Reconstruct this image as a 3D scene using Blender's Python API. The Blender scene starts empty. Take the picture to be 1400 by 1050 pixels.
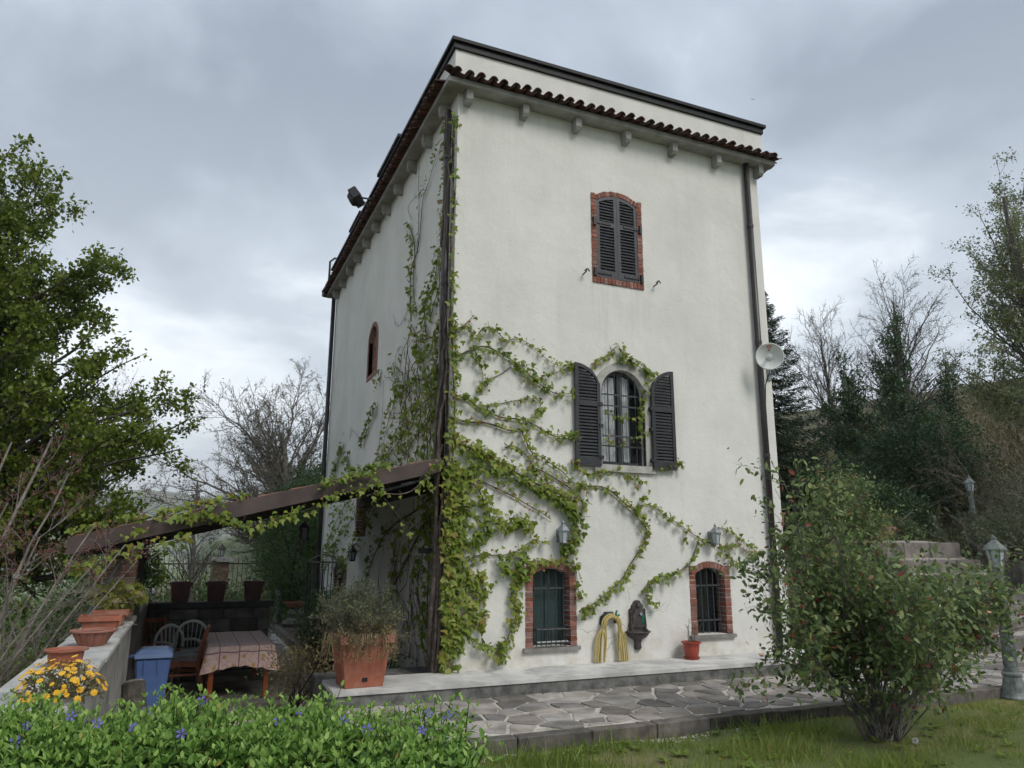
import bpy, bmesh, math, random
import numpy as np
from mathutils import Vector, Matrix, Euler

scene = bpy.context.scene
PI = math.pi
RAD = math.radians

# ------------------------------------------------------------------ camera
CAM = Vector((-3.151, -9.377, 1.52))
YAW, PITCH, ROLL = 0.40725, 0.220506, 0.00405
cy_, sy_, cp_, sp_ = math.cos(YAW), math.sin(YAW), math.cos(PITCH), math.sin(PITCH)
fwd = Vector((sy_*cp_, cy_*cp_, sp_)); rgt = Vector((cy_, -sy_, 0)); upv = rgt.cross(fwd)
c_, s_ = math.cos(ROLL), math.sin(ROLL)
rgt, upv = c_*rgt + s_*upv, c_*upv - s_*rgt
cam_data = bpy.data.cameras.new('camera')
cam_data.sensor_width = 36.0
cam_data.lens = 36.0*1007.42/1400.0
cam_data.clip_start = 0.05
cam_data.clip_end = 9000
cam = bpy.data.objects.new('camera', cam_data)
scene.collection.objects.link(cam)
mw = Matrix((rgt, upv, -fwd)).transposed().to_4x4(); mw.translation = CAM
cam.matrix_world = mw
scene.camera = cam

# ------------------------------------------------------------------ world: overcast sky
SUN_EL, SUN_AZ = 46.0, 158.0          # degrees; azimuth clockwise from +Y
world = bpy.data.worlds.new('World'); scene.world = world; world.use_nodes = True
wn, wl = world.node_tree.nodes, world.node_tree.links
wn.clear()
def wnode(t, **k):
    n = wn.new(t)
    for a, v in k.items(): setattr(n, a, v)
    return n
w_out = wnode('ShaderNodeOutputWorld'); w_bg = wnode('ShaderNodeBackground'); w_bg.inputs[1].default_value = 0.1
sky = wnode('ShaderNodeTexSky', sky_type='NISHITA'); sky.sun_disc = False
sky.sun_elevation = RAD(SUN_EL); sky.sun_rotation = RAD(SUN_AZ)
tc = wnode('ShaderNodeTexCoord'); sep = wnode('ShaderNodeSeparateXYZ'); wl.new(tc.outputs['Generated'], sep.inputs[0])
zc = wnode('ShaderNodeMath', operation='MAXIMUM'); wl.new(sep.outputs[2], zc.inputs[0]); zc.inputs[1].default_value = 0.0
za = wnode('ShaderNodeMath', operation='ADD'); wl.new(zc.outputs[0], za.inputs[0]); za.inputs[1].default_value = 0.22
dx = wnode('ShaderNodeMath', operation='DIVIDE'); wl.new(sep.outputs[0], dx.inputs[0]); wl.new(za.outputs[0], dx.inputs[1])
dy = wnode('ShaderNodeMath', operation='DIVIDE'); wl.new(sep.outputs[1], dy.inputs[0]); wl.new(za.outputs[0], dy.inputs[1])
cmb = wnode('ShaderNodeCombineXYZ'); wl.new(dx.outputs[0], cmb.inputs[0]); wl.new(dy.outputs[0], cmb.inputs[1]); cmb.inputs[2].default_value = 2.4  # slice of the cloud noise
def wnoise(scale, detail, rough, dist):
    n = wnode('ShaderNodeTexNoise'); wl.new(cmb.outputs[0], n.inputs['Vector'])
    n.inputs['Scale'].default_value = scale; n.inputs['Detail'].default_value = detail
    n.inputs['Roughness'].default_value = rough; n.inputs['Distortion'].default_value = dist
    return n
n_big = wnoise(0.55, 4, 0.5, 0.5); n_small = wnoise(1.9, 6, 0.6, 0.3)
mixn = wnode('ShaderNodeMix', data_type='FLOAT'); mixn.inputs[0].default_value = 0.34
wl.new(n_big.outputs['Fac'], mixn.inputs[2]); wl.new(n_small.outputs['Fac'], mixn.inputs[3])
cr = wnode('ShaderNodeValToRGB'); wl.new(mixn.outputs[0], cr.inputs[0])
e = cr.color_ramp.elements
e[0].position = 0.40; e[0].color = (2.15, 2.5, 3.05, 1)
e[1].position = 0.60; e[1].color = (8.5, 8.9, 9.2, 1)
m_ = e.new(0.50); m_.color = (3.6, 4.1, 4.75, 1)
for el in e: el.color = tuple(v/10 for v in el.color[:3]) + (1,)
scl = wnode('ShaderNodeVectorMath', operation='SCALE'); wl.new(cr.outputs[0], scl.inputs[0]); scl.inputs['Scale'].default_value = 10.0
hz = wnode('ShaderNodeMapRange'); wl.new(sep.outputs[2], hz.inputs[0])
hz.inputs[1].default_value = 0.0; hz.inputs[2].default_value = 0.55; hz.inputs[3].default_value = 0.6; hz.inputs[4].default_value = 0.0
hmix = wnode('ShaderNodeMix', data_type='RGBA'); wl.new(hz.outputs[0], hmix.inputs[0]); wl.new(scl.outputs[0], hmix.inputs[6]); hmix.inputs[7].default_value = (6.3, 6.9, 7.4, 1)
n_gap = wnoise(1.1, 3, 0.5, 0.0)
gap = wnode('ShaderNodeMapRange'); wl.new(n_gap.outputs['Fac'], gap.inputs[0]); gap.inputs[1].default_value = 0.70; gap.inputs[2].default_value = 0.80; gap.inputs[3].default_value = 0.04; gap.inputs[4].default_value = 0.6
smix = wnode('ShaderNodeMix', data_type='RGBA'); wl.new(gap.outputs[0], smix.inputs[0]); wl.new(hmix.outputs[2], smix.inputs[6]); wl.new(sky.outputs[0], smix.inputs[7])
wl.new(smix.outputs[2], w_bg.inputs[0]); wl.new(w_bg.outputs[0], w_out.inputs[0])

sun_d = bpy.data.lights.new('sun', 'SUN'); sun_d.energy = 1.5; sun_d.angle = RAD(24); sun_d.color = (1.0, 0.96, 0.9)
sun = bpy.data.objects.new('sun', sun_d); scene.collection.objects.link(sun)
sdir = Vector((math.sin(RAD(SUN_AZ))*math.cos(RAD(SUN_EL)), math.cos(RAD(SUN_AZ))*math.cos(RAD(SUN_EL)), math.sin(RAD(SUN_EL))))
sun.rotation_euler = (-sdir).to_track_quat('-Z', 'Y').to_euler(); sun.location = (8, -20, 25)

scene.view_settings.view_transform = 'Standard'
scene.view_settings.look = 'None'
scene.view_settings.exposure = 0.84
scene.view_settings.gamma = 1.0
scene.view_settings.use_curve_mapping = False
scene.cycles.use_adaptive_sampling = True
scene.cycles.adaptive_threshold = 0.03
scene.cycles.max_bounces = 6
scene.cycles.diffuse_bounces = 4
scene.cycles.glossy_bounces = 2
scene.cycles.transmission_bounces = 4
scene.cycles.transparent_max_bounces = 8

# ------------------------------------------------------------------ helpers
LINK = scene.collection.objects.link
def rootloc(o):
    if o is None: return Vector((0, 0, 0))
    while o.parent: o = o.parent
    return Vector(o.location)
def tag(o, label=None, cat=None, group=None, kind=None):
    if label: o['label'] = label
    if cat: o['category'] = cat
    if group: o['group'] = group
    if kind: o['kind'] = kind
    return o
def thing(name, label, cat, loc=(0, 0, 0), group=None, rz=0):
    o = bpy.data.objects.new(name, None); LINK(o); o.location = loc; o.rotation_euler.z = rz
    o.empty_display_size = 0.2
    return tag(o, label, cat, group)
def add(name, me, mat, parent=None, loc=None, rot=None, scale=None):
    o = bpy.data.objects.new(name, me); LINK(o)
    if mat is not None and not me.materials: me.materials.append(mat)
    if parent: o.parent = parent
    if loc is not None: o.location = loc
    if rot is not None: o.rotation_euler = rot
    if scale is not None: o.scale = scale
    return o
def mesh_np(name, V, F, rnd=None, smooth=False):
    """V (n,3), F (m,k) uniform faces"""
    V = np.ascontiguousarray(V, dtype=np.float32); F = np.ascontiguousarray(F, dtype=np.int32)
    me = bpy.data.meshes.new(name); m, k = F.shape
    me.vertices.add(len(V)); me.vertices.foreach_set('co', V.ravel())
    me.loops.add(m*k); me.loops.foreach_set('vertex_index', F.ravel())
    me.polygons.add(m); me.polygons.foreach_set('loop_start', np.arange(0, m*k, k, dtype=np.int32))
    me.polygons.foreach_set('loop_total', np.full(m, k, dtype=np.int32))
    if smooth: me.polygons.foreach_set('use_smooth', np.ones(m, dtype=bool))
    if rnd is not None:
        a = me.attributes.new('rnd', 'FLOAT', 'POINT'); a.data.foreach_set('value', np.ascontiguousarray(rnd, dtype=np.float32))
    me.update(calc_edges=True)
    return me

class MB:
    def __init__(s): s.v = []; s.f = []
    def _a(s, vs, fs):
        b = len(s.v); s.v += [Vector(v) for v in vs]; s.f += [tuple(b+i for i in f) for f in fs]; return s
    def box(s, x0, x1, y0, y1, z0, z1, M=None):
        vs = [Vector(p) for p in ((x0,y0,z0),(x1,y0,z0),(x1,y1,z0),(x0,y1,z0),(x0,y0,z1),(x1,y0,z1),(x1,y1,z1),(x0,y1,z1))]
        if M is not None: vs = [M @ v for v in vs]
        return s._a(vs, [(0,3,2,1),(4,5,6,7),(0,1,5,4),(1,2,6,5),(2,3,7,6),(3,0,4,7)])
    def hexa(s, P):  # 8 corners in box order
        return s._a(P, [(0,3,2,1),(4,5,6,7),(0,1,5,4),(1,2,6,5),(2,3,7,6),(3,0,4,7)])
    def prism(s, A, B):  # two matching polygons
        n = len(A)
        return s._a(list(A)+list(B), [tuple(range(n-1, -1, -1)), tuple(range(n, 2*n))] + [(i, (i+1) % n, n+(i+1) % n, n+i) for i in range(n)])
    def bar(s, p0, p1, w, h=None, up=(0, 0, 1)):
        p0, p1 = Vector(p0), Vector(p1); h = h or w
        d = (p1-p0).normalized(); u = Vector(up)
        if abs(d.dot(u)) > .99: u = Vector((0, 1, 0))
        a = d.cross(u).normalized()*w/2; b = a.cross(d).normalized()*h/2
        return s.hexa([p0-a-b, p0+a-b, p1+a-b, p1-a-b, p0-a+b, p0+a+b, p1+a+b, p1-a+b])
    def tube(s, pts, r, n=6, cap=True):
        pts = [Vector(p) for p in pts]; rs = r if isinstance(r, (list, tuple)) else [r]*len(pts)
        b = len(s.v); prev = None
        for i, p in enumerate(pts):
            d = (pts[min(i+1, len(pts)-1)] - pts[max(i-1, 0)])
            d = d.normalized() if d.length > 1e-9 else Vector((0, 0, 1))
            if prev is None:
                u = d.cross(Vector((0, 0, 1)) if abs(d.z) < .9 else Vector((1, 0, 0))).normalized()
            else:
                u = (prev - d*prev.dot(d)).normalized()
            prev = u; w = d.cross(u)
            for k in range(n):
                a = 2*PI*k/n; s.v.append(p + (u*math.cos(a) + w*math.sin(a))*rs[i])
        for i in range(len(pts)-1):
            for k in range(n):
                s.f.append((b+i*n+k, b+i*n+(k+1) % n, b+(i+1)*n+(k+1) % n, b+(i+1)*n+k))
        if cap:
            s.f.append(tuple(b+k for k in range(n-1, -1, -1))); e0 = b+(len(pts)-1)*n; s.f.append(tuple(e0+k for k in range(n)))
        return s
    def lathe(s, prof, n=16, c=(0, 0, 0), a0=0, sx=1, sy=1, close=True):
        c = Vector(c); b = len(s.v)
        for r, z in prof:
            for k in range(n):
                a = a0+2*PI*k/n; s.v.append(c + Vector((r*math.cos(a)*sx, r*math.sin(a)*sy, z)))
        m = len(prof)
        for i in range(m-1):
            for k in range(n):
                s.f.append((b+i*n+k, b+i*n+(k+1) % n, b+(i+1)*n+(k+1) % n, b+(i+1)*n+k))
        if close:
            s.f.append(tuple(b+k for k in range(n-1, -1, -1))); s.f.append(tuple(b+(m-1)*n+k for k in range(n)))
        return s
    def build(s, name, mat, parent=None, smooth=False, bevel=0, M=None):
        off = rootloc(parent) if M is None else Vector((0, 0, 0))
        me = bpy.data.meshes.new(name)
        me.from_pydata([tuple((M @ v) if M is not None else (v-off)) for v in s.v], [], s.f)
        if smooth: me.polygons.foreach_set('use_smooth', [True]*len(me.polygons))
        if bevel:
            bm = bmesh.new(); bm.from_mesh(me)
            bmesh.ops.bevel(bm, geom=list(bm.edges), offset=bevel, segments=1, affect='EDGES', clamp_overlap=True)
            bm.to_mesh(me); bm.free()
        me.update()
        o = bpy.data.objects.new(name, me); LINK(o)
        if mat: me.materials.append(mat)
        if parent: o.parent = parent
        return o

# ------------------------------------------------------------------ materials
def newmat(name):
    m = bpy.data.materials.new(name); m.use_nodes = True
    nt = m.node_tree; bs = nt.nodes['Principled BSDF']
    return m, nt, bs
def N(nt, t, **k):
    n = nt.nodes.new(t)
    for a, v in k.items(): setattr(n, a, v)
    return n
def c4(c): return (c[0], c[1], c[2], 1)
def noise(nt, vec, scale, detail=5, rough=.55, dist=0):
    n = N(nt, 'ShaderNodeTexNoise'); nt.links.new(vec, n.inputs['Vector'])
    n.inputs['Scale'].default_value = scale; n.inputs['Detail'].default_value = detail
    n.inputs['Roughness'].default_value = rough; n.inputs['Distortion'].default_value = dist
    return n.outputs['Fac']
def ramp(nt, fac, stops):
    r = N(nt, 'ShaderNodeValToRGB'); nt.links.new(fac, r.inputs[0]); e = r.color_ramp.elements
    e[0].position, e[0].color = stops[0][0], c4(stops[0][1]); e[1].position, e[1].color = stops[-1][0], c4(stops[-1][1])
    for p, c in stops[1:-1]: x = e.new(p); x.color = c4(c)
    return r.outputs[0]
def fmap(nt, v, a, b, c=0., d=1.):
    n = N(nt, 'ShaderNodeMapRange'); nt.links.new(v, n.inputs[0])
    for i, x in enumerate((a, b, c, d)): n.inputs[i+1].default_value = x
    return n.outputs[0]
def cmix(nt, fac, a, b, mode='MIX'):
    n = N(nt, 'ShaderNodeMix', data_type='RGBA', blend_type=mode)
    for s, v in ((n.inputs[0], fac), (n.inputs[6], a), (n.inputs[7], b)):
        if isinstance(v, (int, float)): s.default_value = v
        elif isinstance(v, tuple): s.default_value = c4(v)
        else: nt.links.new(v, s)
    return n.outputs[2]
def mth(nt, op, a, b=0.):
    n = N(nt, 'ShaderNodeMath', operation=op)
    for s, v in ((n.inputs[0], a), (n.inputs[1], b)):
        if isinstance(v, (int, float)): s.default_value = v
        else: nt.links.new(v, s)
    return n.outputs[0]
def bumpn(nt, bs, h, strength=.3, dist=.01):
    b = N(nt, 'ShaderNodeBump'); b.inputs['Strength'].default_value = strength; b.inputs['Distance'].default_value = dist
    nt.links.new(h, b.inputs['Height']); nt.links.new(b.outputs[0], bs.inputs['Normal'])
def ocoord(nt): return N(nt, 'ShaderNodeTexCoord').outputs['Object']
def wcoord(nt): return N(nt, 'ShaderNodeNewGeometry').outputs['Position']
def mat(name, c1, c2=None, scale=6, rough=.8, bump=.0, bscale=60, rand=0, metal=0, spec=.4, c3=None, s3=1.5, lo=.35, hi=.65):
    """noise between c1/c2, an optional larger stain colour c3, and a per-object brightness shift"""
    m, nt, bs = newmat(name); L = nt.links; v = wcoord(nt)
    col = ramp(nt, noise(nt, v, scale), [(lo, c1), (hi, c2 or c1)])
    if c3: col = cmix(nt, fmap(nt, noise(nt, v, s3, 6, .65), .52, .7), col, c3)
    if rand:
        oi = N(nt, 'ShaderNodeObjectInfo'); h = N(nt, 'ShaderNodeHueSaturation'); L.new(col, h.inputs['Color'])
        L.new(fmap(nt, oi.outputs['Random'], 0, 1, 1-rand, 1+rand), h.inputs['Value'])
        r2 = mth(nt, 'FRACT', mth(nt, 'MULTIPLY', oi.outputs['Random'], 37.7))
        L.new(fmap(nt, r2, 0, 1, 1-rand*.8, 1+rand*.8), h.inputs['Saturation'])
        col = h.outputs[0]
    L.new(col, bs.inputs['Base Color']); bs.inputs['Roughness'].default_value = rough
    bs.inputs['Metallic'].default_value = metal; bs.inputs['Specular IOR Level'].default_value = spec
    if bump: bumpn(nt, bs, noise(nt, v, bscale, 6, .6), bump)
    return m
def leafmat(name, stops, rough=.5, trans=.3, spec=.4):
    m, nt, bs = newmat(name); L = nt.links
    at = N(nt, 'ShaderNodeAttribute'); at.attribute_name = 'rnd'
    r = at.outputs['Fac']
    col = ramp(nt, r, stops)
    L.new(col, bs.inputs['Base Color']); bs.inputs['Roughness'].default_value = rough; bs.inputs['Specular IOR Level'].default_value = spec
    tr = N(nt, 'ShaderNodeBsdfTranslucent'); L.new(col, tr.inputs[0])
    mx = N(nt, 'ShaderNodeMixShader'); mx.inputs[0].default_value = trans
    L.new(bs.outputs[0], mx.inputs[1]); L.new(tr.outputs[0], mx.inputs[2])
    L.new(mx.outputs[0], nt.nodes['Material Output'].inputs[0])
    return m

MAT = {}
def stucco(name, base, stain):
    m, nt, bs = newmat(name); L = nt.links; p = wcoord(nt)
    col = ramp(nt, noise(nt, p, .9, 6, .6), [(.35, stain), (.62, base)])
    mp = N(nt, 'ShaderNodeMapping'); L.new(p, mp.inputs[0]); mp.inputs['Scale'].default_value = (5, 5, .35)
    col = cmix(nt, fmap(nt, noise(nt, mp.outputs[0], 1.0, 5, .6), .54, .75, 0, .3), col, (stain[0]*.84, stain[1]*.83, stain[2]*.8))
    sp = N(nt, 'ShaderNodeSeparateXYZ'); L.new(p, sp.inputs[0])
    low = mth(nt, 'MULTIPLY', fmap(nt, sp.outputs[2], .55, .0), fmap(nt, noise(nt, p, 3.2, 6, .7), .42, .66))
    col = cmix(nt, mth(nt, 'MULTIPLY', low, .75), col, (.42, .37, .28))
    col = cmix(nt, fmap(nt, noise(nt, p, 14, 4, .7), .63, .74, 0, .35), col, (.45, .45, .42))
    # rain streaks running down from sills and from the eave
    mp2 = N(nt, 'ShaderNodeMapping'); L.new(p, mp2.inputs[0]); mp2.inputs['Scale'].default_value = (11, 11, .5)
    stv = fmap(nt, noise(nt, mp2.outputs[0], 1.0, 4, .6), .46, .66)
    for (xa, xb, zt, ln, k) in ((2.12, 3.28, 5.55, 1.2, .22), (2.15, 3.28, 2.64, .9, .3), (1.0, 1.98, .19, .2, .5), (-1.0, 6.0, 8.2, .7, .14)):
        ms = mth(nt, 'MULTIPLY', fmap(nt, sp.outputs[0], xa-.03, xa+.06), fmap(nt, sp.outputs[0], xb-.06, xb+.03, 1, 0))
        ms = mth(nt, 'MULTIPLY', ms, mth(nt, 'MULTIPLY', fmap(nt, sp.outputs[2], zt-ln, zt), fmap(nt, sp.outputs[2], zt, zt+.02, 1, 0)))
        col = cmix(nt, mth(nt, 'MULTIPLY', mth(nt, 'MULTIPLY', ms, stv), k), col, (.34, .335, .30))
    v = N(nt, 'ShaderNodeTexVoronoi', feature='DISTANCE_TO_EDGE'); v.inputs['Scale'].default_value = 1.1
    w = N(nt, 'ShaderNodeVectorMath', operation='ADD'); L.new(p, w.inputs[0])
    nn = N(nt, 'ShaderNodeTexNoise'); nn.inputs['Scale'].default_value = 3; L.new(p, nn.inputs['Vector']); 
    sc = N(nt, 'ShaderNodeVectorMath', operation='SCALE'); sc.inputs['Scale'].default_value = .5; L.new(nn.outputs['Color'], sc.inputs[0]); L.new(sc.outputs[0], w.inputs[1]); L.new(w.outputs[0], v.inputs['Vector'])
    crack = mth(nt, 'MULTIPLY', fmap(nt, v.outputs['Distance'], .0025, .006, 1, 0), fmap(nt, noise(nt, p, .7, 3), .56, .62))
    crack = mth(nt, 'MULTIPLY', crack, fmap(nt, sp.outputs[2], 3.2, 1.0))
    col = cmix(nt, mth(nt, 'MULTIPLY', crack, .6), col, (.2, .19, .17))
    L.new(col, bs.inputs['Base Color']); bs.inputs['Roughness'].default_value = .92; bs.inputs['Specular IOR Level'].default_value = .2
    h = mth(nt, 'ADD', noise(nt, p, 55, 5, .6), mth(nt, 'MULTIPLY', noise(nt, p, 6, 4), 1.6))
    bumpn(nt, bs, h, .5, .012)
    return m
MAT['stucco'] = stucco('white_stucco', (.70, .69, .65), (.61, .605, .565))
MAT['concrete'] = mat('aged_concrete', (.30, .30, .285), (.46, .455, .43), 3, .9, .5, 45, 0, c3=(.17, .175, .165), s3=1.3)
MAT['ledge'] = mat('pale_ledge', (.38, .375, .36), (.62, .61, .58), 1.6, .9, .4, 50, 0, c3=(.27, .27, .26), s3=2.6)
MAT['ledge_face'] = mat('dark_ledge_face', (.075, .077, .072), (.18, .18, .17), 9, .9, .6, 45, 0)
MAT['eave'] = mat('eave_concrete', (.24, .235, .22), (.36, .355, .34), 4, .9, .4, 50)
MAT['coping'] = mat('dark_coping', (.008, .009, .010), (.015, .016, .018), 5, .55, .05, 40, spec=.2)
MAT['brick'] = mat('brick', (.18, .08, .06), (.28, .13, .10), 14, .9, .5, 90, .28)
MAT['mortar'] = mat('mortar', (.46, .42, .37), (.6, .56, .5), 20, .95, .3, 80)
MAT['oldbrick'] = mat('old_brick', (.17, .10, .075), (.30, .19, .14), 10, .9, .5, 80, .25)
MAT['tile'] = mat('roof_tile', (.045, .021, .016), (.10, .046, .034), 9, .9, .4, 60, .35, c3=(.06, .055, .045), s3=8)
MAT['tile_orange'] = mat('lean_to_tile', (.16, .065, .04), (.26, .12, .075), 8, .9, .4, 60)
MAT['black'] = mat('black_iron', (.012, .012, .014), (.022, .022, .024), 30, .5, .1, 90, spec=.5)
MAT['pipe'] = mat('brown_downpipe', (.020, .018, .018), (.032, .028, .027), 4, .45, spec=.5)
MAT['shutter'] = mat('shutter_paint', (.016, .017, .021), (.027, .028, .032), 7, .42, .08, 120, .12, spec=.5)
MAT['shutter_up'] = mat('shutter_paint_upper', (.024, .026, .032), (.038, .04, .046), 7, .42, .08, 120, .12, spec=.5)
MAT['green_panel'] = mat('green_panel', (.028, .052, .052), (.04, .07, .068), 5, .35, spec=.5)
MAT['iron'] = mat('grey_iron', (.045, .05, .055), (.085, .09, .095), 40, .5, .1, 90, metal=.3)
MAT['stone_frame'] = mat('stone_frame', (.34, .335, .31), (.46, .45, .42), 6, .9, .3, 60, c3=(.24, .22, .18), s3=4)
MAT['sill'] = mat('grey_sill', (.16, .155, .145), (.24, .23, .22), 9, .85, .3, 60)
MAT['beam'] = mat('brown_beam', (.05, .036, .032), (.085, .06, .054), 3, .6, .15, 30, spec=.35)
MAT['wood_dark'] = mat('dark_timber', (.012, .009, .008), (.025, .019, .016), 6, .7, .2, 40)
MAT['wood_red'] = mat('red_brown_wood', (.21, .062, .026), (.34, .11, .045), 7, .45, .1, 60, .15)
MAT['terracotta'] = mat('terracotta', (.24, .085, .053), (.33, .13, .085), 5, .7, .1, 60, .1, c3=(.30, .17, .125), s3=6)
MAT['red_plastic'] = mat('red_plastic_pot', (.27, .04, .022), (.33, .055, .03), 5, .4, spec=.5)
MAT['brown_plastic'] = mat('dark_brown_pot', (.055, .018, .017), (.085, .028, .026), 5, .5)
MAT['blue'] = mat('blue_plastic', (.045, .09, .23), (.065, .12, .28), 3, .4, .0, spec=.5)
MAT['blue_lid'] = mat('blue_lid', (.09, .15, .30), (.14, .20, .34), 3, .4, spec=.5)
MAT['white_plastic'] = mat('white_plastic', (.55, .56, .55), (.66, .66, .64), 6, .5)
MAT['grey_plastic'] = mat('grey_plastic', (.10, .105, .115), (.14, .145, .15), 6, .5)
MAT['stone_dark'] = mat('wall_stone', (.075, .07, .06), (.15, .14, .12), 5, .9, .6, 40, .3, c3=(.05, .05, .042), s3=3)
MAT['slab_dark'] = mat('dark_slab', (.03, .03, .03), (.055, .053, .05), 6, .8, .3, 50)
MAT['paver'] = mat('porphyry', (.16, .146, .133), (.305, .28, .255), 4, .75, .5, 35, .45, c3=(.20, .165, .14), s3=1.1)
MAT['paver_joint'] = mat('pale_joint', (.36, .34, .30), (.58, .55, .49), 7, .95, .6, 40, c3=(.16, .15, .12), s3=1.5)
MAT['kerb'] = mat('kerb_stone', (.07, .062, .056), (.15, .13, .115), 7, .85, .6, 40, .25, c3=(.06, .07, .045), s3=4)
MAT['step'] = mat('step_stone', (.115, .10, .092), (.215, .19, .172), 4, .85, .6, 35, .25, c3=(.20, .18, .165), s3=1.5)
MAT['tread'] = mat('tread_dirt', (.21, .19, .17), (.35, .32, .29), 5, .9, .5, 40)
MAT['cast_iron'] = mat('cast_iron', (.035, .029, .026), (.075, .062, .055), 12, .6, .5, 70, spec=.5)
MAT['verdigris'] = mat('verdigris_lamp', (.08, .10, .095), (.17, .19, .18), 9, .6, .3, 60, c3=(.27, .295, .28), s3=5, spec=.45)
MAT['lamp_grey'] = mat('lamp_grey', (.16, .175, .18), (.26, .28, .285), 12, .45, .1, 70, metal=.4)
MAT['dish'] = mat('dish_white', (.55, .57, .55), (.64, .655, .63), 5, .5)
MAT['red_print'] = mat('red_print', (.45, .03, .03), (.5, .04, .04), 5, .5)
MAT['bark'] = mat('bark_dark', (.035, .03, .024), (.085, .075, .062), 14, .95, .7, 40)
MAT['bark_pale'] = mat('bark_pale', (.12, .105, .088), (.24, .21, .185), 12, .95, .6, 50)
MAT['bark_grey'] = mat('bark_grey', (.085, .078, .07), (.17, .158, .142), 12, .95, .6, 50)
MAT['vine_stem'] = mat('vine_stem', (.06, .045, .036), (.15, .12, .10), 15, .95, .5, 60)
MAT['soil'] = mat('soil', (.04, .03, .022), (.085, .065, .048), 14, 1, .8, 60)
MAT['parapet_wall'] = mat('terrace_wall', (.17, .165, .15), (.30, .29, .27), 3.5, .92, .6, 40, c3=(.10, .10, .09), s3=1.7)
MAT['hose'] = mat('yellow_hose', (.42, .33, .11), (.55, .44, .17), 20, .5)
MAT['hose_green'] = mat('green_fitting', (.01, .10, .06), (.015, .14, .08), 20, .4)
MAT['yellow'] = mat('yellow_petal', (.62, .33, .015), (.75, .45, .03), 60, .6)
MAT['yellow2'] = mat('dandelion_petal', (.7, .55, .02), (.75, .6, .03), 60, .6)
MAT['purple'] = mat('purple_petal', (.07, .06, .26), (.14, .12, .38), 60, .6)
MAT['peach'] = mat('peach_petal', (.6, .3, .2), (.75, .5, .38), 60, .6)
MAT['rose_red'] = mat('red_petal', (.35, .05, .04), (.45, .09, .07), 60, .6)
MAT['straw'] = mat('straw', (.30, .22, .12), (.42, .32, .19), 20, .9)
MAT['white_seed'] = mat('seed_head', (.5, .5, .47), (.6, .6, .57), 20, .9)
MAT['curtain'] = mat('curtain', (.42, .43, .44), (.55, .56, .57), 9, .9)
MAT['dark_room'] = mat('dark_interior', (.006, .006, .008), (.01, .01, .012), 5, .8)
def glass(name):
    m, nt, bs = newmat(name)
    bs.inputs['Base Color'].default_value = (.012, .015, .018, 1); bs.inputs['Roughness'].default_value = .06
    bs.inputs['Specular IOR Level'].default_value = .6
    return m
MAT['glass'] = glass('window_glass')
m_, nt_, bs_ = newmat('lamp_glass'); bs_.inputs['Base Color'].default_value = (.42, .46, .48, 1); bs_.inputs['Roughness'].default_value = .25; MAT['lamp_glass'] = m_
m_, nt_, bs_ = newmat('clear_glass'); bs_.inputs['Base Color'].default_value = (.9, .93, .95, 1); bs_.inputs['Roughness'].default_value = .03
bs_.inputs['Transmission Weight'].default_value = 1; bs_.inputs['IOR'].default_value = 1.1; MAT['clear_glass'] = m_

G = dict(
 vine=[(0, (0.117, 0.179, 0.021)), (.35, (0.193, 0.258, 0.033)), (.62, (0.276, 0.314, 0.054)), (.72, (0.303, 0.242, 0.059)), (.88, (0.262, 0.143, 0.059)), (1, (0.193, 0.086, 0.047))],
 vinca=[(0, (0.05, 0.1207, 0.0198)), (.4, (0.1, 0.207, 0.033)), (.7, (0.175, 0.3105, 0.055)), (.9, (0.275, 0.4255, 0.088)), (.97, (0.36, 0.5, 0.14)), (.985, (.42, .36, .06)), (1, (.38, .3, .07))],
 rose=[(0, (0.067, 0.114, 0.04)), (.4, (0.126, 0.193, 0.066)), (.75, (0.208, 0.272, 0.092)), (.95, (0.312, 0.358, 0.145)), (.972, (0.223, 0.05, 0.04)), (1, (0.297, 0.086, 0.059))],
 oak=[(0, (0.068, 0.106, 0.011)), (.5, (0.126, 0.178, 0.02)), (1, (0.208, 0.257, 0.035))],
 ever=[(0, (0.026, 0.055, 0.023)), (.6, (0.049, 0.098, 0.036)), (1, (0.089, 0.146, 0.049))],
 laurel=[(0, (0.039, 0.0845, 0.0216)), (.6, (0.078, 0.1495, 0.036)), (1, (0.143, 0.221, 0.06))],
 bud=[(0, (0.077, 0.0715, 0.0385)), (.6, (0.11, 0.11, 0.055)), (1, (0.143, 0.132, 0.066))],
 poplar=[(0, (0.121, 0.154, 0.056)), (.6, (0.207, 0.244, 0.105)), (1, (0.31, 0.325, 0.161))],
 spruce=[(0, (0.0156, 0.0364, 0.0195)), (.6, (0.0286, 0.0598, 0.0286)), (1, (0.0468, 0.0884, 0.039))],
 redbud=[(0, (0.13, 0.0325, 0.026)), (.6, (0.195, 0.065, 0.052)), (1, (0.221, 0.117, 0.078))],
 dry=[(0, (0.13, 0.13, 0.0585)), (.5, (0.221, 0.1885, 0.091)), (1, (0.364, 0.273, 0.143))],
 sage=[(0, (0.07, 0.098, 0.0455)), (.6, (0.126, 0.161, 0.078)), (1, (0.196, 0.224, 0.117))],
 grass=[(0, (0.12, 0.1955, 0.0308)), (.45, (0.204, 0.2702, 0.0495)), (.7, (0.288, 0.299, 0.077)), (.85, (0.432, 0.3565, 0.143)), (1, (0.552, 0.437, 0.22))],
 yellowgreen=[(0, (.12, .15, .02)), (.6, (.2, .22, .04)), (1, (.25, .2, .06))],
 scrub=[(0, (0.078, 0.078, 0.0336)), (.5, (0.117, 0.1105, 0.048)), (.8, (0.143, 0.0975, 0.054)), (1, (0.195, 0.156, 0.09))],
)
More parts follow.
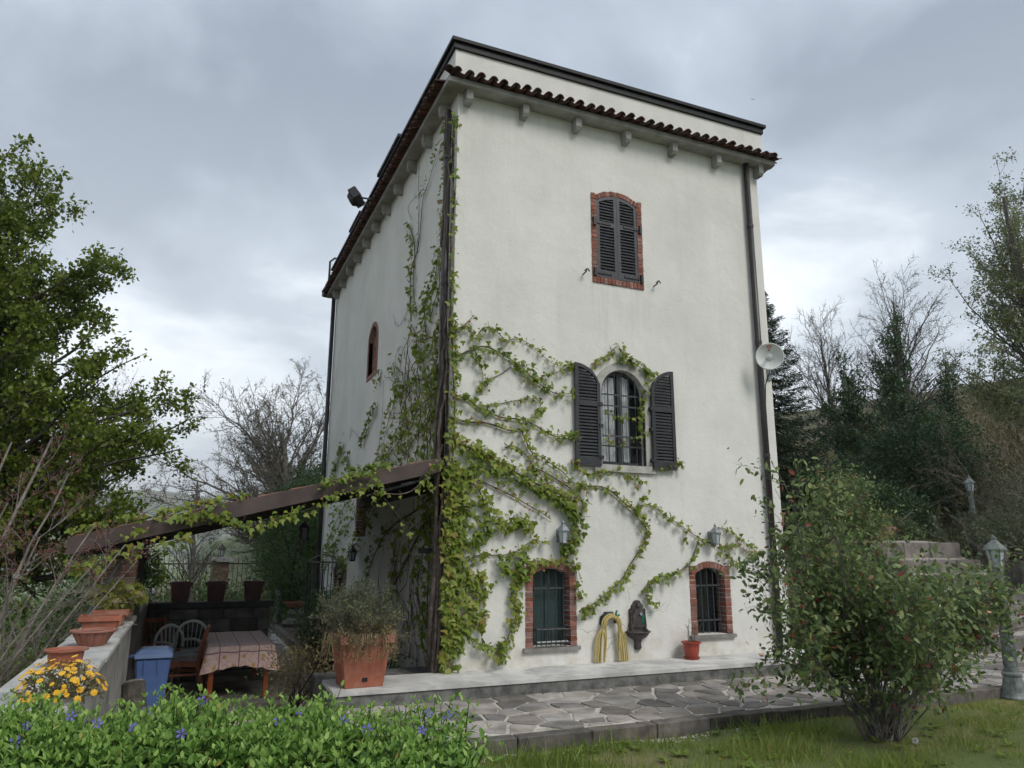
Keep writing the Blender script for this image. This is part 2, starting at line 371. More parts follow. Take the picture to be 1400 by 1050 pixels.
LM = {k: leafmat('leaf_'+k, v, trans=.25 if k in ('ever', 'spruce', 'laurel') else .42) for k, v in G.items()}

# ------------------------------------------------------------------ foliage tools
TPL = {}
def _tpl(k, v, f): TPL[k] = (np.array(v, float), np.array(f, int))
_tpl('diamond', [(0,0,0),(.5,.3,.06),(1,0,0),(.5,-.3,.06)], [(0,1,2),(0,2,3)])
_tpl('oval', [(0,0,0),(.3,.24,.03),(.68,.2,.02),(1,0,-.07),(.68,-.2,.02),(.3,-.24,.03),(.5,0,-.03)], [(0,6,1),(1,6,2),(2,6,3),(3,6,4),(4,6,5),(5,6,0)])
_tpl('lance', [(0,0,0),(.3,.16,.03),(.68,.13,.02),(1,0,-.1),(.68,-.13,.02),(.3,-.16,.03),(.5,0,-.03)], [(0,6,1),(1,6,2),(2,6,3),(3,6,4),(4,6,5),(5,6,0)])
_tpl('lobed', [(0,0,0),(-.08,.28,-.02),(.28,.52,-.06),(.44,.24,.0),(1,0,-.12),(.44,-.24,0),(.28,-.52,-.06),(-.08,-.28,-.02),(.3,0,.05)],
     [(0,8,1),(1,8,2),(2,8,3),(3,8,4),(4,8,5),(5,8,6),(6,8,7),(7,8,0)])
_tpl('blade', [(0,-.5,0),(0,.5,0),(.55,.32,.0),(.55,-.32,0),(1,0,0)], [(0,1,2),(0,2,3),(3,2,4)])
def unit(a): return a/np.maximum(np.linalg.norm(a, axis=1, keepdims=True), 1e-9)
def leaf_geo(pos, along, nrm, size, tpl='diamond', width=1.0):
    T, F = TPL[tpl]; n = len(pos); k = len(T)
    a = unit(along); b = unit(np.cross(nrm, a)); c = np.cross(a, b)
    s = np.asarray(size).reshape(-1, 1, 1)
    V = pos[:, None, :] + s*(T[None, :, 0:1]*a[:, None, :] + width*T[None, :, 1:2]*b[:, None, :] + T[None, :, 2:3]*c[:, None, :])
    FF = (F[None] + (np.arange(n)*k)[:, None, None]).reshape(-1, 3)
    return V.reshape(-1, 3), FF, k
def leaf_obj(name, mt, parent, pos, along, nrm, size, rnd, tpl='diamond', width=1.0, kind='stuff'):
    off = np.array(rootloc(parent)); V, F, k = leaf_geo(pos-off, along, nrm, size, tpl, width)
    me = mesh_np(name, V, F, np.repeat(rnd, k)); o = add(name, me, mt, parent)
    if kind: o['kind'] = kind
    return o
_leafmesh = {}
def leaf_split(single, rest, mt, parent, pos, along, nrm, size, rnd, tpl, nmax=300):
    """the nmax leaves that show largest become objects of their own, the rest one part"""
    d = np.linalg.norm(pos-np.array(CAM), axis=1); score = size/d
    to = unit(np.array(CAM)-pos); face = np.abs((unit(nrm)*to).sum(1)); score = score*(.3+face)
    order = np.argsort(-score); A, B = order[:nmax], order[nmax:]
    off = rootloc(parent)
    a = unit(along); b = unit(np.cross(nrm, a)); c = np.cross(a, b)
    for i in A:
        q = min(9, int(rnd[i]*10)); key = (tpl, q, mt.name)
        if key not in _leafmesh:
            T, F = TPL[tpl]; me = mesh_np(single, T, F, np.full(len(T), (q+.5)/10)); me.materials.append(mt); _leafmesh[key] = me
        R = Matrix((a[i], b[i], c[i])).transposed()
        o = bpy.data.objects.new(single, _leafmesh[key]); LINK(o); o.parent = parent
        o.location = Vector(pos[i])-off; o.rotation_euler = R.to_euler(); o.scale = [float(size[i])]*3
    if len(B): leaf_obj(rest, mt, parent, pos[B], along[B], nrm[B], size[B], rnd[B], tpl)
def tubes_obj(name, polys, mt, parent, n=5, kind=None):
    """polys: list of (points list, radii list)"""
    off = rootloc(parent); V = []; F = []; b = 0
    cs = [(math.cos(2*PI*k/8), math.sin(2*PI*k/8)) for k in range(8)]
    for pts, rs in polys:
        m = n if rs[0] > .012 else 3
        ang = [(math.cos(2*PI*k/m), math.sin(2*PI*k/m)) for k in range(m)]
        L = len(pts)
        for i in range(L):
            p = pts[i]; d = (pts[min(i+1, L-1)]-pts[max(i-1, 0)])
            d.normalize()
            u = d.cross(Vector((.31, .17, .93))); u.normalize(); w = d.cross(u); r = rs[i]; q = p-off
            for ca, sa in ang: V.append((q.x+(u.x*ca+w.x*sa)*r, q.y+(u.y*ca+w.y*sa)*r, q.z+(u.z*ca+w.z*sa)*r))
        for i in range(L-1):
            for k in range(m):
                F.append((b+i*m+k, b+i*m+(k+1) % m, b+(i+1)*m+(k+1) % m, b+(i+1)*m+k))
        b += L*m
    o = add(name, mesh_np(name, np.array(V), np.array(F), smooth=True), mt, parent)
    if kind: o['kind'] = kind
    return o
def rvec(rng):
    while True:
        v = Vector((rng.uniform(-1, 1), rng.uniform(-1, 1), rng.uniform(-1, 1)))
        if .05 < v.length < 1: return v.normalized()
def grow(rng, p, d, L, r, lvl, S, out, tips):
    """one branch as a wandering tapered polyline, then its children"""
    n = S.get('segs', (9, 7, 5, 4, 3))[lvl]; pts = [p.copy()]; d = d.normalized(); st = L/n
    up = S['up'][lvl]; wig = S['wig'][lvl]
    for i in range(n):
        d = (d + rvec(rng)*wig + Vector((0, 0, up))).normalized(); p = p + d*st; pts.append(p.copy())
    tip = S.get('tip', .3)
    rs = [r*(1-(1-tip)*i/n) for i in range(n+1)]
    out.append((pts, rs))
    last = lvl == S['levels']
    if last: tips.append(pts)
    else:
        k = S['n'][lvl]
        for j in range(k):
            t = S['start'][lvl] + (1-S['start'][lvl])*(j+rng.random())/k
            i = min(n-1, int(t*n)); q = pts[i].lerp(pts[i+1], t*n-i); dd = (pts[i+1]-pts[i]).normalized()
            a = rvec(rng); a = (a - dd*a.dot(dd)).normalized(); ang = S['ang'][lvl]*rng.uniform(.7, 1.3)
            cd = dd*math.cos(ang)+a*math.sin(ang)
            cl = S['ratio'][lvl]*L*rng.uniform(.7, 1.2)*(1-.45*t)
            env = S.get('env')
            if env and not env(q+cd*cl): 
                if rng.random() < .8: continue
            grow(rng, q, cd, cl, max(rs[i]*S.get('rr', .55), S.get('rmin', .0035)), lvl+1, S, out, tips)
        tips.append(pts[-3:])
def tip_leaves(seed, tips, per, spread, size, upbias=.3):
    g = np.random.default_rng(seed); P = []
    for pts in tips:
        a = np.array([tuple(q) for q in pts]); m = per if isinstance(per, int) else g.poisson(per)
        if m <= 0: continue
        t = g.random(m)**.7*(len(a)-1); i = np.minimum(t.astype(int), len(a)-2); f = (t-i)[:, None]
        P.append(a[i]*(1-f)+a[i+1]*f)
    P = np.concatenate(P); n = len(P)
    P = P + g.normal(0, spread, (n, 3))
    al = g.normal(0, 1, (n, 3)); al[:, 2] -= upbias*.6; nr = g.normal(0, 1, (n, 3)); nr[:, 2] += upbias*2
    return P, al, nr, size*g.uniform(.6, 1.35, n), g.random(n)
def blob_points(seed, c, rad, ncl, per, cs, flat=.0, shell=.55):
    """clumped points through a lumpy ellipsoid"""
    g = np.random.default_rng(seed)
    d = unit(g.normal(0, 1, (ncl, 3))); r = (shell + (1-shell)*g.random(ncl))**1.0
    C = np.array(c)+d*r[:, None]*np.array(rad)*g.uniform(.8, 1.12, (ncl, 1))
    n = ncl*per
    P = np.repeat(C, per, 0)+g.normal(0, cs, (n, 3))
    tone = np.clip(np.repeat(g.random(ncl), per)*.55+g.random(n)*.5-.03, 0, 1)
    return P, tone, g
def bush(name, label, cat, base, c, rad, ncl, per, cs, size, lm, seed, tpl='diamond', stems=7, stem_r=.03, group=None, bark='bark', partname='foliage', upb=.8):
    t = thing(name, label, cat, base, group)
    P, tone, g = blob_points(seed, c, rad, ncl, per, cs); n = len(P)
    keep = P[:, 2] > base[2]-.05; P, tone = P[keep], tone[keep]; n = len(P)
    out = P-np.array(c); al = unit(out)+g.normal(0, .7, (n, 3)); nr = g.normal(0, .6, (n, 3))+unit(out)*.6; nr[:, 2] += upb
    leaf_obj(partname, LM[lm], t, P, al, nr, size*g.uniform(.6, 1.3, n), tone, tpl)
    rng = random.Random(seed); polys = []
    for k in range(stems):
        d = rvec(rng); e = Vector(c)+Vector((d.x*rad[0], d.y*rad[1], abs(d.z)*rad[2]))*.75
        b = Vector(base)+Vector((rng.uniform(-.12, .12), rng.uniform(-.12, .12), -.05))
        m = b.lerp(e, .5)+rvec(rng)*.12*max(rad); polys.append(([b, b.lerp(m, .5)+rvec(rng)*.04, m, e], [stem_r, stem_r*.8, stem_r*.6, stem_r*.25]))
    tubes_obj('stem', polys, MAT[bark], t)
    return t

# ------------------------------------------------------------------ ground
def sstep(a, b, x):
    t = max(0., min(1., (x-a)/(b-a))); return t*t*(3-2*t)
def terrain(x, y):
    h = -.8
    # hillside falling away to the west, over a valley
    w = max(0., -4.5-x); h -= .16*min(w, 60)+.03*min(max(w-60, 0), 900)
    # bank and hill to the east of the tower
    e = sstep(5.9, 7.2, x)*sstep(2.0, 2.8, y)
    h += e*2.48
    e2 = sstep(13.2, 15.5, x)*(1-sstep(2.4, 3.4, y))*sstep(-9, -3.5, y); h += e2*2.2
    h += .31*min(max(x-15, 0.), 38)*sstep(-18, -3, y)+.02*max(0., x-53)
    h += .05*min(max(y-9, 0.), 60)*sstep(4, 9, x)
    # ground north of the tower falls gently
    n = max(0., y-13)*(1-sstep(4, 9, x)); h -= .05*min(n, 40)+.02*max(n-40, 0)*(1 if n < 900 else 900/n)
    if abs(x) < 200 and abs(y) < 200: h += .05*math.sin(x*1.7+y*.6)*math.cos(y*1.3-x*.4)*sstep(0, 3, max(x-15, -5-x, y-14, -16-y))
    return h
xs = sorted(set([round(v, 2) for v in list(np.arange(-30, 60, .9)) + [-4000, -2500, -1500, -900, -500, -300, -200, -140, -100, -75, -60, -50, -42, -35, 64, 70, 80, 95, 120, 160, 240, 400, 800, 1600, 3000]]))
ys = sorted(set([round(v, 2) for v in list(np.arange(-22, 40, .9)) + [-3000, -1500, -600, -250, -120, -70, -45, -30, 44, 50, 60, 75, 95, 130, 200, 320, 600, 1100, 1900, 3000, 4500]]))
V = [(x, y, terrain(x, y)) for y in ys for x in xs]; nx = len(xs)
F = [(j*nx+i, j*nx+i+1, (j+1)*nx+i+1, (j+1)*nx+i) for j in range(len(ys)-1) for i in range(nx-1)]
m_, nt_, bs_ = newmat('rough_ground'); p_ = wcoord(nt_)
col_ = ramp(nt_, noise(nt_, p_, .35, 8, .65), [(.3, (.045, .05, .02)), (.5, (.085, .085, .035)), (.7, (.12, .095, .06))])
far_ = ramp(nt_, noise(nt_, p_, .006, 4, .6), [(.38, (.05, .07, .03)), (.5, (.11, .16, .05)), (.62, (.16, .17, .08))])
sp_n = N(nt_, 'ShaderNodeVectorMath', operation='LENGTH'); nt_.links.new(p_, sp_n.inputs[0])
nt_.links.new(cmix(nt_, fmap(nt_, sp_n.outputs['Value'], 60, 260), col_, far_), bs_.inputs['Base Color']); bs_.inputs['Roughness'].default_value = 1
bumpn(nt_, bs_, noise(nt_, p_, 9, 8, .7), .8, .08)
MAT['ground'] = m_
ground = add('ground', mesh_np('ground', np.array(V), np.array(F), smooth=True), MAT['ground']); ground['kind'] = 'structure'

# far hills across the valley
def hills(name, cx, cy, a0, a1, dist, hgt, seed, base):
    rng = random.Random(seed); ph = [rng.uniform(0, 6.28) for _ in range(8)]
    V = []; F = []; n = 90; rows = 14
    for j in range(rows):
        f = j/(rows-1)
        for i in range(n):
            a = RAD(a0+(a1-a0)*i/(n-1)); t = i/(n-1)*9
            H = hgt*(.62+.22*math.sin(t*.7+ph[0])+.12*math.sin(t*1.9+ph[1])+.05*math.sin(t*4.3+ph[2]))
            d = dist*(1+.55*f)+60*math.sin(t*2.3+ph[3]+f*3)
            V.append((cx+math.sin(a)*d, cy+math.cos(a)*d, base+(H-base)*math.sin(f*PI/2)**1.2+6*math.sin(t*5+f*9+ph[4])))
    for j in range(rows-1):
        for i in range(n-1): F.append((j*n+i, j*n+i+1, (j+1)*n+i+1, (j+1)*n+i))
    m, nt, bs = newmat(name+'_fields'); p = wcoord(nt)
    v = N(nt, 'ShaderNodeTexVoronoi'); v.inputs['Scale'].default_value = .0065; nt.links.new(p, v.inputs['Vector'])
    sc = N(nt, 'ShaderNodeSeparateColor'); nt.links.new(v.outputs['Color'], sc.inputs[0])
    col = ramp(nt, sc.outputs[0], [(0, (.06, .085, .04)), (.35, (.11, .165, .07)), (.6, (.15, .19, .09)), (.8, (.17, .15, .1)), (1, (.07, .09, .05))])
    col = cmix(nt, fmap(nt, noise(nt, p, .012, 6, .7), .52, .58), col, (.03, .045, .02))
    nt.links.new(col, bs.inputs['Base Color']); bs.inputs['Roughness'].default_value = 1
    o = add(name, mesh_np(name, np.array(V), np.array(F), smooth=True), m); o['kind'] = 'structure'
hills('hills', -3, -9, -60, 40, 900, 95, 5, -60)
hills('far_hills', -3, -9, -60, 40, 1900, 270, 9, -60)
# the air over the valley
m_ = bpy.data.materials.new('haze'); m_.use_nodes = True; nt_ = m_.node_tree; nt_.nodes.remove(nt_.nodes['Principled BSDF'])
pv = nt_.nodes.new('ShaderNodeVolumePrincipled'); pv.inputs['Color'].default_value = (.9, .93, .96, 1); pv.inputs['Density'].default_value = 0.0004
nt_.links.new(pv.outputs[0], nt_.nodes['Material Output'].inputs['Volume']); MAT['haze'] = m_
hzb = MB().box(-5200, 5200, -5200, 5600, -90, 330).build('haze', m_); hzb['kind'] = 'stuff'

# lawn in front of the paving
rngl = random.Random(3)
def lawn_z(x, y): return -.30+.020*max(0, -2.75-y)+.018*math.sin(x*1.9+.4)*math.sin(y*2.3)+.012*math.sin(x*4.7+y*3.1)
gx = np.arange(-1.6, 14.01, .15); gy = np.arange(-12.05, -2.60, .15)
V = [(x, y, lawn_z(x, y)) for y in gy for x in gx]; nx = len(gx)
F = [(j*nx+i, j*nx+i+1, (j+1)*nx+i+1, (j+1)*nx+i) for j in range(len(gy)-1) for i in range(nx-1)]
V2 = [(-9, -14, -.32), (-1.6, -14, -.32), (-1.6, -5.75, -.26), (-9, -5.75, -.32)]
b_ = len(V); V += V2; F.append((b_, b_+1, b_+2, b_+3))
V += [(-9, -30, -.5), (25, -30, -.5), (25, -12.05, -.2), (-9, -12.05, -.33)]; F.append((b_+4, b_+5, b_+6, b_+7))
m_, nt_, bs_ = newmat('lawn'); p_ = wcoord(nt_)
col_ = ramp(nt_, noise(nt_, p_, 1.3, 8, .7), [(.32, (.085, .12, .028)), (.5, (.115, .14, .04)), (.62, (.19, .17, .075)), (.72, (.15, .115, .07))])
nt_.links.new(col_, bs_.inputs['Base Color']); bs_.inputs['Roughness'].default_value = 1; bumpn(nt_, bs_, noise(nt_, p_, 60, 6, .7), .8, .02)
MAT['lawn'] = m_
lawn = add('lawn', mesh_np('lawn', np.array(V), np.array(F), smooth=True), MAT['lawn']); lawn['kind'] = 'structure'
# grass blades
g = np.random.default_rng(11)
ROSE = np.array((3.28, -3.65))
def grass(n, seed, xr, yr, lmin, lmax, name, label, bare=True):
    g = np.random.default_rng(seed)
    x = g.uniform(*xr, n); y = g.uniform(*yr, n)
    # clumping by a cheap wave field, and bare earth round the rose
    f = np.sin(x*3.1+1.3*np.sin(y*2.2))*np.sin(y*4.3+x*.9)
    keep = g.random(n) < .62+.38*f
    if bare: keep &= g.random(n) < np.clip((np.hypot(x-ROSE[0]-.25, (y-ROSE[1])*1.1)-.2)/.8, 0.06, 1)
    x, y, f = x[keep], y[keep], f[keep]; n = len(x)
    z = -.30+.020*np.maximum(0, -2.75-y)+.018*np.sin(x*1.9+.4)*np.sin(y*2.3)+.012*np.sin(x*4.7+y*3.1)-.005
    P = np.stack([x, y, z], 1)
    al = np.stack([g.normal(0, .42, n), g.normal(0, .42, n), np.ones(n)], 1); nr = g.normal(0, 1, (n, 3)); nr[:, 2] = 0
    dryp = np.clip(.42+.6*np.sin(x*1.1+.5)*np.sin(y*1.7+2)+(x-2.9)*.22, 0, 1)
    s = g.uniform(lmin, lmax, n)*(1+.45*f)*(1-.25*dryp)
    rnd = np.clip(g.random(n)*.62+g.random(n)**.7*.5*dryp, 0, 1)
    o = leaf_obj(name, LM['grass'], None, P, al, nr, s, rnd, 'blade', .075)
    tag(o, label, 'grass', kind='stuff')
grass(105000, 21, (-1.5, 9.5), (-6.0, -2.76), .03, .082, 'grass', 'short green and dry grass of the front lawn')
grass(3200, 22, (-1.4, 3.2), (-4.6, -2.8), .10, .19, 'grass', 'taller tufts of fresh green grass by the kerb')

# ------------------------------------------------------------------ crazy paving
def clip_poly(poly, n, d):
    out = []
    for i in range(len(poly)):
        a, b = poly[i], poly[(i+1) % len(poly)]; da, db = a.dot(n)-d, b.dot(n)-d
        if da <= 0: out.append(a)
        if da*db < 0: out.append(a.lerp(b, da/(da-db)))
    return out
def crazy(parent, rect, size, z, seed, mt, thick=.03, joint=.022, aniso=1.0):
    rng = random.Random(seed); x0, x1, y0, y1 = rect; pts = []
    nxx = max(1, int((x1-x0)/(size*aniso))); nyy = max(1, int((y1-y0)/size))
    for j in range(-1, nyy+1):
        for i in range(-1, nxx+1):
            if rng.random() < .10: continue
            pts.append(Vector((x0+(i+.5+.5*(j % 2)+rng.uniform(-.42, .42))*(x1-x0)/nxx, y0+(j+.5+rng.uniform(-.42, .42))*(y1-y0)/nyy)))
    off = rootloc(parent); cnt = 0
    for i, p in enumerate(pts):
        if not (x0-.1 < p.x < x1+.1 and y0-.1 < p.y < y1+.1): continue
        poly = [Vector(q) for q in ((x0, y0), (x1, y0), (x1, y1), (x0, y1))]
        for j, q in enumerate(pts):
            if i == j or (q-p).length > size*aniso*3.2: continue
            n = (q-p).normalized(); d = ((p+q)/2).dot(n)-joint*(.35+((i*7+j*7+i*j) % 11)/11*1.1)/1.0
            poly = clip_poly(poly, n, d)
            if len(poly) < 3: break
        if len(poly) < 3: continue
        ar = abs(sum(poly[k].x*poly[(k+1) % len(poly)].y-poly[(k+1) % len(poly)].x*poly[k].y for k in range(len(poly))))/2
        if ar < .012: continue
        # chip the corners
        q2 = []
        for k in range(len(poly)):
            a, b, c = poly[k-1], poly[k], poly[(k+1) % len(poly)]
            q2.append(b.lerp(a, min(.3, .014/max((a-b).length, .04)))); q2.append(b.lerp(c, min(.3, .014/max((c-b).length, .04))))
        q2 = [q+Vector((rng.uniform(-.006, .006), rng.uniform(-.006, .006))) for q in q2]
        c = sum(q2, Vector((0, 0)))/len(q2); dz = rng.uniform(-.004, .005); tx, ty = rng.uniform(-.006, .006), rng.uniform(-.006, .006)
        zt = lambda q: z+dz+tx*(q.x-c.x)+ty*(q.y-c.y)
        A = [Vector((q.x, q.y, z-thick)) for q in q2]; B = [Vector((q.x, q.y, zt(q)-.006)) for q in q2]; C = [Vector((c.x+(q.x-c.x)*.965, c.y+(q.y-c.y)*.965, zt(q))) for q in q2]
        n = len(q2); mb = MB(); mb._a(A+B+C, [(k, (k+1) % n, n+(k+1) % n, n+k) for k in range(n)]+[(n+k, n+(k+1) % n, 2*n+(k+1) % n, 2*n+k) for k in range(n)]+[tuple(2*n+k for k in range(n))])
        mb.build('paving_stone', mt, parent); cnt += 1
    return cnt

PZ = -.17
pav = MB().box(-1.6, 14.2, -2.66, -.80, PZ-.4, PZ-.012).build('paved_path', MAT['paver_joint']); pav['kind'] = 'structure'
n1 = crazy(pav, (-1.55, 11.0, -2.50, -.845), .245, PZ, 5, MAT['paver'], aniso=1.4, joint=.021)
# continuation of the paving to the foot of the steps
pav2 = MB().box(5.70, 14.2, -.79, -.0, PZ-.4, PZ-.0125).build('paved_landing', MAT['paver_joint']); pav2['kind'] = 'structure'
crazy(pav2, (6.15, 13.2, -.82, -.36), .30, PZ, 8, MAT['paver'], aniso=1.3)
# kerb
kb = MB().box(-1.58, 13.4, -2.66, -2.56, -.55, PZ-.03).build('kerb', MAT['soil']); kb['kind'] = 'structure'
rng = random.Random(2); x = -1.58
while x < 13.3:
    w = rng.uniform(.42, .95); dy_ = rng.uniform(-.008, .008)
    MB().box(x, x+w-.012, -2.70+dy_, -2.545+dy_*.5, -.42, PZ+rng.uniform(-.006, .006)).build('kerb_stone', MAT['kerb'], kb, bevel=.008); x += w

# raised ledge round the foot of the tower
def ledge():
    pts = [(-1.55, -.835), (6.05, -.825), (6.05, .9), (5.55, .9), (5.55, .05), (-1.52, .05)]
    mb = MB(); mb._a([(x, y, -.045) for x, y in pts]+[(x, y, 0) for x, y in pts], [tuple(range(6, 12))]+[(k, (k+1) % 6, 6+(k+1) % 6, 6+k) for k in range(6)])
    return mb.build('raised_ledge', MAT['ledge'])
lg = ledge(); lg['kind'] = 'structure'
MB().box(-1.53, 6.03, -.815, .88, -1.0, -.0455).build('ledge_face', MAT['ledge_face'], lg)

# sunken terrace to the left
TZ = -.55
ter = MB().box(-3.66, -.02, -5.2, 14.5, TZ-.35, TZ-.012).build('terrace', MAT['paver_joint']); ter['kind'] = 'structure'
crazy(ter, (-3.62, -.95, .8, 12.5), .52, TZ, 15, MAT['paver'], aniso=1.0, joint=.018)
MB().box(-1.62, -1.56, -5.0, -.84, -.9, -.18).build('retaining_edge', MAT['stone_dark'], ter)

# ------------------------------------------------------------------ the tower
W, LEN = 5.656, 10.02
tower = thing('tower_house', 'tall white stucco tower house with tiled eave and dark shutters', 'house', (0, 0, 0))
mf = lambda u, v, n: Vector((u, -n, v))
ml = lambda u, v, n: Vector((-n, -u, v))
def seg_arc(u0, u1, vs, crown, k=10):
    """points of a segmental arch from (u0,vs) over the crown to (u1,vs)"""
    a = (u1-u0)/2; h = crown-vs; R = (a*a+h*h)/(2*h); cu, cv = (u0+u1)/2, crown-R; t = math.asin(min(1, a/R))
    if h > a: t = PI-t
    return [(cu+R*math.sin(-t+2*t*i/k), cv+R*math.cos(-t+2*t*i/k)) for i in range(k+1)]
def arch_poly(u0, u1, v0, vs, crown, k=12):
    return [(u0, v0), (u1, v0)] + list(reversed(seg_arc(u0, u1, vs, crown, k)))
# openings: (map, u0, u1, v0, spring, crown, depth)
OPEN = [(mf, 1.205, 1.772, .245, 1.185, 1.265, .22), (mf, 3.888, 4.432, .30, 1.17, 1.262, .22), (mf, 2.33, 3.095, 2.742, 3.80, 4.19, .17),
        (mf, 2.325, 3.082, 5.645, 6.935, 7.06, .06), (ml, -5.47, -4.74, 4.98, 5.72, 5.98, .24), (ml, -8.05, -6.75, -.45, .95, 1.27, .35),
        (ml, -5.75, -5.18, 1.75, 2.55, 2.62, .2)]
wall_mb = MB().box(0, W, 0, LEN, -.9, 8.36)
wall = wall_mb.build('wall', MAT['stucco'], tower)
cut_mb = MB()
for mp, u0, u1, v0, vs, cr_, dp in OPEN:
    P = arch_poly(u0, u1, v0, vs, cr_)
    cut_mb.prism([mp(u, v, .1) for u, v in P], [mp(u, v, -dp) for u, v in P])
cutter = cut_mb.build('cutter', None)
bm = bmesh.new(); bm.from_mesh(cutter.data); bmesh.ops.recalc_face_normals(bm, faces=bm.faces); bm.to_mesh(cutter.data); bm.free()
md = wall.modifiers.new('openings', 'BOOLEAN'); md.object = cutter; md.operation = 'DIFFERENCE'; md.solver = 'EXACT'
dg = bpy.context.evaluated_depsgraph_get(); me_new = bpy.data.meshes.new_from_object(wall.evaluated_get(dg))
wall.modifiers.clear(); wall.data = me_new
bpy.data.objects.remove(cutter, do_unlink=True)

rngb = random.Random(77)
def brick_box(parent, mp, u0, u1, v0, v1, n0, n1, mt='brick'):
    j = lambda: rngb.uniform(-.003, .003)
    n1 = n1+rngb.uniform(-.004, .004)
    MB().hexa([mp(u0+j(), v0+j(), n0), mp(u1+j(), v0+j(), n0), mp(u1+j(), v0+j(), n1), mp(u0+j(), v0+j(), n1),
               mp(u0+j(), v1+j(), n0), mp(u1+j(), v1+j(), n0), mp(u1+j(), v1+j(), n1), mp(u0+j(), v1+j(), n1)]).build('brick', MAT[mt], parent)
def brick_surround(win, mp, u0, u1, v0, vs, crown, band=.1, depth=.2, proud=.012, sillrow=False, reveal=True, top_out=None):
    """win is the part; u0..u1, v0.. is the clear opening"""
    pitch = .0655; vt = v0
    top_out = top_out or (vs+.09)
    while vt < vs+.02:
        for a, b in ((u0-band, u0+.004), (u1-.004, u1+band)):
            brick_box(win, mp, a, b, vt, vt+pitch-.010, -depth if reveal else -.03, proud)
        vt += pitch
    # fill the shoulders beside the arch
    for a, b in ((u0-band, u0-.012), (u1+.012, u1+band)):
        brick_box(win, mp, a, b, vt, top_out, -.03, proud)
    ai = seg_arc(u0, u1, vs, crown, 1)
    a = (u1-u0)/2; h = crown-vs; R = (a*a+h*h)/(2*h); cu, cv = (u0+u1)/2, crown-R; t = math.asin(a/R)
    n = max(6, int(2*t*(R+.05)/.062)); jt = .005/(R+.05)
    for i in range(n):
        t0, t1 = -t+2*t*i/n+jt, -t+2*t*(i+1)/n-jt; Ro = R+band*.9+rngb.uniform(-.004, .004)
        q = [(cu+r*math.sin(tt), cv+r*math.cos(tt)) for r, tt in ((R, t0), (R, t1), (Ro, t1), (Ro, t0))]
        n1 = proud+rngb.uniform(-.004, .004); n0 = -depth if reveal else -.03
        MB().hexa([mp(*q[0], n0), mp(*q[1], n0), mp(*q[1], n1), mp(*q[0], n1), mp(*q[3], n0), mp(*q[2], n0), mp(*q[2], n1), mp(*q[3], n1)]).build('brick', MAT['brick'], win)
    if sillrow:
        n = int((u1-u0+2*band)/.066); w = (u1-u0+2*band)/n
        for i in range(n): brick_box(win, mp, u0-band+i*w+.004, u0-band+(i+1)*w-.004, v0-.095, v0-.006, -.03, proud+.008)
def mortar_bed(win, mp, u0, u1, v0, vs, crown, band, d0, d1, dep):
    """thin mortar ring behind the bricks, proud of the stucco by 3 mm"""
    outer = [(u0-band+.003, v0-d0), (u1+band-.003, v0-d0)] ; top = seg_arc(u0-band*.3, u1+band*.3, vs+.07, crown+band*.84, 12)
    pts_i = [(u0, v0), (u0, vs)] + seg_arc(u0, u1, vs, crown, 12)[1:-1] + [(u1, vs), (u1, v0)]
    pts_o = [(u0-band+.003, v0), (u0-band+.003, vs+.08)] + top[1:-1] + [(u1+band-.003, vs+.08), (u1+band-.003, v0)]
    mb = MB(); n = len(pts_i)
    for i in range(n-1):
        a, b, c, d = pts_i[i], pts_i[i+1], pts_o[i+1], pts_o[i]
        mb.hexa([mp(*a, -.02), mp(*b, -.02), mp(*b, d1), mp(*a, d1), mp(*d, -.02), mp(*c, -.02), mp(*c, d1), mp(*d, d1)])
    # mortar on the reveals
    mb.hexa([mp(u0-.01, v0, -dep), mp(u0-.002, v0, -dep), mp(u0-.002, v0, .0), mp(u0-.01, v0, .0), mp(u0-.01, vs, -dep), mp(u0-.002, vs, -dep), mp(u0-.002, vs, .0), mp(u0-.01, vs, .0)])
    mb.hexa([mp(u1+.002, v0, -dep), mp(u1+.01, v0, -dep), mp(u1+.01, v0, .0), mp(u1+.002, v0, .0), mp(u1+.002, vs, -dep), mp(u1+.01, vs, -dep), mp(u1+.01, vs, .0), mp(u1+.002, vs, .0)])
    mb.build('mortar', MAT['mortar'], win)
def flat_arch(mb, mp, P, n0, n1): mb.prism([mp(u, v, n0) for u, v in P], [mp(u, v, n1) for u, v in P])
def window_part(mp, u0, u1, v0, vs, crown, dep, pane='glass', label=None):
    mb = MB(); P = arch_poly(u0+.004, u1-.004, v0+.004, vs-.002, crown-.004)
    flat_arch(mb, mp, P, -dep+.004, -dep+.03)
    w = mb.build('window', MAT[pane], tower)
    if label: w['label'] = label
    return w
def wframe(win, mp, u0, u1, v0, vs, crown, dep, mt='shutter', mull=True, t=.05):
    mb = MB(); n0, n1 = -dep+.032, -dep+.065
    pi = arch_poly(u0+t, u1-t, v0+t, vs-t*.2, crown-t); po = arch_poly(u0+.003, u1-.003, v0+.003, vs, crown-.003); n = len(pi)
    for i in range(n):
        a, b, c, d = pi[i], pi[(i+1) % n], po[(i+1) % n], po[i]
        mb.hexa([mp(*a, n0), mp(*b, n0), mp(*b, n1), mp(*a, n1), mp(*d, n0), mp(*c, n0), mp(*c, n1), mp(*d, n1)])
    if mull:
        c = (u0+u1)/2; mb.hexa([mp(c-.035, v0+t, n0), mp(c+.035, v0+t, n0), mp(c+.035, v0+t, n1+.004), mp(c-.035, v0+t, n1+.004)] + [mp(c-.035, crown-t, n0), mp(c+.035, crown-t, n0), mp(c+.035, crown-t, n1+.004), mp(c-.035, crown-t, n1+.004)])
    return mb.build('frame', MAT[mt], win)
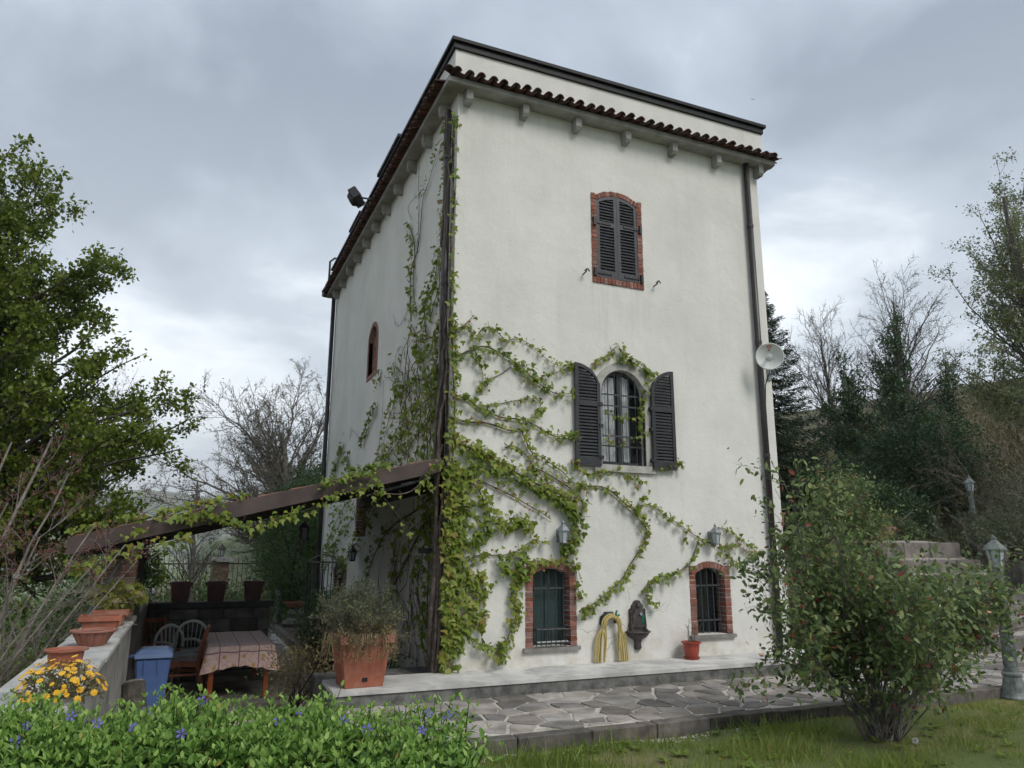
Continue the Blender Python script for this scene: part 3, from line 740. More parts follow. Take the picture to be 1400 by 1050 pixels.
def vbar(win, mp, u, v0, v1, n, r=.008, name='bar', mt='iron'):
    return MB().tube([mp(u, v0, n), mp(u, v1, n)], r, 6).build(name, MAT[mt], win)
def hbar(win, mp, u0, u1, v, n, w=.022, name='crossbar', mt='iron'):
    return MB().hexa([mp(u0, v-w/2, n-.005), mp(u1, v-w/2, n-.005), mp(u1, v-w/2, n+.005), mp(u0, v-w/2, n+.005), mp(u0, v+w/2, n-.005), mp(u1, v+w/2, n-.005), mp(u1, v+w/2, n+.005), mp(u0, v+w/2, n+.005)]).build(name, MAT[mt], win)

def ground_window(k, pane, label):
    mp, u0, u1, v0, vs, crn, dep = OPEN[k]
    w = window_part(mp, u0, u1, v0, vs, crn, dep, pane, label)
    mortar_bed(w, mp, u0, u1, v0, vs, crn, .1, 0, .004, dep-.04)
    brick_surround(w, mp, u0, u1, v0, vs, crn, .1, dep-.035, .012, top_out=vs+.115)
    MB().hexa([mp(u0-.14, v0-.055, -.1), mp(u1+.14, v0-.055, -.1), mp(u1+.14, v0-.055, .05), mp(u0-.14, v0-.055, .05), mp(u0-.14, v0-.005, -.1), mp(u1+.14, v0-.005, -.1), mp(u1+.14, v0-.008, .05), mp(u0-.14, v0-.008, .05)]).build('sill', MAT['sill'], w)
    nb = 5
    for i in range(nb):
        u = u0+(u1-u0)*(i+.5)/nb; t = math.sqrt(max(0, 1-((u-(u0+u1)/2)/((u1-u0)/2))**2))
        vbar(w, mp, u, v0+.01, vs+(crn-vs)*t*.9, -.075, .0085)
    for v in (v0+.36*(vs-v0)-.12, v0+.80*(vs-v0)):
        hbar(w, mp, u0, u1, v, -.075, .024)
        for i in range(nb):
            u = u0+(u1-u0)*(i+.5)/nb; MB().lathe([(.001, -.016), (.015, -.008), (.015, .008), (.001, .016)], 6, mp(u, v, -.066)).build('rivet', MAT['iron'], w)
    return w
w1 = ground_window(0, 'green_panel', 'ground floor window with a dark green panel behind bars')
mp = mf; u0, u1, v0 = OPEN[0][1], OPEN[0][2], OPEN[0][3]
MB().hexa([mp(u0+.27, v0+.005, -.188), mp(u0+.29, v0+.005, -.188), mp(u0+.29, v0+.005, -.176), mp(u0+.27, v0+.005, -.176), mp(u0+.27, 1.2, -.188), mp(u0+.29, 1.2, -.188), mp(u0+.29, 1.2, -.176), mp(u0+.27, 1.2, -.176)]).build('panel_edge', MAT['green_panel'], w1)
# flower rack bulging from the bars
rack = MB()
for v in (.30, .47): rack.tube([mp(u0+.02, v, -.07), mp(u0+.03, v, .07), mp(u1-.03, v, .07), mp(u1-.02, v, -.07)], .009, 5)
rack.hexa([mp(u0+.04, .288, .0), mp(u1-.04, .288, .0), mp(u1-.04, .288, .066), mp(u0+.04, .288, .066), mp(u0+.04, .296, .0), mp(u1-.04, .296, .0), mp(u1-.04, .296, .066), mp(u0+.04, .296, .066)])
for i in range(8):
    u = u0+.03+(u1-u0-.06)*i/7; rack.tube([mp(u, .26, .05), mp(u, .29, .074), mp(u, .49, .07)], .006, 5)
rack.build('flower_rack', MAT['black'], w1)
MB().box(u0+.05, u1-.06, -.055, -.01, .298, .316).build('shelf_board', MAT['white_plastic'], w1)
w2 = ground_window(1, 'glass', 'ground floor window with dark glass behind bars')

# arched first floor window
mp, u0, u1, v0, vs, crn, dep = OPEN[2]
w3 = window_part(mp, u0, u1, v0, vs, crn, dep, 'dark_room', 'arched first floor window with curtains behind an iron grille')
wframe(w3, mp, u0, u1, v0, vs, crn, dep)
for s_ in (0, 1):
    mb = MB(); a = u0+.045+s_*.31; prevs = []
    for side in (0, 1):
        for i in range(17):
            u = a+.012+i*.0165*(.8 if s_ else 1); prevs.append((u, -dep+.036+.008*math.sin(i*1.9+s_)))
        break
    vb, vtp = v0+.06, crn-.10 if s_ == 0 else crn-.07
    top = lambda u: min(vtp, vs-.02+math.sqrt(max(0, (crn-vs-.03)**2*(1-((u-(u0+u1)/2)/((u1-u0)/2))**2))))
    V_ = [mp(u, vb, n) for u, n in prevs]+[mp(u, top(u), n) for u, n in prevs]; n_ = len(prevs)
    mb._a(V_, [(i, i+1, n_+i+1, n_+i) for i in range(n_-1)]); mb.build('curtain', MAT['curtain'], w3, smooth=True)
P = arch_poly(u0+.05, u1-.05, v0+.05, vs-.01, crn-.05); mb = MB(); mb._a([mp(u, v, -dep+.05) for u, v in P], [tuple(range(len(P)))]); mb.build('pane', MAT['clear_glass'], w3)
# stone frame
mb = MB(); band = .115; Pi = [(u0, v0), (u0, vs)]+seg_arc(u0, u1, vs, crn, 16)[1:-1]+[(u1, vs), (u1, v0)]; Po = [(u0-band, v0), (u0-band, vs)]+seg_arc(u0-band, u1+band, vs, crn+band, 16)[1:-1]+[(u1+band, vs), (u1+band, v0)]
for i in range(len(Pi)-1):
    a, b, c, d = Pi[i], Pi[i+1], Po[i+1], Po[i]
    mb.hexa([mp(*a, -.05), mp(*b, -.05), mp(*b, .022), mp(*a, .022), mp(*d, -.05), mp(*c, -.05), mp(*c, .022), mp(*d, .022)])
mb.build('stone_frame', MAT['stone_frame'], w3)
MB().hexa([mp(u0-.14, v0-.11, -.1), mp(u1+.14, v0-.11, -.1), mp(u1+.14, v0-.11, .05), mp(u0-.14, v0-.11, .05), mp(u0-.14, v0-.002, -.1), mp(u1+.14, v0-.002, -.1), mp(u1+.14, v0-.006, .05), mp(u0-.14, v0-.006, .05)]).build('sill', MAT['stone_frame'], w3)
nb = 7
for i in range(nb):
    u = u0+.02+(u1-u0-.04)*i/(nb-1); t = math.sqrt(max(0, 1-((u-(u0+u1)/2)/((u1-u0)/2))**2)); vbar(w3, mp, u, v0+.005, vs-.04+(crn-vs)*t, -.02, .0075)
for v in (3.02, 3.17, 3.63, 3.80): hbar(w3, mp, u0, u1, v, -.02, .02)

def shutter_leaf(mp, u0, u1, v0, topf, n0, n1, mt, mids, label=None, parent=tower, brow=.055, slat_pitch=.052):
    mb = MB(); sw = .055
    def bx_(a, b, c, d): mb.hexa([mp(a, c, n0), mp(b, c, n0), mp(b, c, n1), mp(a, c, n1), mp(a, d, n0), mp(b, d, n0), mp(b, d, n1), mp(a, d, n1)])
    def st(a, b):  # stile with a sloped top
        mb.hexa([mp(a, v0, n0), mp(b, v0, n0), mp(b, v0, n1), mp(a, v0, n1), mp(a, topf(a), n0), mp(b, topf(b), n0), mp(b, topf(b), n1), mp(a, topf(a), n1)])
    st(u0, u0+sw); st(u1-sw, u1); bx_(u0+sw, u1-sw, v0, v0+.11)
    for m in mids: bx_(u0+sw, u1-sw, m-.04, m+.04)
    k = 8
    for i in range(k):
        a, b = u0+sw+(u1-u0-2*sw)*i/k, u0+sw+(u1-u0-2*sw)*(i+1)/k
        mb.hexa([mp(a, topf(a)-brow, n0), mp(b, topf(b)-brow, n0), mp(b, topf(b)-brow, n1), mp(a, topf(a)-brow, n1), mp(a, topf(a), n0), mp(b, topf(b), n0), mp(b, topf(b), n1), mp(a, topf(a), n1)])
    leaf = mb.build('shutter', MAT[mt], parent)
    if label: leaf['label'] = label
    v = v0+.13
    while v < max(topf(u0), topf(u1)):
        if not any(abs(v-m) < .062 for m in mids):
            us = [u0+sw+(u1-u0-2*sw)*i/24 for i in range(25)]; ok = [u for u in us if topf(u)-brow*.6 > v+.02]
            if len(ok) > 4:
                a, b = ok[0]-.004, ok[-1]+.004; c0, c1 = n0+.004, n1-.004
                MB().hexa([mp(a, v+.022, c0), mp(b, v+.022, c0), mp(b, v-.020, c1), mp(a, v-.020, c1), mp(a, v+.030, c0), mp(b, v+.030, c0), mp(b, v-.011, c1), mp(a, v-.011, c1)]).build('slat', MAT[mt], leaf)
        v += slat_pitch
    return leaf
# open shutters beside the arched window: curved tops, tall edge outside
def arc_top(c, half, base, rise): return lambda u: base+rise*math.sqrt(max(0.0, 1-((u-c)/half)**2))
shl = shutter_leaf(mf, 1.872, 2.29, 2.70, arc_top(1.872, .44, 3.78, .44), .035, .075, 'shutter', (3.62,), 'open shutter leaf left of the arched window', slat_pitch=.048)
shr = shutter_leaf(mf, 3.185, 3.60, 2.70, arc_top(3.60, .44, 3.78, .46), .045, .085, 'shutter', (3.62,), 'open shutter leaf right of the arched window', slat_pitch=.048)
for sh, us in ((shl, 2.29), (shr, 3.185)):
    for v in (2.83, 3.30, 3.62):
        MB().box(us-.03, us+.03, -.09, -.0, v-.025, v+.025).build('hinge', MAT['black'], sh)
# closed shutters of the upper window in their brick surround
mp, u0, u1, v0, vs, crn, dep = OPEN[3]
w4 = window_part(mp, u0, u1, v0, vs, crn, dep, 'dark_room', 'second floor window closed by its shutters in a brick surround')
mortar_bed(w4, mp, u0, u1, v0, vs, crn, .088, .1, .004, .02)
MB().hexa([mp(u0-.085, v0-.093, -.02), mp(u1+.085, v0-.093, -.02), mp(u1+.085, v0-.093, .005), mp(u0-.085, v0-.093, .005), mp(u0-.085, v0-.001, -.02), mp(u1+.085, v0-.001, -.02), mp(u1+.085, v0-.001, .005), mp(u0-.085, v0-.001, .005)]).build('mortar', MAT['mortar'], w4)
brick_surround(w4, mp, u0, u1, v0, vs, crn, .088, .05, .014, sillrow=True, reveal=False, top_out=vs+.115)
cu = (u0+u1)/2; a_ = (u1-u0)/2; h_ = crn-vs; R_ = (a_*a_+h_*h_)/(2*h_)
topu = lambda u: crn-R_+math.sqrt(max(0, R_*R_-(u-cu)**2))-.004
for a, b, lb in ((u0+.005, cu-.002, 'left leaf of the closed upper shutters'), (cu+.002, u1-.005, 'right leaf of the closed upper shutters')):
    sh = shutter_leaf(mf, a, b, v0+.005, topu, -.035, .006, 'shutter_up', (6.55,), lb, slat_pitch=.05)
    ue = a if a < cu-.1 else b; s_ = -1 if a < cu-.1 else 1
    for v in (5.72, 6.56):
        MB().hexa([Vector(q) for q in [(min(ue-s_*.26, ue+s_*.05), -.006, v-.018), (max(ue-s_*.26, ue+s_*.05), -.006, v-.018), (max(ue-s_*.26, ue+s_*.05), -.02, v-.018), (min(ue-s_*.26, ue+s_*.05), -.02, v-.018), (min(ue-s_*.26, ue+s_*.05), -.006, v+.018), (max(ue-s_*.26, ue+s_*.05), -.006, v+.018), (max(ue-s_*.26, ue+s_*.05), -.02, v+.018), (min(ue-s_*.26, ue+s_*.05), -.02, v+.018)]]).build('strap_hinge', MAT['black'], sh)
        MB().box(ue+s_*.05-.022, ue+s_*.05+.022, -.05, .0, v-.07, v+.07).build('hinge_pin', MAT['black'], sh, bevel=.004)
# shutter catches
for ux in (2.075, 3.365):
    MB().tube([(ux, 0, 5.645), (ux, -.10, 5.655), (ux, -.12, 5.70)], .011, 6).tube([(ux-.035, -.118, 5.66), (ux+.02, -.118, 5.70), (ux+.05, -.118, 5.66)], .011, 5).build('shutter_catch', MAT['black'], tower)
# small window of the left wall, with its brick lined reveal and grey boards
mp, u0, u1, v0, vs, crn, dep = OPEN[4]
w5 = window_part(mp, u0, u1, v0, vs, crn, dep, 'dark_room', 'small arched window high in the left wall')
vv = v0+.01
while vv < crn-.05:
    brick_box(w5, mp, u0+.01, u1-.01, vv, vv+.062, -dep+.03, -.075); vv += .078
mb = MB(); band = .09; Pi = arch_poly(u0, u1, v0, vs, crn); Po = arch_poly(u0-band, u1+band, v0-band, vs, crn+band)
for i in range(len(Pi)):
    a, b, c, d = Pi[i], Pi[(i+1) % len(Pi)], Po[(i+1) % len(Pi)], Po[i]
    mb.hexa([mp(*a, -.2), mp(*b, -.2), mp(*b, .014), mp(*a, .014), mp(*d, -.05), mp(*c, -.05), mp(*c, .014), mp(*d, .014)])
MAT['brick_paint'] = mat('painted_surround', (.20, .10, .08), (.27, .14, .115), 8, .9, .3, 60)
mb.build('surround', MAT['brick_paint'], w5)
# arched side door, and a small brick window under the lean-to
mp, u0, u1, v0, vs, crn, dep = OPEN[5]
dr = window_part(mp, u0, u1, v0, vs, crn, dep, 'dark_room'); dr.name = 'door'; dr['label'] = 'dark arched side door in the left wall'
brick_surround(dr, mp, u0, u1, vs-.6, vs, crn, .1, .2, .012, top_out=vs+.15)
MB().hexa([mp(u0+.02, v0, -.3), mp(u1-.02, v0, -.3), mp(u1-.02, v0, -.27), mp(u0+.02, v0, -.27), mp(u0+.02, vs, -.3), mp(u1-.02, vs, -.3), mp(u1-.02, vs, -.27), mp(u0+.02, vs, -.27)]).build('door_leaf', MAT['wood_dark'], dr)
mp, u0, u1, v0, vs, crn, dep = OPEN[6]
w6 = window_part(mp, u0, u1, v0, vs, crn, dep, 'glass', 'brick framed window of the left wall under the lean-to roof')
mortar_bed(w6, mp, u0, u1, v0, vs, crn, .14, 0, .004, dep-.04)
brick_surround(w6, mp, u0, u1, v0, vs, crn, .14, dep-.03, .03, top_out=vs+.11)

# parapet and coping above the eave
d = .09
pp = MB().box(-d, W+d, -d, LEN+d, 8.30, 8.92).build('parapet', MAT['stucco'], tower)
mb = MB(); a, b = .125, .165
mb.box(-a, W+a, -a, LEN+a, 8.88, 8.975).box(-b, W+b, -b, LEN+b, 8.985, 9.045).box(-a+.01, W+a-.01, -a+.01, LEN+a-.01, 8.976, 8.984)
cop = mb.build('coping', MAT['coping'], tower, bevel=.006)
mb = MB(); mb.box(-.20, .3, 2.9, 4.6, 9.05, 9.12); mb.box(-.19, .3, 6.4, 7.6, 9.05, 9.11); mb.build('raised_coping', MAT['coping'], tower, bevel=.005)
mb = MB(); mb.tube([(-.22, 10.05, 8.42), (-.22, 10.05, 9.2), (-.1, 10.05, 9.32), (.1, 10.05, 9.28)], .03, 8); mb.build('vent_pipe', MAT['pipe'], tower)
# eave slab
o_ = .235
mb = MB(); P = [(-o_, -o_), (W+o_, -o_), (W+o_, LEN+o_), (-o_, LEN+o_)]
mb.prism([Vector((x, y, 8.215)) for x, y in P], [Vector((x, y, 8.305)) for x, y in P])
eave = mb.build('eave', MAT['eave'], tower, bevel=.006)
brk = MB().hexa([Vector(q) for q in [(-.062, -.0, -.02), (.062, 0, -.02), (.062, .002, -.02), (-.062, .002, -.02)]+[(-.062, 0, 0)]*0 + [(-.062, -.0, .24), (.062, 0, .24), (.062, .002, .24), (-.062, .002, .24)]])
brm = bpy.data.meshes.new('bracket'); q = [(x_*.82, y_, z_ if z_ > .1 else z_+.03) for x_, y_, z_ in [(-.062, .0, .0), (.062, .0, .0), (.062, -.13, .0), (.062, -.165, .045), (-.062, -.13, .0), (-.062, -.165, .045), (-.062, 0, .235), (.062, 0, .235), (.062, -.165, .235), (-.062, -.165, .235)]]
brm.from_pydata(q, [], [(0, 1, 2, 4), (4, 2, 3, 5), (5, 3, 8, 9), (9, 8, 7, 6), (1, 7, 8, 3, 2), (0, 4, 5, 9, 6), (0, 6, 7, 1)]); brm.materials.append(MAT['eave'])
for k in range(7): add('bracket', brm, None, eave, (.13+.917*k, 0.002, 7.985))
for k in range(11): add('bracket', brm, None, eave, (.002, .42+.915*k, 7.985), (0, 0, -PI/2))
for k in range(3): add('bracket', brm, None, eave, (W-.002, .3+1.5*k, 7.985), (0, 0, PI/2))
# roof tiles: covers and pans running down over the eave
def tile_mesh(name, r0, r1, L, conv, n=7, th=.014):
    V = []; F = []
    for (rr) in (0, 1):
        for j, (y, R) in enumerate(((0, r0), (-L, r1))):
            for i in range(n+1):
                a = PI*i/n; q = R-(th if rr else 0)
                zz = q*math.sin(a)*(.9 if conv else -.42); V.append((-q*math.cos(a), y, zz))
    m = n+1
    for i in range(n): F += [(i, i+1, m+i+1, m+i), (2*m+i, 3*m+i, 3*m+i+1, 2*m+i+1), (m+i, m+i+1, 3*m+i+1, 3*m+i)]
    F += [(0, m, 3*m, 2*m), (n, 2*m+n, 3*m+n, m+n)]
    me = bpy.data.meshes.new(name); me.from_pydata(V, [], F); me.materials.append(MAT['tile']); me.polygons.foreach_set('use_smooth', [True]*len(F)); return me
tc_, tp_ = tile_mesh('tile', .052, .064, .39, True), tile_mesh('pan_tile', .080, .072, .385, False)
rngt = random.Random(4)
def tile_row(n, f, rz):
    for k in range(n):
        p, sl = f(k, n)
        add('tile', tc_, None, eave, Vector(p)+Vector((0, 0, .046+rngt.uniform(-.006, .006))), Euler((sl+rngt.uniform(-.03, .03), rngt.uniform(-.05, .05), rz+rngt.uniform(-.03, .03))))
        q, sl = f(k+.5, n)
        add('pan_tile', tp_, None, eave, Vector(q)+Vector((0, 0, .040)), Euler((sl, 0, rz)))
tile_row(33, lambda k, n: ((-.13+(W+.26)*k/(n-1), .02, 8.36), RAD(12)), 0)
tile_row(56, lambda k, n: ((.02, .05+(LEN+.1)*k/(n-1), 8.36), RAD(12)), -PI/2)
tile_row(8, lambda k, n: ((W-.02, -.1+.185*k, 8.36), RAD(12)), PI/2)
for (x, y, rz) in ((.0, .0, -PI/4), (W, .0, PI/4)):
    add('hip_tile', tc_, None, eave, (x-.02*(1 if x else -1), .02, 8.49), Euler((RAD(14), 0, rz)), (1.15, 1.0, 1.1))
# downpipes
dp1 = MB().tube([(5.37, -.07, 8.23), (5.37, -.07, -.02)], .05, 10).build('downpipe', MAT['pipe'], tower, smooth=True)
for z in (7.0, 4.9, 3.0, 1.2): MB().tube([(5.37, -.07, z), (5.37, -.07, z+.05)], .057, 10).build('pipe_clip', MAT['pipe'], dp1)
dp2 = MB().tube([(-.085, .20, 8.0), (-.085, .20, -.02)], .055, 10).build('downpipe', MAT['pipe'], tower, smooth=True)
for z in (7.2, 5.2, 3.2, 1.2): MB().tube([(-.085, .20, z), (-.085, .20, z+.05)], .062, 10).build('pipe_clip', MAT['pipe'], dp2)
dp3 = MB().tube([(-.08, 9.92, 8.24), (-.08, 9.92, -.6)], .055, 10).build('downpipe', MAT['pipe'], tower, smooth=True)
MB().tube([(-.02, 10.3, 8.32), (-.30, 10.27, 8.30), (-.30, 9.98, 8.30)], .07, 8).build('gutter_end', MAT['pipe'], tower)
# corner bead of the stucco
MB().box(-.006, .02, -.006, .02, .0, 7.95).build('corner_bead', MAT['stucco'], tower)

# ------------------------------------------------------------------ terrace wall, lean-to roof
tw = thing('terrace_wall', 'weathered low concrete wall along the left edge of the terrace', 'wall', (-3.84, -5.2, TZ))
MB().box(-4.02, -3.66, -5.2, 6.6, -2.2, .66).build('wall_body', MAT['parapet_wall'], tw)
rng = random.Random(31); y = -5.25
while y < 6.5:
    L_ = rng.uniform(1.2, 1.9); MB().box(-4.07+rng.uniform(-.01, .01), -3.625+rng.uniform(-.01, .008), y, y+L_-.008, .6605, .72+rng.uniform(-.004, .004)).build('cap_slab', MAT['concrete'], tw, bevel=.012); y += L_
# rear wall with a slab on top
bw = thing('stone_wall', 'low dark stone block wall with a slab on top behind the table', 'wall', (-2.7, 5.15, TZ))
MB().box(-3.655, -1.66, 5.06, 5.3, TZ, .50).build('mortar', MAT['slab_dark'], bw)
z = TZ; row = 0
while z < .44:
    h = min(rng.uniform(.17, .24), .5-z); x = -3.65
    while x < -1.66:
        w = min(rng.uniform(.28, .55), -1.65-x)
        if -1.65-(x+w) < .12: w = -1.65-x
        MB().box(x+.008, x+w-.008, 5.02+rng.uniform(-.012, .012), 5.1, z+.007, z+h-.007).build('stone', MAT['stone_dark'], bw, bevel=.01); x += w
    z += h
MB().box(-3.655, -1.60, 4.98, 5.36, .502, .60).build('top_slab', MAT['slab_dark'], bw, bevel=.008)

lt = thing('lean_to_roof', 'brown lean-to roof with vine covered front beam beside the tower', 'roof', (-2.2, 0, TZ))
SL = (2.66-1.60)/(4.34-.24)                       # fall of the roof per metre
zt_ = lambda x: 2.68+SL*(x+.24)                   # top of the beam
def raf(y, x0=-4.33, x1=-.13, w=.07, h=.20, dz=0, name='rafter', mt='beam'):
    return MB().hexa([Vector((x0, y, zt_(x0)-h+dz)), Vector((x1, y, zt_(x1)-h+dz)), Vector((x1, y+w, zt_(x1)-h+dz)), Vector((x0, y+w, zt_(x0)-h+dz)),
                      Vector((x0, y, zt_(x0)+dz)), Vector((x1, y, zt_(x1)+dz)), Vector((x1, y+w, zt_(x1)+dz)), Vector((x0, y+w, zt_(x0)+dz))]).build(name, MAT[mt], lt, bevel=.004)
raf(-.02, h=.19, name='front_beam')
for y in (1.0, 2.0, 3.0, 4.0, 5.1): raf(y, w=.09, h=.15, dz=-.06, mt='wood_dark')
for k in range(22):
    x0 = -4.30+k*.189; x1 = x0+.180
    MB().hexa([Vector((x0, .052, zt_(x0)-.058)), Vector((x1, .052, zt_(x1)-.058)), Vector((x1, 5.3, zt_(x1)-.058)), Vector((x0, 5.3, zt_(x0)-.058)),
               Vector((x0, .052, zt_(x0)-.03)), Vector((x1, .052, zt_(x1)-.03)), Vector((x1, 5.3, zt_(x1)-.03)), Vector((x0, 5.3, zt_(x0)-.03))]).build('roof_board', MAT['wood_dark'], lt)
# tiles: flat courses of orange tile, too thin at this distance to tell apart
mb = MB()
for k in range(11):
    x0 = -4.28+k*.375; x1 = x0+.42
    if x1 > -.13: x1 = -.13
    for j in range(24):
        y0 = .056+j*.222
        mb.hexa([Vector((x0, y0, zt_(x0)-.012)), Vector((x1, y0, zt_(x1)-.028)), Vector((x1, y0+.216, zt_(x1)-.028)), Vector((x0, y0+.216, zt_(x0)-.012)),
                 Vector((x0, y0+.03, zt_(x0)+.018)), Vector((x1, y0+.03, zt_(x1)+.0)), Vector((x1, y0+.186, zt_(x1)+.0)), Vector((x0, y0+.186, zt_(x0)+.018))])
o = mb.build('roof_tiles', MAT['tile_orange'], lt); o['kind'] = 'stuff'
# wall plate and rear purlin, post
MB().box(-.13, -.02, .3, 5.2, 2.30, 2.46).build('wall_plate', MAT['wood_dark'], lt)
MB().bar((-3.80, .25, zt_(-3.8)-.29), (-3.80, 5.2, zt_(-3.8)-.29), .13, .14).build('purlin', MAT['wood_dark'], lt)
MB().box(-3.71, -3.60, 1.02, 1.13, TZ, zt_(-3.65)-.2).build('post', MAT['wood_dark'], lt)
MB().box(-3.86, -3.74, 5.0, 5.12, .72, zt_(-3.8)-.3).build('post', MAT['wood_dark'], lt)
# brick pier on the wall
pr_ = thing('brick_pier', 'square brick pier standing on the terrace wall under the beam', 'pier', (-3.84, .72, .72))
z = .722; k = 0; ztop = zt_(-3.84)-.235
while z < ztop-.02:
    h = min(.06, ztop-z)
    for s_ in (0, 1):
        if k % 2 == 0: bxs = (-4.02+s_*.185, -4.02+s_*.185+.178, .53, .90)
        else: bxs = (-4.02, -3.657, .53+s_*.19, .53+s_*.19+.183)
        MB().box(*bxs, z, z+h-.004).build('brick', MAT['oldbrick'], pr_, bevel=.004)
    z += .066; k += 1
MB().box(-4.012, -3.665, .54, .895, .7221, ztop-.002).build('mortar', MAT['mortar'], pr_)
MB().bar((-4.10, .35, .74), (-3.78, .50, 1.45), .09, .03).build('leaning_board', MAT['bark_grey'], pr_)
# hanging lantern under the front beam and its bracket
hl = thing('hanging_lantern', 'small dark lantern hanging from the lean-to rafters', 'lantern', (-1.70, 1.04, 1.62))
MB().lathe([(.035, 0), (.055, .02), (.065, .16), (.085, .17), (.03, .23), (.008, .25)], 6, (-1.70, 1.04, 1.62)).build('body', MAT['black'], hl)
MB().tube([(-1.70, 1.04, 1.86), (-1.70, 1.04, zt_(-1.7)-.20)], .006, 5).build('chain', MAT['black'], hl)

# ------------------------------------------------------------------ table, cloth, chairs, bin
tb = thing('garden_table', 'wooden garden table under the patterned cloth', 'table', (-2.3, 3.2, TZ))
MB().box(-2.73, -1.87, 2.22, 4.20, .13, .165).build('table_top', MAT['wood_red'], tb)
for x in (-2.67, -1.93):
    for y in (2.30, 4.10): MB().box(x-.035, x+.035, y-.035, y+.035, TZ, .13).build('leg', MAT['wood_red'], tb, bevel=.004)
MB().box(-2.66, -1.94, 2.30, 2.33, .04, .129).build('apron', MAT['wood_red'], tb)
m_, nt_, bs_ = newmat('patterned_cloth'); p_ = wcoord(nt_); Lk = nt_.links
sep_ = N(nt_, 'ShaderNodeSeparateXYZ'); Lk.new(p_, sep_.inputs[0])
uu = mth(nt_, 'ADD', sep_.outputs[0], 20.0); vv_ = mth(nt_, 'SUBTRACT', sep_.outputs[1], sep_.outputs[2])
fu = mth(nt_, 'FRACT', mth(nt_, 'DIVIDE', uu, .26)); fv = mth(nt_, 'FRACT', mth(nt_, 'DIVIDE', mth(nt_, 'ADD', vv_, 20.), .26))
base_ = ramp(nt_, noise(nt_, p_, 28, 5, .7), [(.36, (.60, .33, .33)), (.5, (.68, .47, .42)), (.66, (.72, .6, .5))])
lu = fmap(nt_, mth(nt_, 'ABSOLUTE', mth(nt_, 'SUBTRACT', fu, .5)), .46, .475); lv = fmap(nt_, mth(nt_, 'ABSOLUTE', mth(nt_, 'SUBTRACT', fv, .5)), .46, .475)
base_ = cmix(nt_, mth(nt_, 'MULTIPLY', mth(nt_, 'MAXIMUM', lu, lv), .75), base_, (.10, .035, .05))
def dot_(cu, cv, r, c, b):
    a = mth(nt_, 'SUBTRACT', fu, cu); q = mth(nt_, 'SUBTRACT', fv, cv)
    dd = mth(nt_, 'SQRT', mth(nt_, 'ADD', mth(nt_, 'MULTIPLY', a, a), mth(nt_, 'MULTIPLY', q, q)))
    return cmix(nt_, fmap(nt_, dd, r*.8, r, .9, 0), b, c)
base_ = dot_(.25, .25, .11, (.50, .28, .06), base_); base_ = dot_(.75, .62, .12, (.50, .30, .07), base_); base_ = dot_(.5, .82, .09, (.55, .5, .42), base_); base_ = dot_(.52, .42, .07, (.52, .45, .36), base_)
Lk.new(base_, bs_.inputs['Base Color']); bs_.inputs['Roughness'].default_value = .55; MAT['cloth'] = m_
def cloth():
    x0, x1, y0, y1, zt = -2.75, -1.85, 2.20, 4.22, .170; drop = .27; V = []; F = []
    per = []; k = 14
    ring = [(x0+(x1-x0)*i/12, y0) for i in range(12)]+[(x1, y0+(y1-y0)*i/24) for i in range(24)]+[(x1-(x1-x0)*i/12, y1) for i in range(12)]+[(x0, y1-(y1-y0)*i/24) for i in range(24)]
    n = len(ring); cx, cy = (x0+x1)/2, (y0+y1)/2
    V += [(x0+.01+(x1-x0-.02)*i/8, y0+.01+(y1-y0-.02)*j/12, zt+.004*math.sin(i*1.3)*math.sin(j*.9)) for j in range(13) for i in range(9)]
    F += [(j*9+i, j*9+i+1, (j+1)*9+i+1, (j+1)*9+i) for j in range(12) for i in range(8)]
    b = len(V)
    for r in range(7):
        f = r/6
        for i, (x, y) in enumerate(ring):
            nx_ = (-1 if x <= x0+1e-6 else 0)+(1 if x >= x1-1e-6 else 0); ny_ = (-1 if y <= y0+1e-6 else 0)+(1 if y >= y1-1e-6 else 0)
            cor = abs(nx_)*abs(ny_); near = min(abs(x-x0)+abs(y-y0), abs(x-x1)+abs(y-y0), abs(x-x0)+abs(y-y1), abs(x-x1)+abs(y-y1))
            fl = .015+.06*math.exp(-near*9)+.02*math.sin(i*1.7)
            dl = drop+.07*math.exp(-near*8)+.012*math.sin(i*2.3+.6)+.012*math.sin(i*.8)
            V.append((x+nx_*fl*f, y+ny_*fl*f, zt-.003-dl*f if r else zt))
    for r in range(6):
        for i in range(n): F.append((b+r*n+i, b+(r+1)*n+i, b+(r+1)*n+(i+1) % n, b+r*n+(i+1) % n))
    o = thing('tablecloth', 'pink patterned oilcloth with yellow and white motifs draped over the table', 'tablecloth', (-2.3, 3.2, .17))
    me = mesh_np('cloth', np.array(V)-np.array((-2.3, 3.2, .17)), np.array(F), smooth=True); add('cloth', me, MAT['cloth'], o)
cloth()

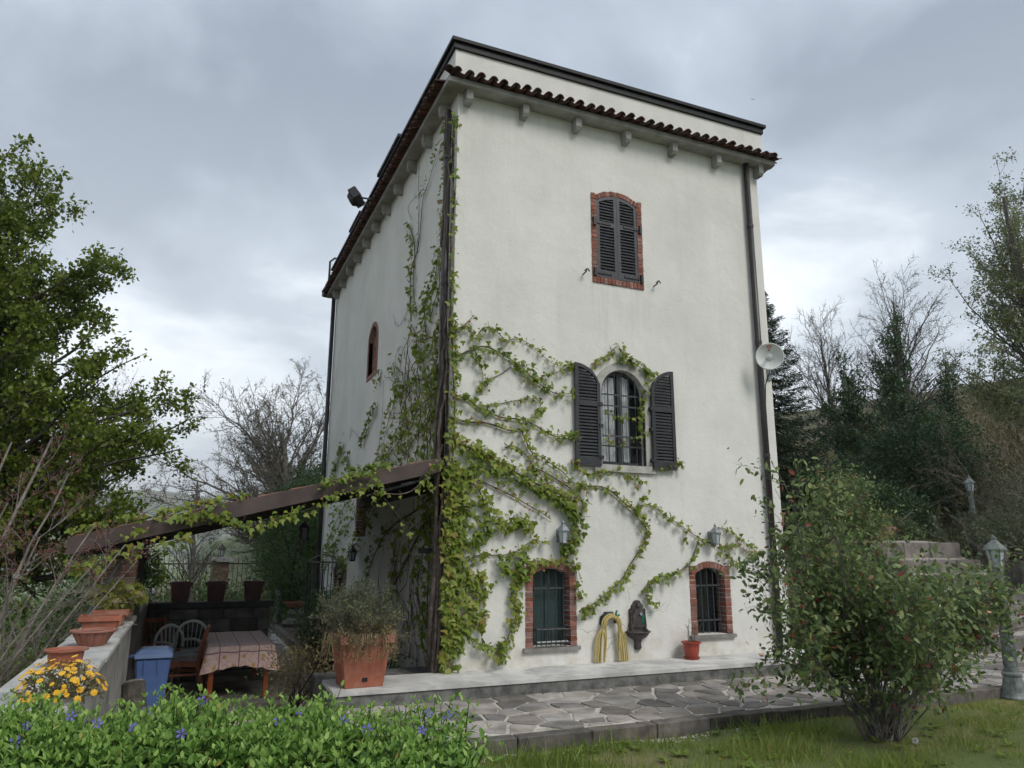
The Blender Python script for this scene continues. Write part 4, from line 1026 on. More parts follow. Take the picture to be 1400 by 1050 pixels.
def wood_chair(loc, rz, label, fold=0.0):
    t = thing('wooden_chair', label, 'chair', loc, 'red-brown wooden chairs on the terrace', rz)
    # faces +X in its own frame
    def P(name, mb): mb.build(name, MAT['wood_red'], t, M=Matrix.Identity(4))
    for s_ in (-1, 1):
        y = s_*.21
        P('front_leg', MB().bar((.20, y, 0), (.21, y, .45), .045, .04, (0, 1, 0)))
        P('back_post', MB().bar((-.30, y, 0), (-.19, y, .43), .05, .04, (0, 1, 0)).bar((-.19, y, .42), (-.30, y, .92), .05, .04, (0, 1, 0)))
        P('side_rail', MB().bar((-.19, y, .41), (.22, y, .415), .03, .07, (0, 0, 1)))
        P('lower_rail', MB().bar((-.2, y, .27), (.2, y, .27), .025, .035))
    for i in range(5): P('seat_slat', MB().bar((-.17+i*.092, -.235, .455), (-.17+i*.092, .235, .455), .08, .018))
    for z, x in ((.52, -.212), (.90, -.296)): P('back_rail', MB().bar((x, -.20, z), (x, .20, z), .03, .05))
    for i in range(4): P('back_slat', MB().bar((-.212, -.13+i*.086, .52), (-.296, -.13+i*.086, .90), .035, .015, (0, 1, 0)))
    P('front_rail', MB().bar((.21, -.2, .41), (.21, .2, .41), .025, .06))
    return t
wood_chair((-3.02, 3.15, TZ), RAD(176), 'red-brown wooden chair beside the table, nearest the blue bin')
wood_chair((-3.40, 4.45, TZ), RAD(-60), 'red-brown wooden chair against the dark stone wall')
def white_chair(loc, rz, label):
    t = thing('plastic_chair', label, 'chair', loc, 'white plastic garden chairs', rz)
    I = Matrix.Identity(4)
    def P(name, mb): mb.build(name, MAT['white_plastic'], t, M=I)
    for x, y, x2, y2 in ((.24, .24, .2, .2), (.24, -.24, .2, -.2), (-.27, .24, -.2, .19), (-.27, -.24, -.2, -.19)):
        P('leg', MB().bar((x, y, 0), (x2, y2, .42), .06, .03, (0, 1, 0)))
    P('seat', MB().box(-.22, .24, -.235, .235, .41, .44))
    top = [(-.24-.02*math.cos(a), .25*math.sin(a), .60+.26*math.cos(a)) for a in [RAD(-110+220*i/14) for i in range(15)]]
    P('back_rim', MB().tube(top, .024, 6))
    for i in range(5):
        y = -.15+i*.075; P('back_slat', MB().bar((-.22, y*.7, .43), (-.255, y, .60+.26*math.sqrt(1-(y/.25)**2)), .035, .012, (0, 1, 0)))
    for s_ in (-1, 1): P('armrest', MB().tube([(-.23, s_*.25, .62), (0, s_*.27, .64), (.2, s_*.26, .62), (.23, s_*.245, .42)], .022, 6))
    return t
white_chair((-3.12, 3.95, TZ), RAD(-55), 'white plastic garden chair with slatted round back behind the wooden chair')
white_chair((-2.92, 4.55, TZ), RAD(-90), 'white plastic garden chair pushed against the dark wall')
bn = thing('rubbish_bin', 'blue plastic bin with a lid standing beside the terrace wall', 'bin', (-3.38, 1.12, TZ))
x0, x1, y0, y1 = -3.58, -3.19, .93, 1.33; zt2 = .22
mb = MB(); A = [Vector((x0+.06, y0+.06, TZ)), Vector((x1-.06, y0+.06, TZ)), Vector((x1-.06, y1-.05, TZ)), Vector((x0+.06, y1-.05, TZ))]; B = [Vector((x0, y0, zt2)), Vector((x1, y0, zt2)), Vector((x1, y1, zt2)), Vector((x0, y1, zt2))]
mb.prism(A, B); mb.build('body', MAT['blue'], bn, bevel=.02)
mb = MB(); mb.prism([Vector((x0-.015, y0-.03, zt2)), Vector((x1+.015, y0-.03, zt2)), Vector((x1+.015, y1+.02, zt2)), Vector((x0-.015, y1+.02, zt2))], [Vector((x0-.015, y0-.025, zt2+.055)), Vector((x1+.015, y0-.025, zt2+.055)), Vector((x1+.015, y1+.02, zt2+.055)), Vector((x0-.015, y1+.02, zt2+.055))])
mb.prism([Vector((x0-.01, y0-.02, zt2+.055)), Vector((x1+.01, y0-.02, zt2+.055)), Vector((x1+.01, y1+.015, zt2+.055)), Vector((x0-.01, y1+.015, zt2+.055))], [Vector((x0+.05, y0+.05, zt2+.105)), Vector((x1-.05, y0+.05, zt2+.105)), Vector((x1-.05, y1-.05, zt2+.105)), Vector((x0+.05, y1-.05, zt2+.105))])
mb.build('lid', MAT['blue_lid'], bn, bevel=.008)
for x in (x0+.10, x0+.25): MB().bar((x, y0-.006, zt2-.01), (x+.008, y0+.008, zt2-.17), .018, .02, (0, 1, 0)).build('rib', MAT['blue'], bn)
MB().tube([(x0-.01, y1-.1, zt2+.03), (x0-.09, y1-.1, zt2+.02), (x0-.09, y0+.1, zt2+.02), (x0-.01, y0+.1, zt2+.03)], .022, 7).build('handle', MAT['blue'], bn)
# log and grey barrel by the wall
lgt = thing('cut_log', 'weathered cut log leaning on the terrace wall beside the blue bin', 'log', (-3.45, -1.7, TZ))
mb = MB(); axis = [Vector((-3.30, -2.35, TZ)), Vector((-3.40, -2.15, .05)), Vector((-3.45, -2.02, .40))]
mb.tube(axis, [.105, .10, .095], 14); o = mb.build('trunk', MAT['bark'], lgt)
MB().tube([Vector((-3.4502, -2.0196, .401)), Vector((-3.452, -2.014, .416))], [.082, .078], 14).build('cut_face', MAT['bark_grey'], lgt)
br = thing('grey_barrel', 'grey plastic barrel with rounded top behind the flowering ground cover', 'barrel', (-3.22, -2.9, TZ))
MB().lathe([(.14, 0), (.15, .02), (.16, .45), (.165, .75), (.15, .86), (.10, .90), (.03, .915)], 18, (-3.26, -2.9, TZ)).build('body', MAT['grey_plastic'], br, smooth=True)
MB().lathe([(.165, 0), (.172, .01), (.172, .03), (.165, .04)], 18, (-3.26, -2.9, TZ+.4)).build('hoop', MAT['grey_plastic'], br, smooth=True)

# ------------------------------------------------------------------ pots
def round_pot(name, label, loc, r, h, mt, group=None, taper=.68, rim=.03, saucer=False, flute=0):
    t = thing(name, label, 'pot', loc, group)
    x, y, z = loc
    MB().lathe([(r*taper, 0), (r*(taper+(1-taper)*.5), h*.45), (r*.95, h-.12*h), (r, h-.1*h), (r+rim*.6, h-.09*h), (r+rim*.6, h), (r-rim*.3, h), (r-rim*.5, h*.86), (.01, h*.84)], 24, (x, y, z+(.02 if saucer else 0)), close=True).build('body', MAT[mt], t, smooth=False)
    MB().lathe([(r*.9, h*.845), (r*.5, h*.875), (.01, h*.88)], 16, (x, y, z+(.02 if saucer else 0))).build('soil', MAT['soil'], t)
    if saucer: MB().lathe([(r*.8, .001), (r*.95, .03), (r*.9, .03), (r*.78, .012), (.01, .012)], 20, (x, y, z)).build('saucer', MAT[mt], t)
    if flute:
        for k in range(flute):
            a = 2*PI*k/flute; c, s_ = math.cos(a), math.sin(a)
            MB().tube([(x+c*r*taper*1.0, y+s_*r*taper*1.0, z+.01), (x+c*r*.93, y+s_*r*.93, z+h*.82)], .010, 5).build('rib', MAT[mt], t)
    return t
def box_pot(name, label, loc, w, d, h, mt, group=None, rz=0, taper=.8, ribs=0, hole=False):
    t = thing(name, label, 'planter', loc, group, rz); I = Matrix.Identity(4)
    A = [Vector((sx*w/2*taper, sy*d/2*taper, 0)) for sx, sy in ((-1, -1), (1, -1), (1, 1), (-1, 1))]; B = [Vector((sx*w/2*.96, sy*d/2*.96, h*.9)) for sx, sy in ((-1, -1), (1, -1), (1, 1), (-1, 1))]
    MB().prism(A, B).build('body', MAT[mt], t, M=I, bevel=.006)
    mb = MB(); e = .03
    for (a, b, c, d2) in ((-w/2-e/2, w/2+e/2, -d/2-e/2, -d/2+e/2), (-w/2-e/2, w/2+e/2, d/2-e/2, d/2+e/2), (-w/2-e/2, -w/2+e/2, -d/2+e/2, d/2-e/2), (w/2-e/2, w/2+e/2, -d/2+e/2, d/2-e/2)): mb.box(a, b, c, d2, h*.9-.03, h)
    mb.build('rim', MAT[mt], t, M=I)
    MB().box(-w/2*.94, w/2*.94, -d/2*.94, d/2*.94, h*.86, h*.93).build('soil', MAT['soil'], t, M=I)
    for k in range(ribs):
        u = -.42+.84*k/(ribs-1); MB().bar((u*w*taper, -d/2*taper-.002, h*.16), (u*w*.96, -d/2*.955-.002, h*.86), .012, .014, (0, 1, 0)).build('rib', MAT[mt], t, M=I)
    if hole: MB().box(-.03, .03, -d/2*taper-.018, -d/2*taper+.02, h*.12, h*.19).build('overflow_hole', MAT['dark_room'], t, M=I)
    return t
box_pot('planter', 'large square terracotta planter with dry plant on the ledge end', (-1.19, -.46, 0), .59, .52, .56, 'terracotta', rz=RAD(4), taper=.74, ribs=6, hole=True)
rp = round_pot('red_pot', 'red plastic pot with bare twigs on the ledge by the right window', (3.62, -.20, 0), .125, .22, 'red_plastic', saucer=True, taper=.72)
rngp = random.Random(9); polys = []
for k in range(9):
    d = Vector((rngp.uniform(-.5, .5), rngp.uniform(-.4, .4), 1)); out = []; tips = []
    grow(rngp, Vector((3.62+rngp.uniform(-.04, .04), -.2+rngp.uniform(-.04, .04), .2)), d, rngp.uniform(.25, .42), .005, 0, dict(levels=1, n=(3,), start=(.3,), ang=(.6, .5), ratio=(.45,), up=(.05, .05), wig=(.12, .2), segs=(5, 3)), out, tips); polys += out
tubes_obj('twig', polys, MAT['bark_grey'], rp, 4)
round_pot('round_pot', 'round terracotta pot on the terrace wall behind the yellow flowers', (-3.84, -3.25, .72), .118, .12, 'terracotta', 'terracotta pots on the terrace wall', taper=.8)
round_pot('bowl_pot', 'wide shallow terracotta bowl with fluted sides on the terrace wall', (-3.80, -2.0, .72), .16, .125, 'terracotta', 'terracotta pots on the terrace wall', taper=.6, flute=14)
box_pot('window_box', 'rectangular terracotta window box on the terrace wall near the pier', (-3.84, -.95, .72), .34, .24, .16, 'terracotta', 'terracotta pots on the terrace wall', ribs=0)
box_pot('window_box', 'small terracotta box half hidden at the foot of the brick pier', (-3.80, -.35, .72), .30, .2, .16, 'terracotta', 'terracotta pots on the terrace wall')
for k, (x, lb) in enumerate(((-3.16, 'dark brown square pot on the stone wall, left one of three'), (-2.585, 'dark brown square pot on the stone wall, middle one of three'), (-1.965, 'dark brown square pot on the stone wall, right one of three'))):
    box_pot('square_pot', lb, (x, 5.17, .60), .33, .33, .34, 'brown_plastic', 'square pots on the stone wall', taper=.78)
pd = thing('stone_pedestal', 'short stone pedestal carrying a pot behind the tower corner', 'pedestal', (7.45, 2.1, 1.2))
MB().box(7.3, 7.6, 1.95, 2.25, 1.0, 1.82).box(7.26, 7.64, 1.91, 2.29, 1.8201, 1.88).build('block', MAT['stone_dark'], pd, bevel=.01)
round_pot('round_pot', 'terracotta pot on a pedestal behind the right tower corner', (7.45, 2.1, 1.88), .19, .36, 'terracotta')
box_pot('planter', 'terracotta planter with small plants at the top of the steps', (11.55, 3.25, 1.70), .55, .5, .36, 'terracotta')
round_pot('bowl_pot', 'shallow terracotta bowl on the stones beside the bollard lamp', (-.38, 11.2, .02), .30, .14, 'terracotta', taper=.55)

# ------------------------------------------------------------------ fittings on the tower
def lantern(parent, c, s=1.0, mt='lamp_grey', n=6):
    c = Vector(c)
    MB().lathe([(.05*s, 0), (.06*s, .012*s), (.055*s, .025*s)], n, c).build('base', MAT[mt], parent)
    MB().lathe([(.05*s, .025*s), (.078*s, .17*s)], n, c).build('glass', MAT['lamp_glass'], parent)
    for k in range(n):
        a = 2*PI*k/n; MB().bar(c+Vector((.052*s*math.cos(a), .052*s*math.sin(a), .022*s)), c+Vector((.081*s*math.cos(a), .081*s*math.sin(a), .172*s)), .010*s, .010*s).build('glazing_bar', MAT[mt], parent)
    MB().lathe([(.10*s, .168*s), (.098*s, .182*s), (.06*s, .225*s), (.035*s, .25*s), (.02*s, .265*s), (.024*s, .28*s), (.006*s, .31*s)], n, c).build('cap', MAT[mt], parent)
for x, lb in ((1.61, 'grey wall lantern among vine leaves above the left window'), (4.20, 'grey wall lantern among vine leaves above the right window')):
    t = thing('wall_lantern', lb, 'lantern', (x, 0, 1.62), 'grey wall lanterns')
    lantern(t, (x, -.14, 1.60), 1.0)
    MB().box(x-.035, x+.035, -.02, .0, 1.62, 1.80).build('wall_plate', MAT['lamp_grey'], t, bevel=.004)
    MB().tube([(x, -.01, 1.66), (x, -.07, 1.58), (x, -.14, 1.59)], .011, 6).build('arm', MAT['lamp_grey'], t)
t = thing('wall_lantern', 'small dark wall lantern on the left wall near the side door', 'lantern', (-.0, 5.45, 1.3)); lantern(t, (-.14, 5.45, 1.28), 1.0, 'black')
MB().tube([(0, 5.45, 1.55), (-.08, 5.45, 1.62), (-.14, 5.45, 1.57)], .011, 6).build('arm', MAT['black'], t)
t = thing('security_camera', 'small black camera on the shaded left wall near the corner', 'camera', (0, .6, 1.5))
MB().tube([(0, .6, 1.5), (-.10, .6, 1.5)], .02, 6).build('arm', MAT['black'], t); MB().box(-.20, -.06, .54, .72, 1.46, 1.53).build('body', MAT['black'], t, bevel=.008)
t = thing('satellite_dish', 'round white dish antenna on the right corner of the tower', 'dish', (5.55, 0, 4.62))
DC = Vector((5.33, -.34, 4.60)); dd = Vector((-.62, -.76, -.06)).normalized()
RZ = dd.to_track_quat('Z', 'Y').to_matrix().to_4x4(); RZ.translation = DC
mb = MB(); R_ = .215; prof = [(max(.002, R_*i/8), .075*(i/8)**2) for i in range(9)]
mb.lathe(prof, 32, close=False); mb.lathe([(r, z-.008) for r, z in reversed(prof)], 32, close=False); mb.lathe([(R_-.002, .068), (R_+.008, .07), (R_+.008, .079), (R_-.004, .079)], 32, close=False)
mb.v = [RZ @ v for v in mb.v]; mb.build('reflector', MAT['dish'], t, smooth=True)
mb = MB(); mb.tube([(0, 0, .01), (0, 0, .12)], .016, 8); mb.tube([(0, 0, .11), (0, 0, .14)], .035, 10); mb.tube([(0, 0, .002), (0, 0, .02)], .05, 12); mb.v = [RZ @ v for v in mb.v]; mb.build('feed', MAT['white_plastic'], t)
# little red radio-wave mark on the upper rim
upd = Vector((0, 0, 1)); upd = (RZ.to_3x3().inverted() @ upd); ang0 = math.atan2(upd.y, upd.x)
mb = MB()
for rr, w in ((.055, .016), (.028, .013)):
    for i in range(8):
        t0, t1 = -.75+1.5*i/8, -.75+1.5*(i+1)/8
        q = []
        for tt, r2 in ((t0, rr), (t1, rr), (t1, rr+w), (t0, rr+w)):
            x_, y_ = .115+r2*math.cos(tt), r2*math.sin(tt); X, Y = x_*math.cos(ang0)-y_*math.sin(ang0), x_*math.sin(ang0)+y_*math.cos(ang0)
            q.append(Vector((X, Y, .075*(X*X+Y*Y)/R_**2+.003)))
        mb._a(q, [(0, 1, 2, 3)])
q = [Vector(((.112+.014*math.cos(a))*math.cos(ang0)-.014*math.sin(a)*math.sin(ang0), (.112+.014*math.cos(a))*math.sin(ang0)+.014*math.sin(a)*math.cos(ang0), .028)) for a in [2*PI*k/10 for k in range(10)]]; mb._a(q, [tuple(range(10))])
mb.v = [RZ @ v for v in mb.v]; mb.build('red_mark', MAT['red_print'], t)
MB().tube([(5.36, -.30, 4.55), (5.42, -.22, 4.40), (5.47, -.05, 4.2), (5.46, -.012, 3.6), (5.48, -.012, 1.2), (5.47, -.012, .02)], .008, 5).build('cable', MAT['black'], t)
MB().tube([(5.60, 0, 4.40), (5.60, -.14, 4.42), (5.50, -.20, 4.56), (5.37, -.29, 4.60)], .02, 8).box(5.56, 5.64, -.02, 0, 4.3, 4.52).build('mount', MAT['lamp_grey'], t)
t = thing('floodlight', 'black floodlight on an arm over the left eave', 'floodlight', (-.2, 4.65, 8.4))
MB().tube([(-.20, 4.6, 8.46), (-.20, 4.65, 8.56), (-.42, 5.1, 8.78)], .022, 6).tube([(-.18, 4.85, 8.46), (-.40, 5.12, 8.74)], .016, 6).build('arm', MAT['black'], t)
Mfl = Matrix.Translation((-.48, 5.30, 8.86)) @ Euler((RAD(-35), RAD(10), RAD(62))).to_matrix().to_4x4()
mb = MB().box(-.19, .19, -.10, .08, -.14, .14); mb.prism([Vector((-.15, .08, -.11)), Vector((.15, .08, -.11)), Vector((.15, .08, .11)), Vector((-.15, .08, .11))], [Vector((-.10, .16, -.07)), Vector((.10, .16, -.07)), Vector((.10, .16, .07)), Vector((-.10, .16, .07))])
mb.v = [Mfl @ v for v in mb.v]; mb.build('housing', MAT['black'], t, bevel=.012)
mb = MB().box(-.165, .165, -.108, -.1005, -.115, .115); mb.v = [Mfl @ v for v in mb.v]; mb.build('lens', MAT['glass'], t)

# hose on its holder
t = thing('garden_hose', 'coiled yellow garden hose hanging on a black wall holder', 'hose', (2.36, -.05, .05))
rng = random.Random(12)
for k in range(8):
    xl, xr = 2.12+.024*k+rng.uniform(-.02, .02), 2.63-.024*k+rng.uniform(-.025, .025)
    if k > 5: xl, xr = 2.16+rng.uniform(0, .12), 2.48+rng.uniform(0, .1)
    yb = -.035-.010*(k % 4); sp = rng.uniform(-.03, .03)
    top = .60+.012*(k % 3); pts = [(xl+sp*.4, yb-.01, .014), (xl+.01, yb-.02, .18), (xl+.02, yb-.03, .36)]
    cx = 2.375; rad = .095+.011*(k % 6)
    for i in range(9):
        a = PI-PI*i/8; pts.append((cx+rad*math.cos(a)*(1.05), yb-.05, .50+ (rad+.02)*math.sin(a)*.85))
    pts += [(xr-.03, yb-.03, .36), (xr-.01+sp, yb-.02, .18), (xr+sp*1.4, yb-.01, .014)]
    # smooth the polyline
    q = [Vector(p) for p in pts]
    for _ in range(2):
        q2 = [q[0]]
        for i in range(len(q)-1): q2 += [q[i].lerp(q[i+1], .25), q[i].lerp(q[i+1], .75)]
        q = q2+[q[-1]]
    MB().tube(q, .0105, 6).build('hose_loop', MAT['hose'], t, smooth=True)
MB().tube([(2.25, -.02, .50), (2.26, -.03, .60), (2.32, -.05, .645), (2.40, -.06, .645), (2.46, -.05, .60), (2.48, -.03, .52)], .028, 8).build('holder', MAT['black'], t, smooth=True)
MB().box(2.30, 2.44, -.05, 0, .60, .67).build('holder_plate', MAT['black'], t, bevel=.008)
MB().tube([(2.47, -.08, .56), (2.44, -.10, .63), (2.46, -.10, .69)], .016, 7).tube([(2.42, -.10, .60), (2.50, -.10, .63)], .014, 7).build('nozzle', MAT['hose_green'], t, smooth=True)
# cast iron wall fountain
t = thing('wall_fountain', 'ornate dark cast iron wall fountain with half round basin', 'fountain', (2.84, 0, .15))
cx = 2.84; half = [(.0, .815), (.03, .812), (.055, .79), (.062, .765), (.085, .75), (.094, .715), (.085, .70), (.098, .69), (.112, .675), (.122, .70), (.134, .675), (.128, .63), (.124, .52), (.138, .50), (.148, .47), (.132, .445), (.15, .42), (.175, .40)]
P = [(cx-x, z) for x, z in half]+[(cx+x, z) for x, z in reversed(half[1:])]
MB().prism([Vector((x, -.004, z)) for x, z in P], [Vector((x, -.04, z)) for x, z in P]).build('back_plate', MAT['cast_iron'], t)
P2 = [(cx+(x-cx)*.72, .44+(z-.44)*.80) for x, z in P if z > .43]
MB().prism([Vector((x, -.04, z)) for x, z in P2], [Vector((x, -.056, z)) for x, z in P2]).build('raised_panel', MAT['cast_iron'], t)
for s_ in (-1, 1): MB().tube([(cx+s_*.115, -.05, .42), (cx+s_*.118, -.055, .5), (cx+s_*.11, -.05, .65)], [.018, .013, .011], 7).build('side_scroll', MAT['cast_iron'], t)
MB().lathe([(.01, -.03), (.03, -.01), (.034, .015), (.02, .04), (.004, .05)], 10, (cx, -.055, .735)).build('crest', MAT['cast_iron'], t)
def halfbowl(prof, n=12):
    mb = MB(); b = 0
    for r, z in prof:
        for k in range(n+1):
            a = PI+PI*k/n; mb.v.append(Vector((cx+r*math.cos(a), -.004+r*.95*math.sin(a), z)))
    m = n+1
    for i in range(len(prof)-1):
        for k in range(n): mb.f.append((i*m+k, i*m+k+1, (i+1)*m+k+1, (i+1)*m+k))
    return mb
halfbowl([(.05, .145), (.045, .15), (.06, .17), (.055, .22), (.065, .27), (.075, .285), (.13, .31), (.165, .345), (.172, .37), (.195, .378), (.20, .395), (.165, .395), (.13, .36), (.01, .345)]).build('basin', MAT['cast_iron'], t, smooth=True)
MB().tube([(cx+.01, -.05, .635), (cx+.01, -.10, .635), (cx+.012, -.115, .61)], .012, 7).tube([(cx+.03, -.085, .66), (cx+.045, -.095, .625)], .009, 6).build('tap', MAT['lamp_grey'], t)
MB().box(cx+.05, cx+.095, -.0625, -.0565, .50, .625).build('green_paint', MAT['hose_green'], t)

# ------------------------------------------------------------------ lamp posts, bollard, gate, fence
def lamp_post(name, label, loc, H, s=1.0, mt='verdigris', group=None):
    t = thing(name, label, 'lamp post', loc, group); x, y, z = loc; c = (x, y, z)
    MB().lathe([(.17*s, 0), (.175*s, .03*s), (.15*s, .06*s), (.135*s, .10*s), (.115*s, .20*s), (.105*s, .27*s), (.115*s, .285*s), (.115*s, .31*s), (.09*s, .33*s), (.085*s, .37*s)], 16, c).build('base', MAT[mt], t, smooth=False)
    hb = H-.42*s
    MB().lathe([(.078*s, .37*s), (.058*s, hb-.06*s), (.075*s, hb-.05*s), (.075*s, hb-.02*s), (.045*s, hb)], 10, c).build('column', MAT[mt], t)
    for k in range(10):
        a = 2*PI*(k+.5)/10; MB().tube([(x+.076*s*math.cos(a), y+.076*s*math.sin(a), z+.40*s), (x+.057*s*math.cos(a), y+.057*s*math.sin(a), z+hb-.08*s)], .007*s, 4).build('flute', MAT[mt], t)
    lantern(t, (x, y, z+hb), 1.38*s, mt)
    return t
lamp_post('lamp_post', 'pale green cast lamp post at the right end of the kerb', (6.62, -2.78, -.30), 2.02)
lamp_post('lamp_post', 'far lamp post rising from the shrubs above the steps', (14.35, 2.85, 1.6), 1.72, .95)
lamp_post('bollard_lamp', 'short grey bollard lamp beside the terrace path', (-.72, 12.2, TZ), 1.12, .85, 'lamp_grey')
gt = thing('iron_gate', 'black wrought iron gate with curved top beside the tower', 'gate', (-.30, 9.6, .0))
mb = MB()
gx0, gx1, gz0, gz1, gy = -.30, .0, .05, 1.20, 9.55
for a, b in (((gx0, gy, gz0-.6), (gx0, gy, gz1)), ((gx1-.02, gy, gz0-.6), (gx1-.02, gy, gz1)), ((gx0, gy, gz1), (gx1, gy, gz1)), ((gx0, gy, gz0), (gx1, gy, gz0))): mb.bar(a, b, .035)
mb.build('gate_frame', MAT['black'], gt)
gy2 = 7.6
mb = MB()
for a, b in (((-.04, 7.2, -.55), (-.04, 7.2, 1.22)), ((-.52, 8.6, -.55), (-.52, 8.6, 1.22)), ((-.04, 7.2, 1.22), (-.52, 8.6, 1.22)), ((-.04, 7.2, -.35), (-.52, 8.6, -.35))): mb.bar(a, b, .04)
mb.tube([Vector((-.04, 7.2, 1.22)).lerp(Vector((-.52, 8.6, 1.22)), k/10)+Vector((0, 0, .16*math.sin(PI*k/10))) for k in range(11)], .014, 6)
mb.build('gate_leaf', MAT['black'], gt)
for k in range(1, 9):
    f = k/9; p = Vector((-.04, 7.2, 0)).lerp(Vector((-.52, 8.6, 0)), f)
    MB().tube([p+Vector((0.0, 0, -.35)), p+Vector((.03*math.sin(k), .05, .2)), p+Vector((-.03, -.06, .6)), p+Vector((0, .06, .95)), p+Vector((0, 0, 1.22))], .010, 5).build('bar', MAT['black'], gt)
fp = thing('fence_pillar', 'square brick pillar with a stone cap in the iron fence', 'pillar', (-2.1, 16, -.9))
z = -.9; k = 0
while z < 1.02:
    for s_ in (0, 1):
        b_ = (-2.33+s_*.235, -2.33+s_*.235+.225, 15.78, 16.22) if k % 2 == 0 else (-2.33, -1.87, 15.78+s_*.225, 15.78+s_*.225+.215)
        MB().box(*b_, z, z+.085).build('brick', MAT['oldbrick'], fp)
    z += .095; k += 1
MB().box(-2.315, -1.885, 15.80, 16.20, -.9, z-.012).build('mortar', MAT['mortar'], fp)
MB().box(-2.46, -1.74, 15.66, 16.34, z, z+.09).box(-2.40, -1.80, 15.72, 16.28, z+.0901, z+.15).build('cap', MAT['concrete'], fp, bevel=.01)
lantern(fp, (-2.1, 16, z+.16), 1.3, 'black')
fc = thing('iron_fence', 'black iron bar fence beyond the terrace, either side of the pillar', 'fence', (-2.1, 16, -.9))
for (a, b) in ((-5.2, -2.36), (-1.86, .6)):
    for zz in (-.55, 1.02): MB().box(a, b, 15.985, 16.015, zz, zz+.04).build('rail', MAT['black'], fc)
    n = int((b-a)/.13)
    for i in range(n+1):
        x = a+(b-a)*i/n; MB().tube([(x, 16, -.85), (x, 16, 1.2), (x, 16, 1.27)], [.011, .011, .002], 5).build('bar', MAT['black'], fc)

# ------------------------------------------------------------------ steps to the right
stp = thing('garden_steps', 'broad stone garden steps climbing the bank right of the tower', 'steps', (9.6, -.3, PZ))
STEP = [(-.32, .02, 0), (.11, .24, 1), (.50, .48, 2), (.87, .745, 3), (1.24, 1.035, 4), (1.60, 1.336, 5), (1.97, 1.69, 6)]
rng = random.Random(6)
prevz = PZ-.02
for y, z, k in STEP:
    xa, xb = 9.90, 13.1-.1*k
    x = xa
    while x < xb:
        w = rng.uniform(.7, 1.25)
        if xb-(x+w) < .5: w = xb-x
        MB().box(x+.004, x+w-.006, y+rng.uniform(-.015, .015), y+.24, prevz-.08, z+rng.uniform(-.008, .008)).build('step_stone', MAT['step'], stp, bevel=.012); x += w
    ny = STEP[k+1][0] if k < 6 else y+.85
    nz = z+.07
    MB().hexa([Vector((xa, y+.22, z-.35)), Vector((xb, y+.22, z-.35)), Vector((xb, ny+.05, z-.35)), Vector((xa, ny+.05, z-.35)), Vector((xa, y+.22, z-.012)), Vector((xb, y+.22, z-.012)), Vector((xb, ny+.05, nz-.012)), Vector((xa, ny+.05, nz-.012))]).build('tread', MAT['tread'], stp)
    prevz = nz-.02
for k in range(5): MB().box(13.12, 13.45, -.3+k*.46, .15+k*.46, -.6, .30+.34*k).build('flank_stone', MAT['step'], stp, bevel=.02)
for k in range(5): MB().box(9.62, 9.88, -.3+k*.46, .15+k*.46, -.6, .22+.34*k).build('flank_stone', MAT['step'], stp, bevel=.02)
bank = MB().hexa([Vector((5.9, -.25, -.5)), Vector((9.61, -.25, -.5)), Vector((9.61, 2.9, -.5)), Vector((5.9, 2.9, -.5)), Vector((5.9, -.22, -.1)), Vector((9.61, -.22, -.1)), Vector((9.61, 2.9, 1.66)), Vector((5.9, 2.9, 1.66))]).build('bank', MAT['ground']); bank['kind'] = 'structure'
# bed by the path with a stone edge
ps = MB().box(-.92, -.80, 4.4, 12.6, TZ, TZ+.16).build('path_kerb', MAT['kerb']); ps['kind'] = 'structure'
bd = MB().box(-.80, -.02, 4.2, 12.6, TZ-.1, TZ+.12).build('planting_bed', MAT['soil']); bd['kind'] = 'structure'
rk = thing('stacked_stones', 'small stack of rough grey stones at the end of the path bed', 'stones', (-.38, 11.2, TZ))
for k, (dx_, dy2, dz, s_) in enumerate(((0, 0, .22, .3), (-.12, -.25, .2, .26), (.02, -.05, .42, .24))):
    mb = MB(); mb.lathe([(.01, -.12), (.7*s_, -.1), (s_, 0), (.75*s_, .1), (.01, .12)], 9, (-.38+dx_, 11.2+dy2, TZ+dz)); mb.build('stone', MAT['stone_dark'], rk)

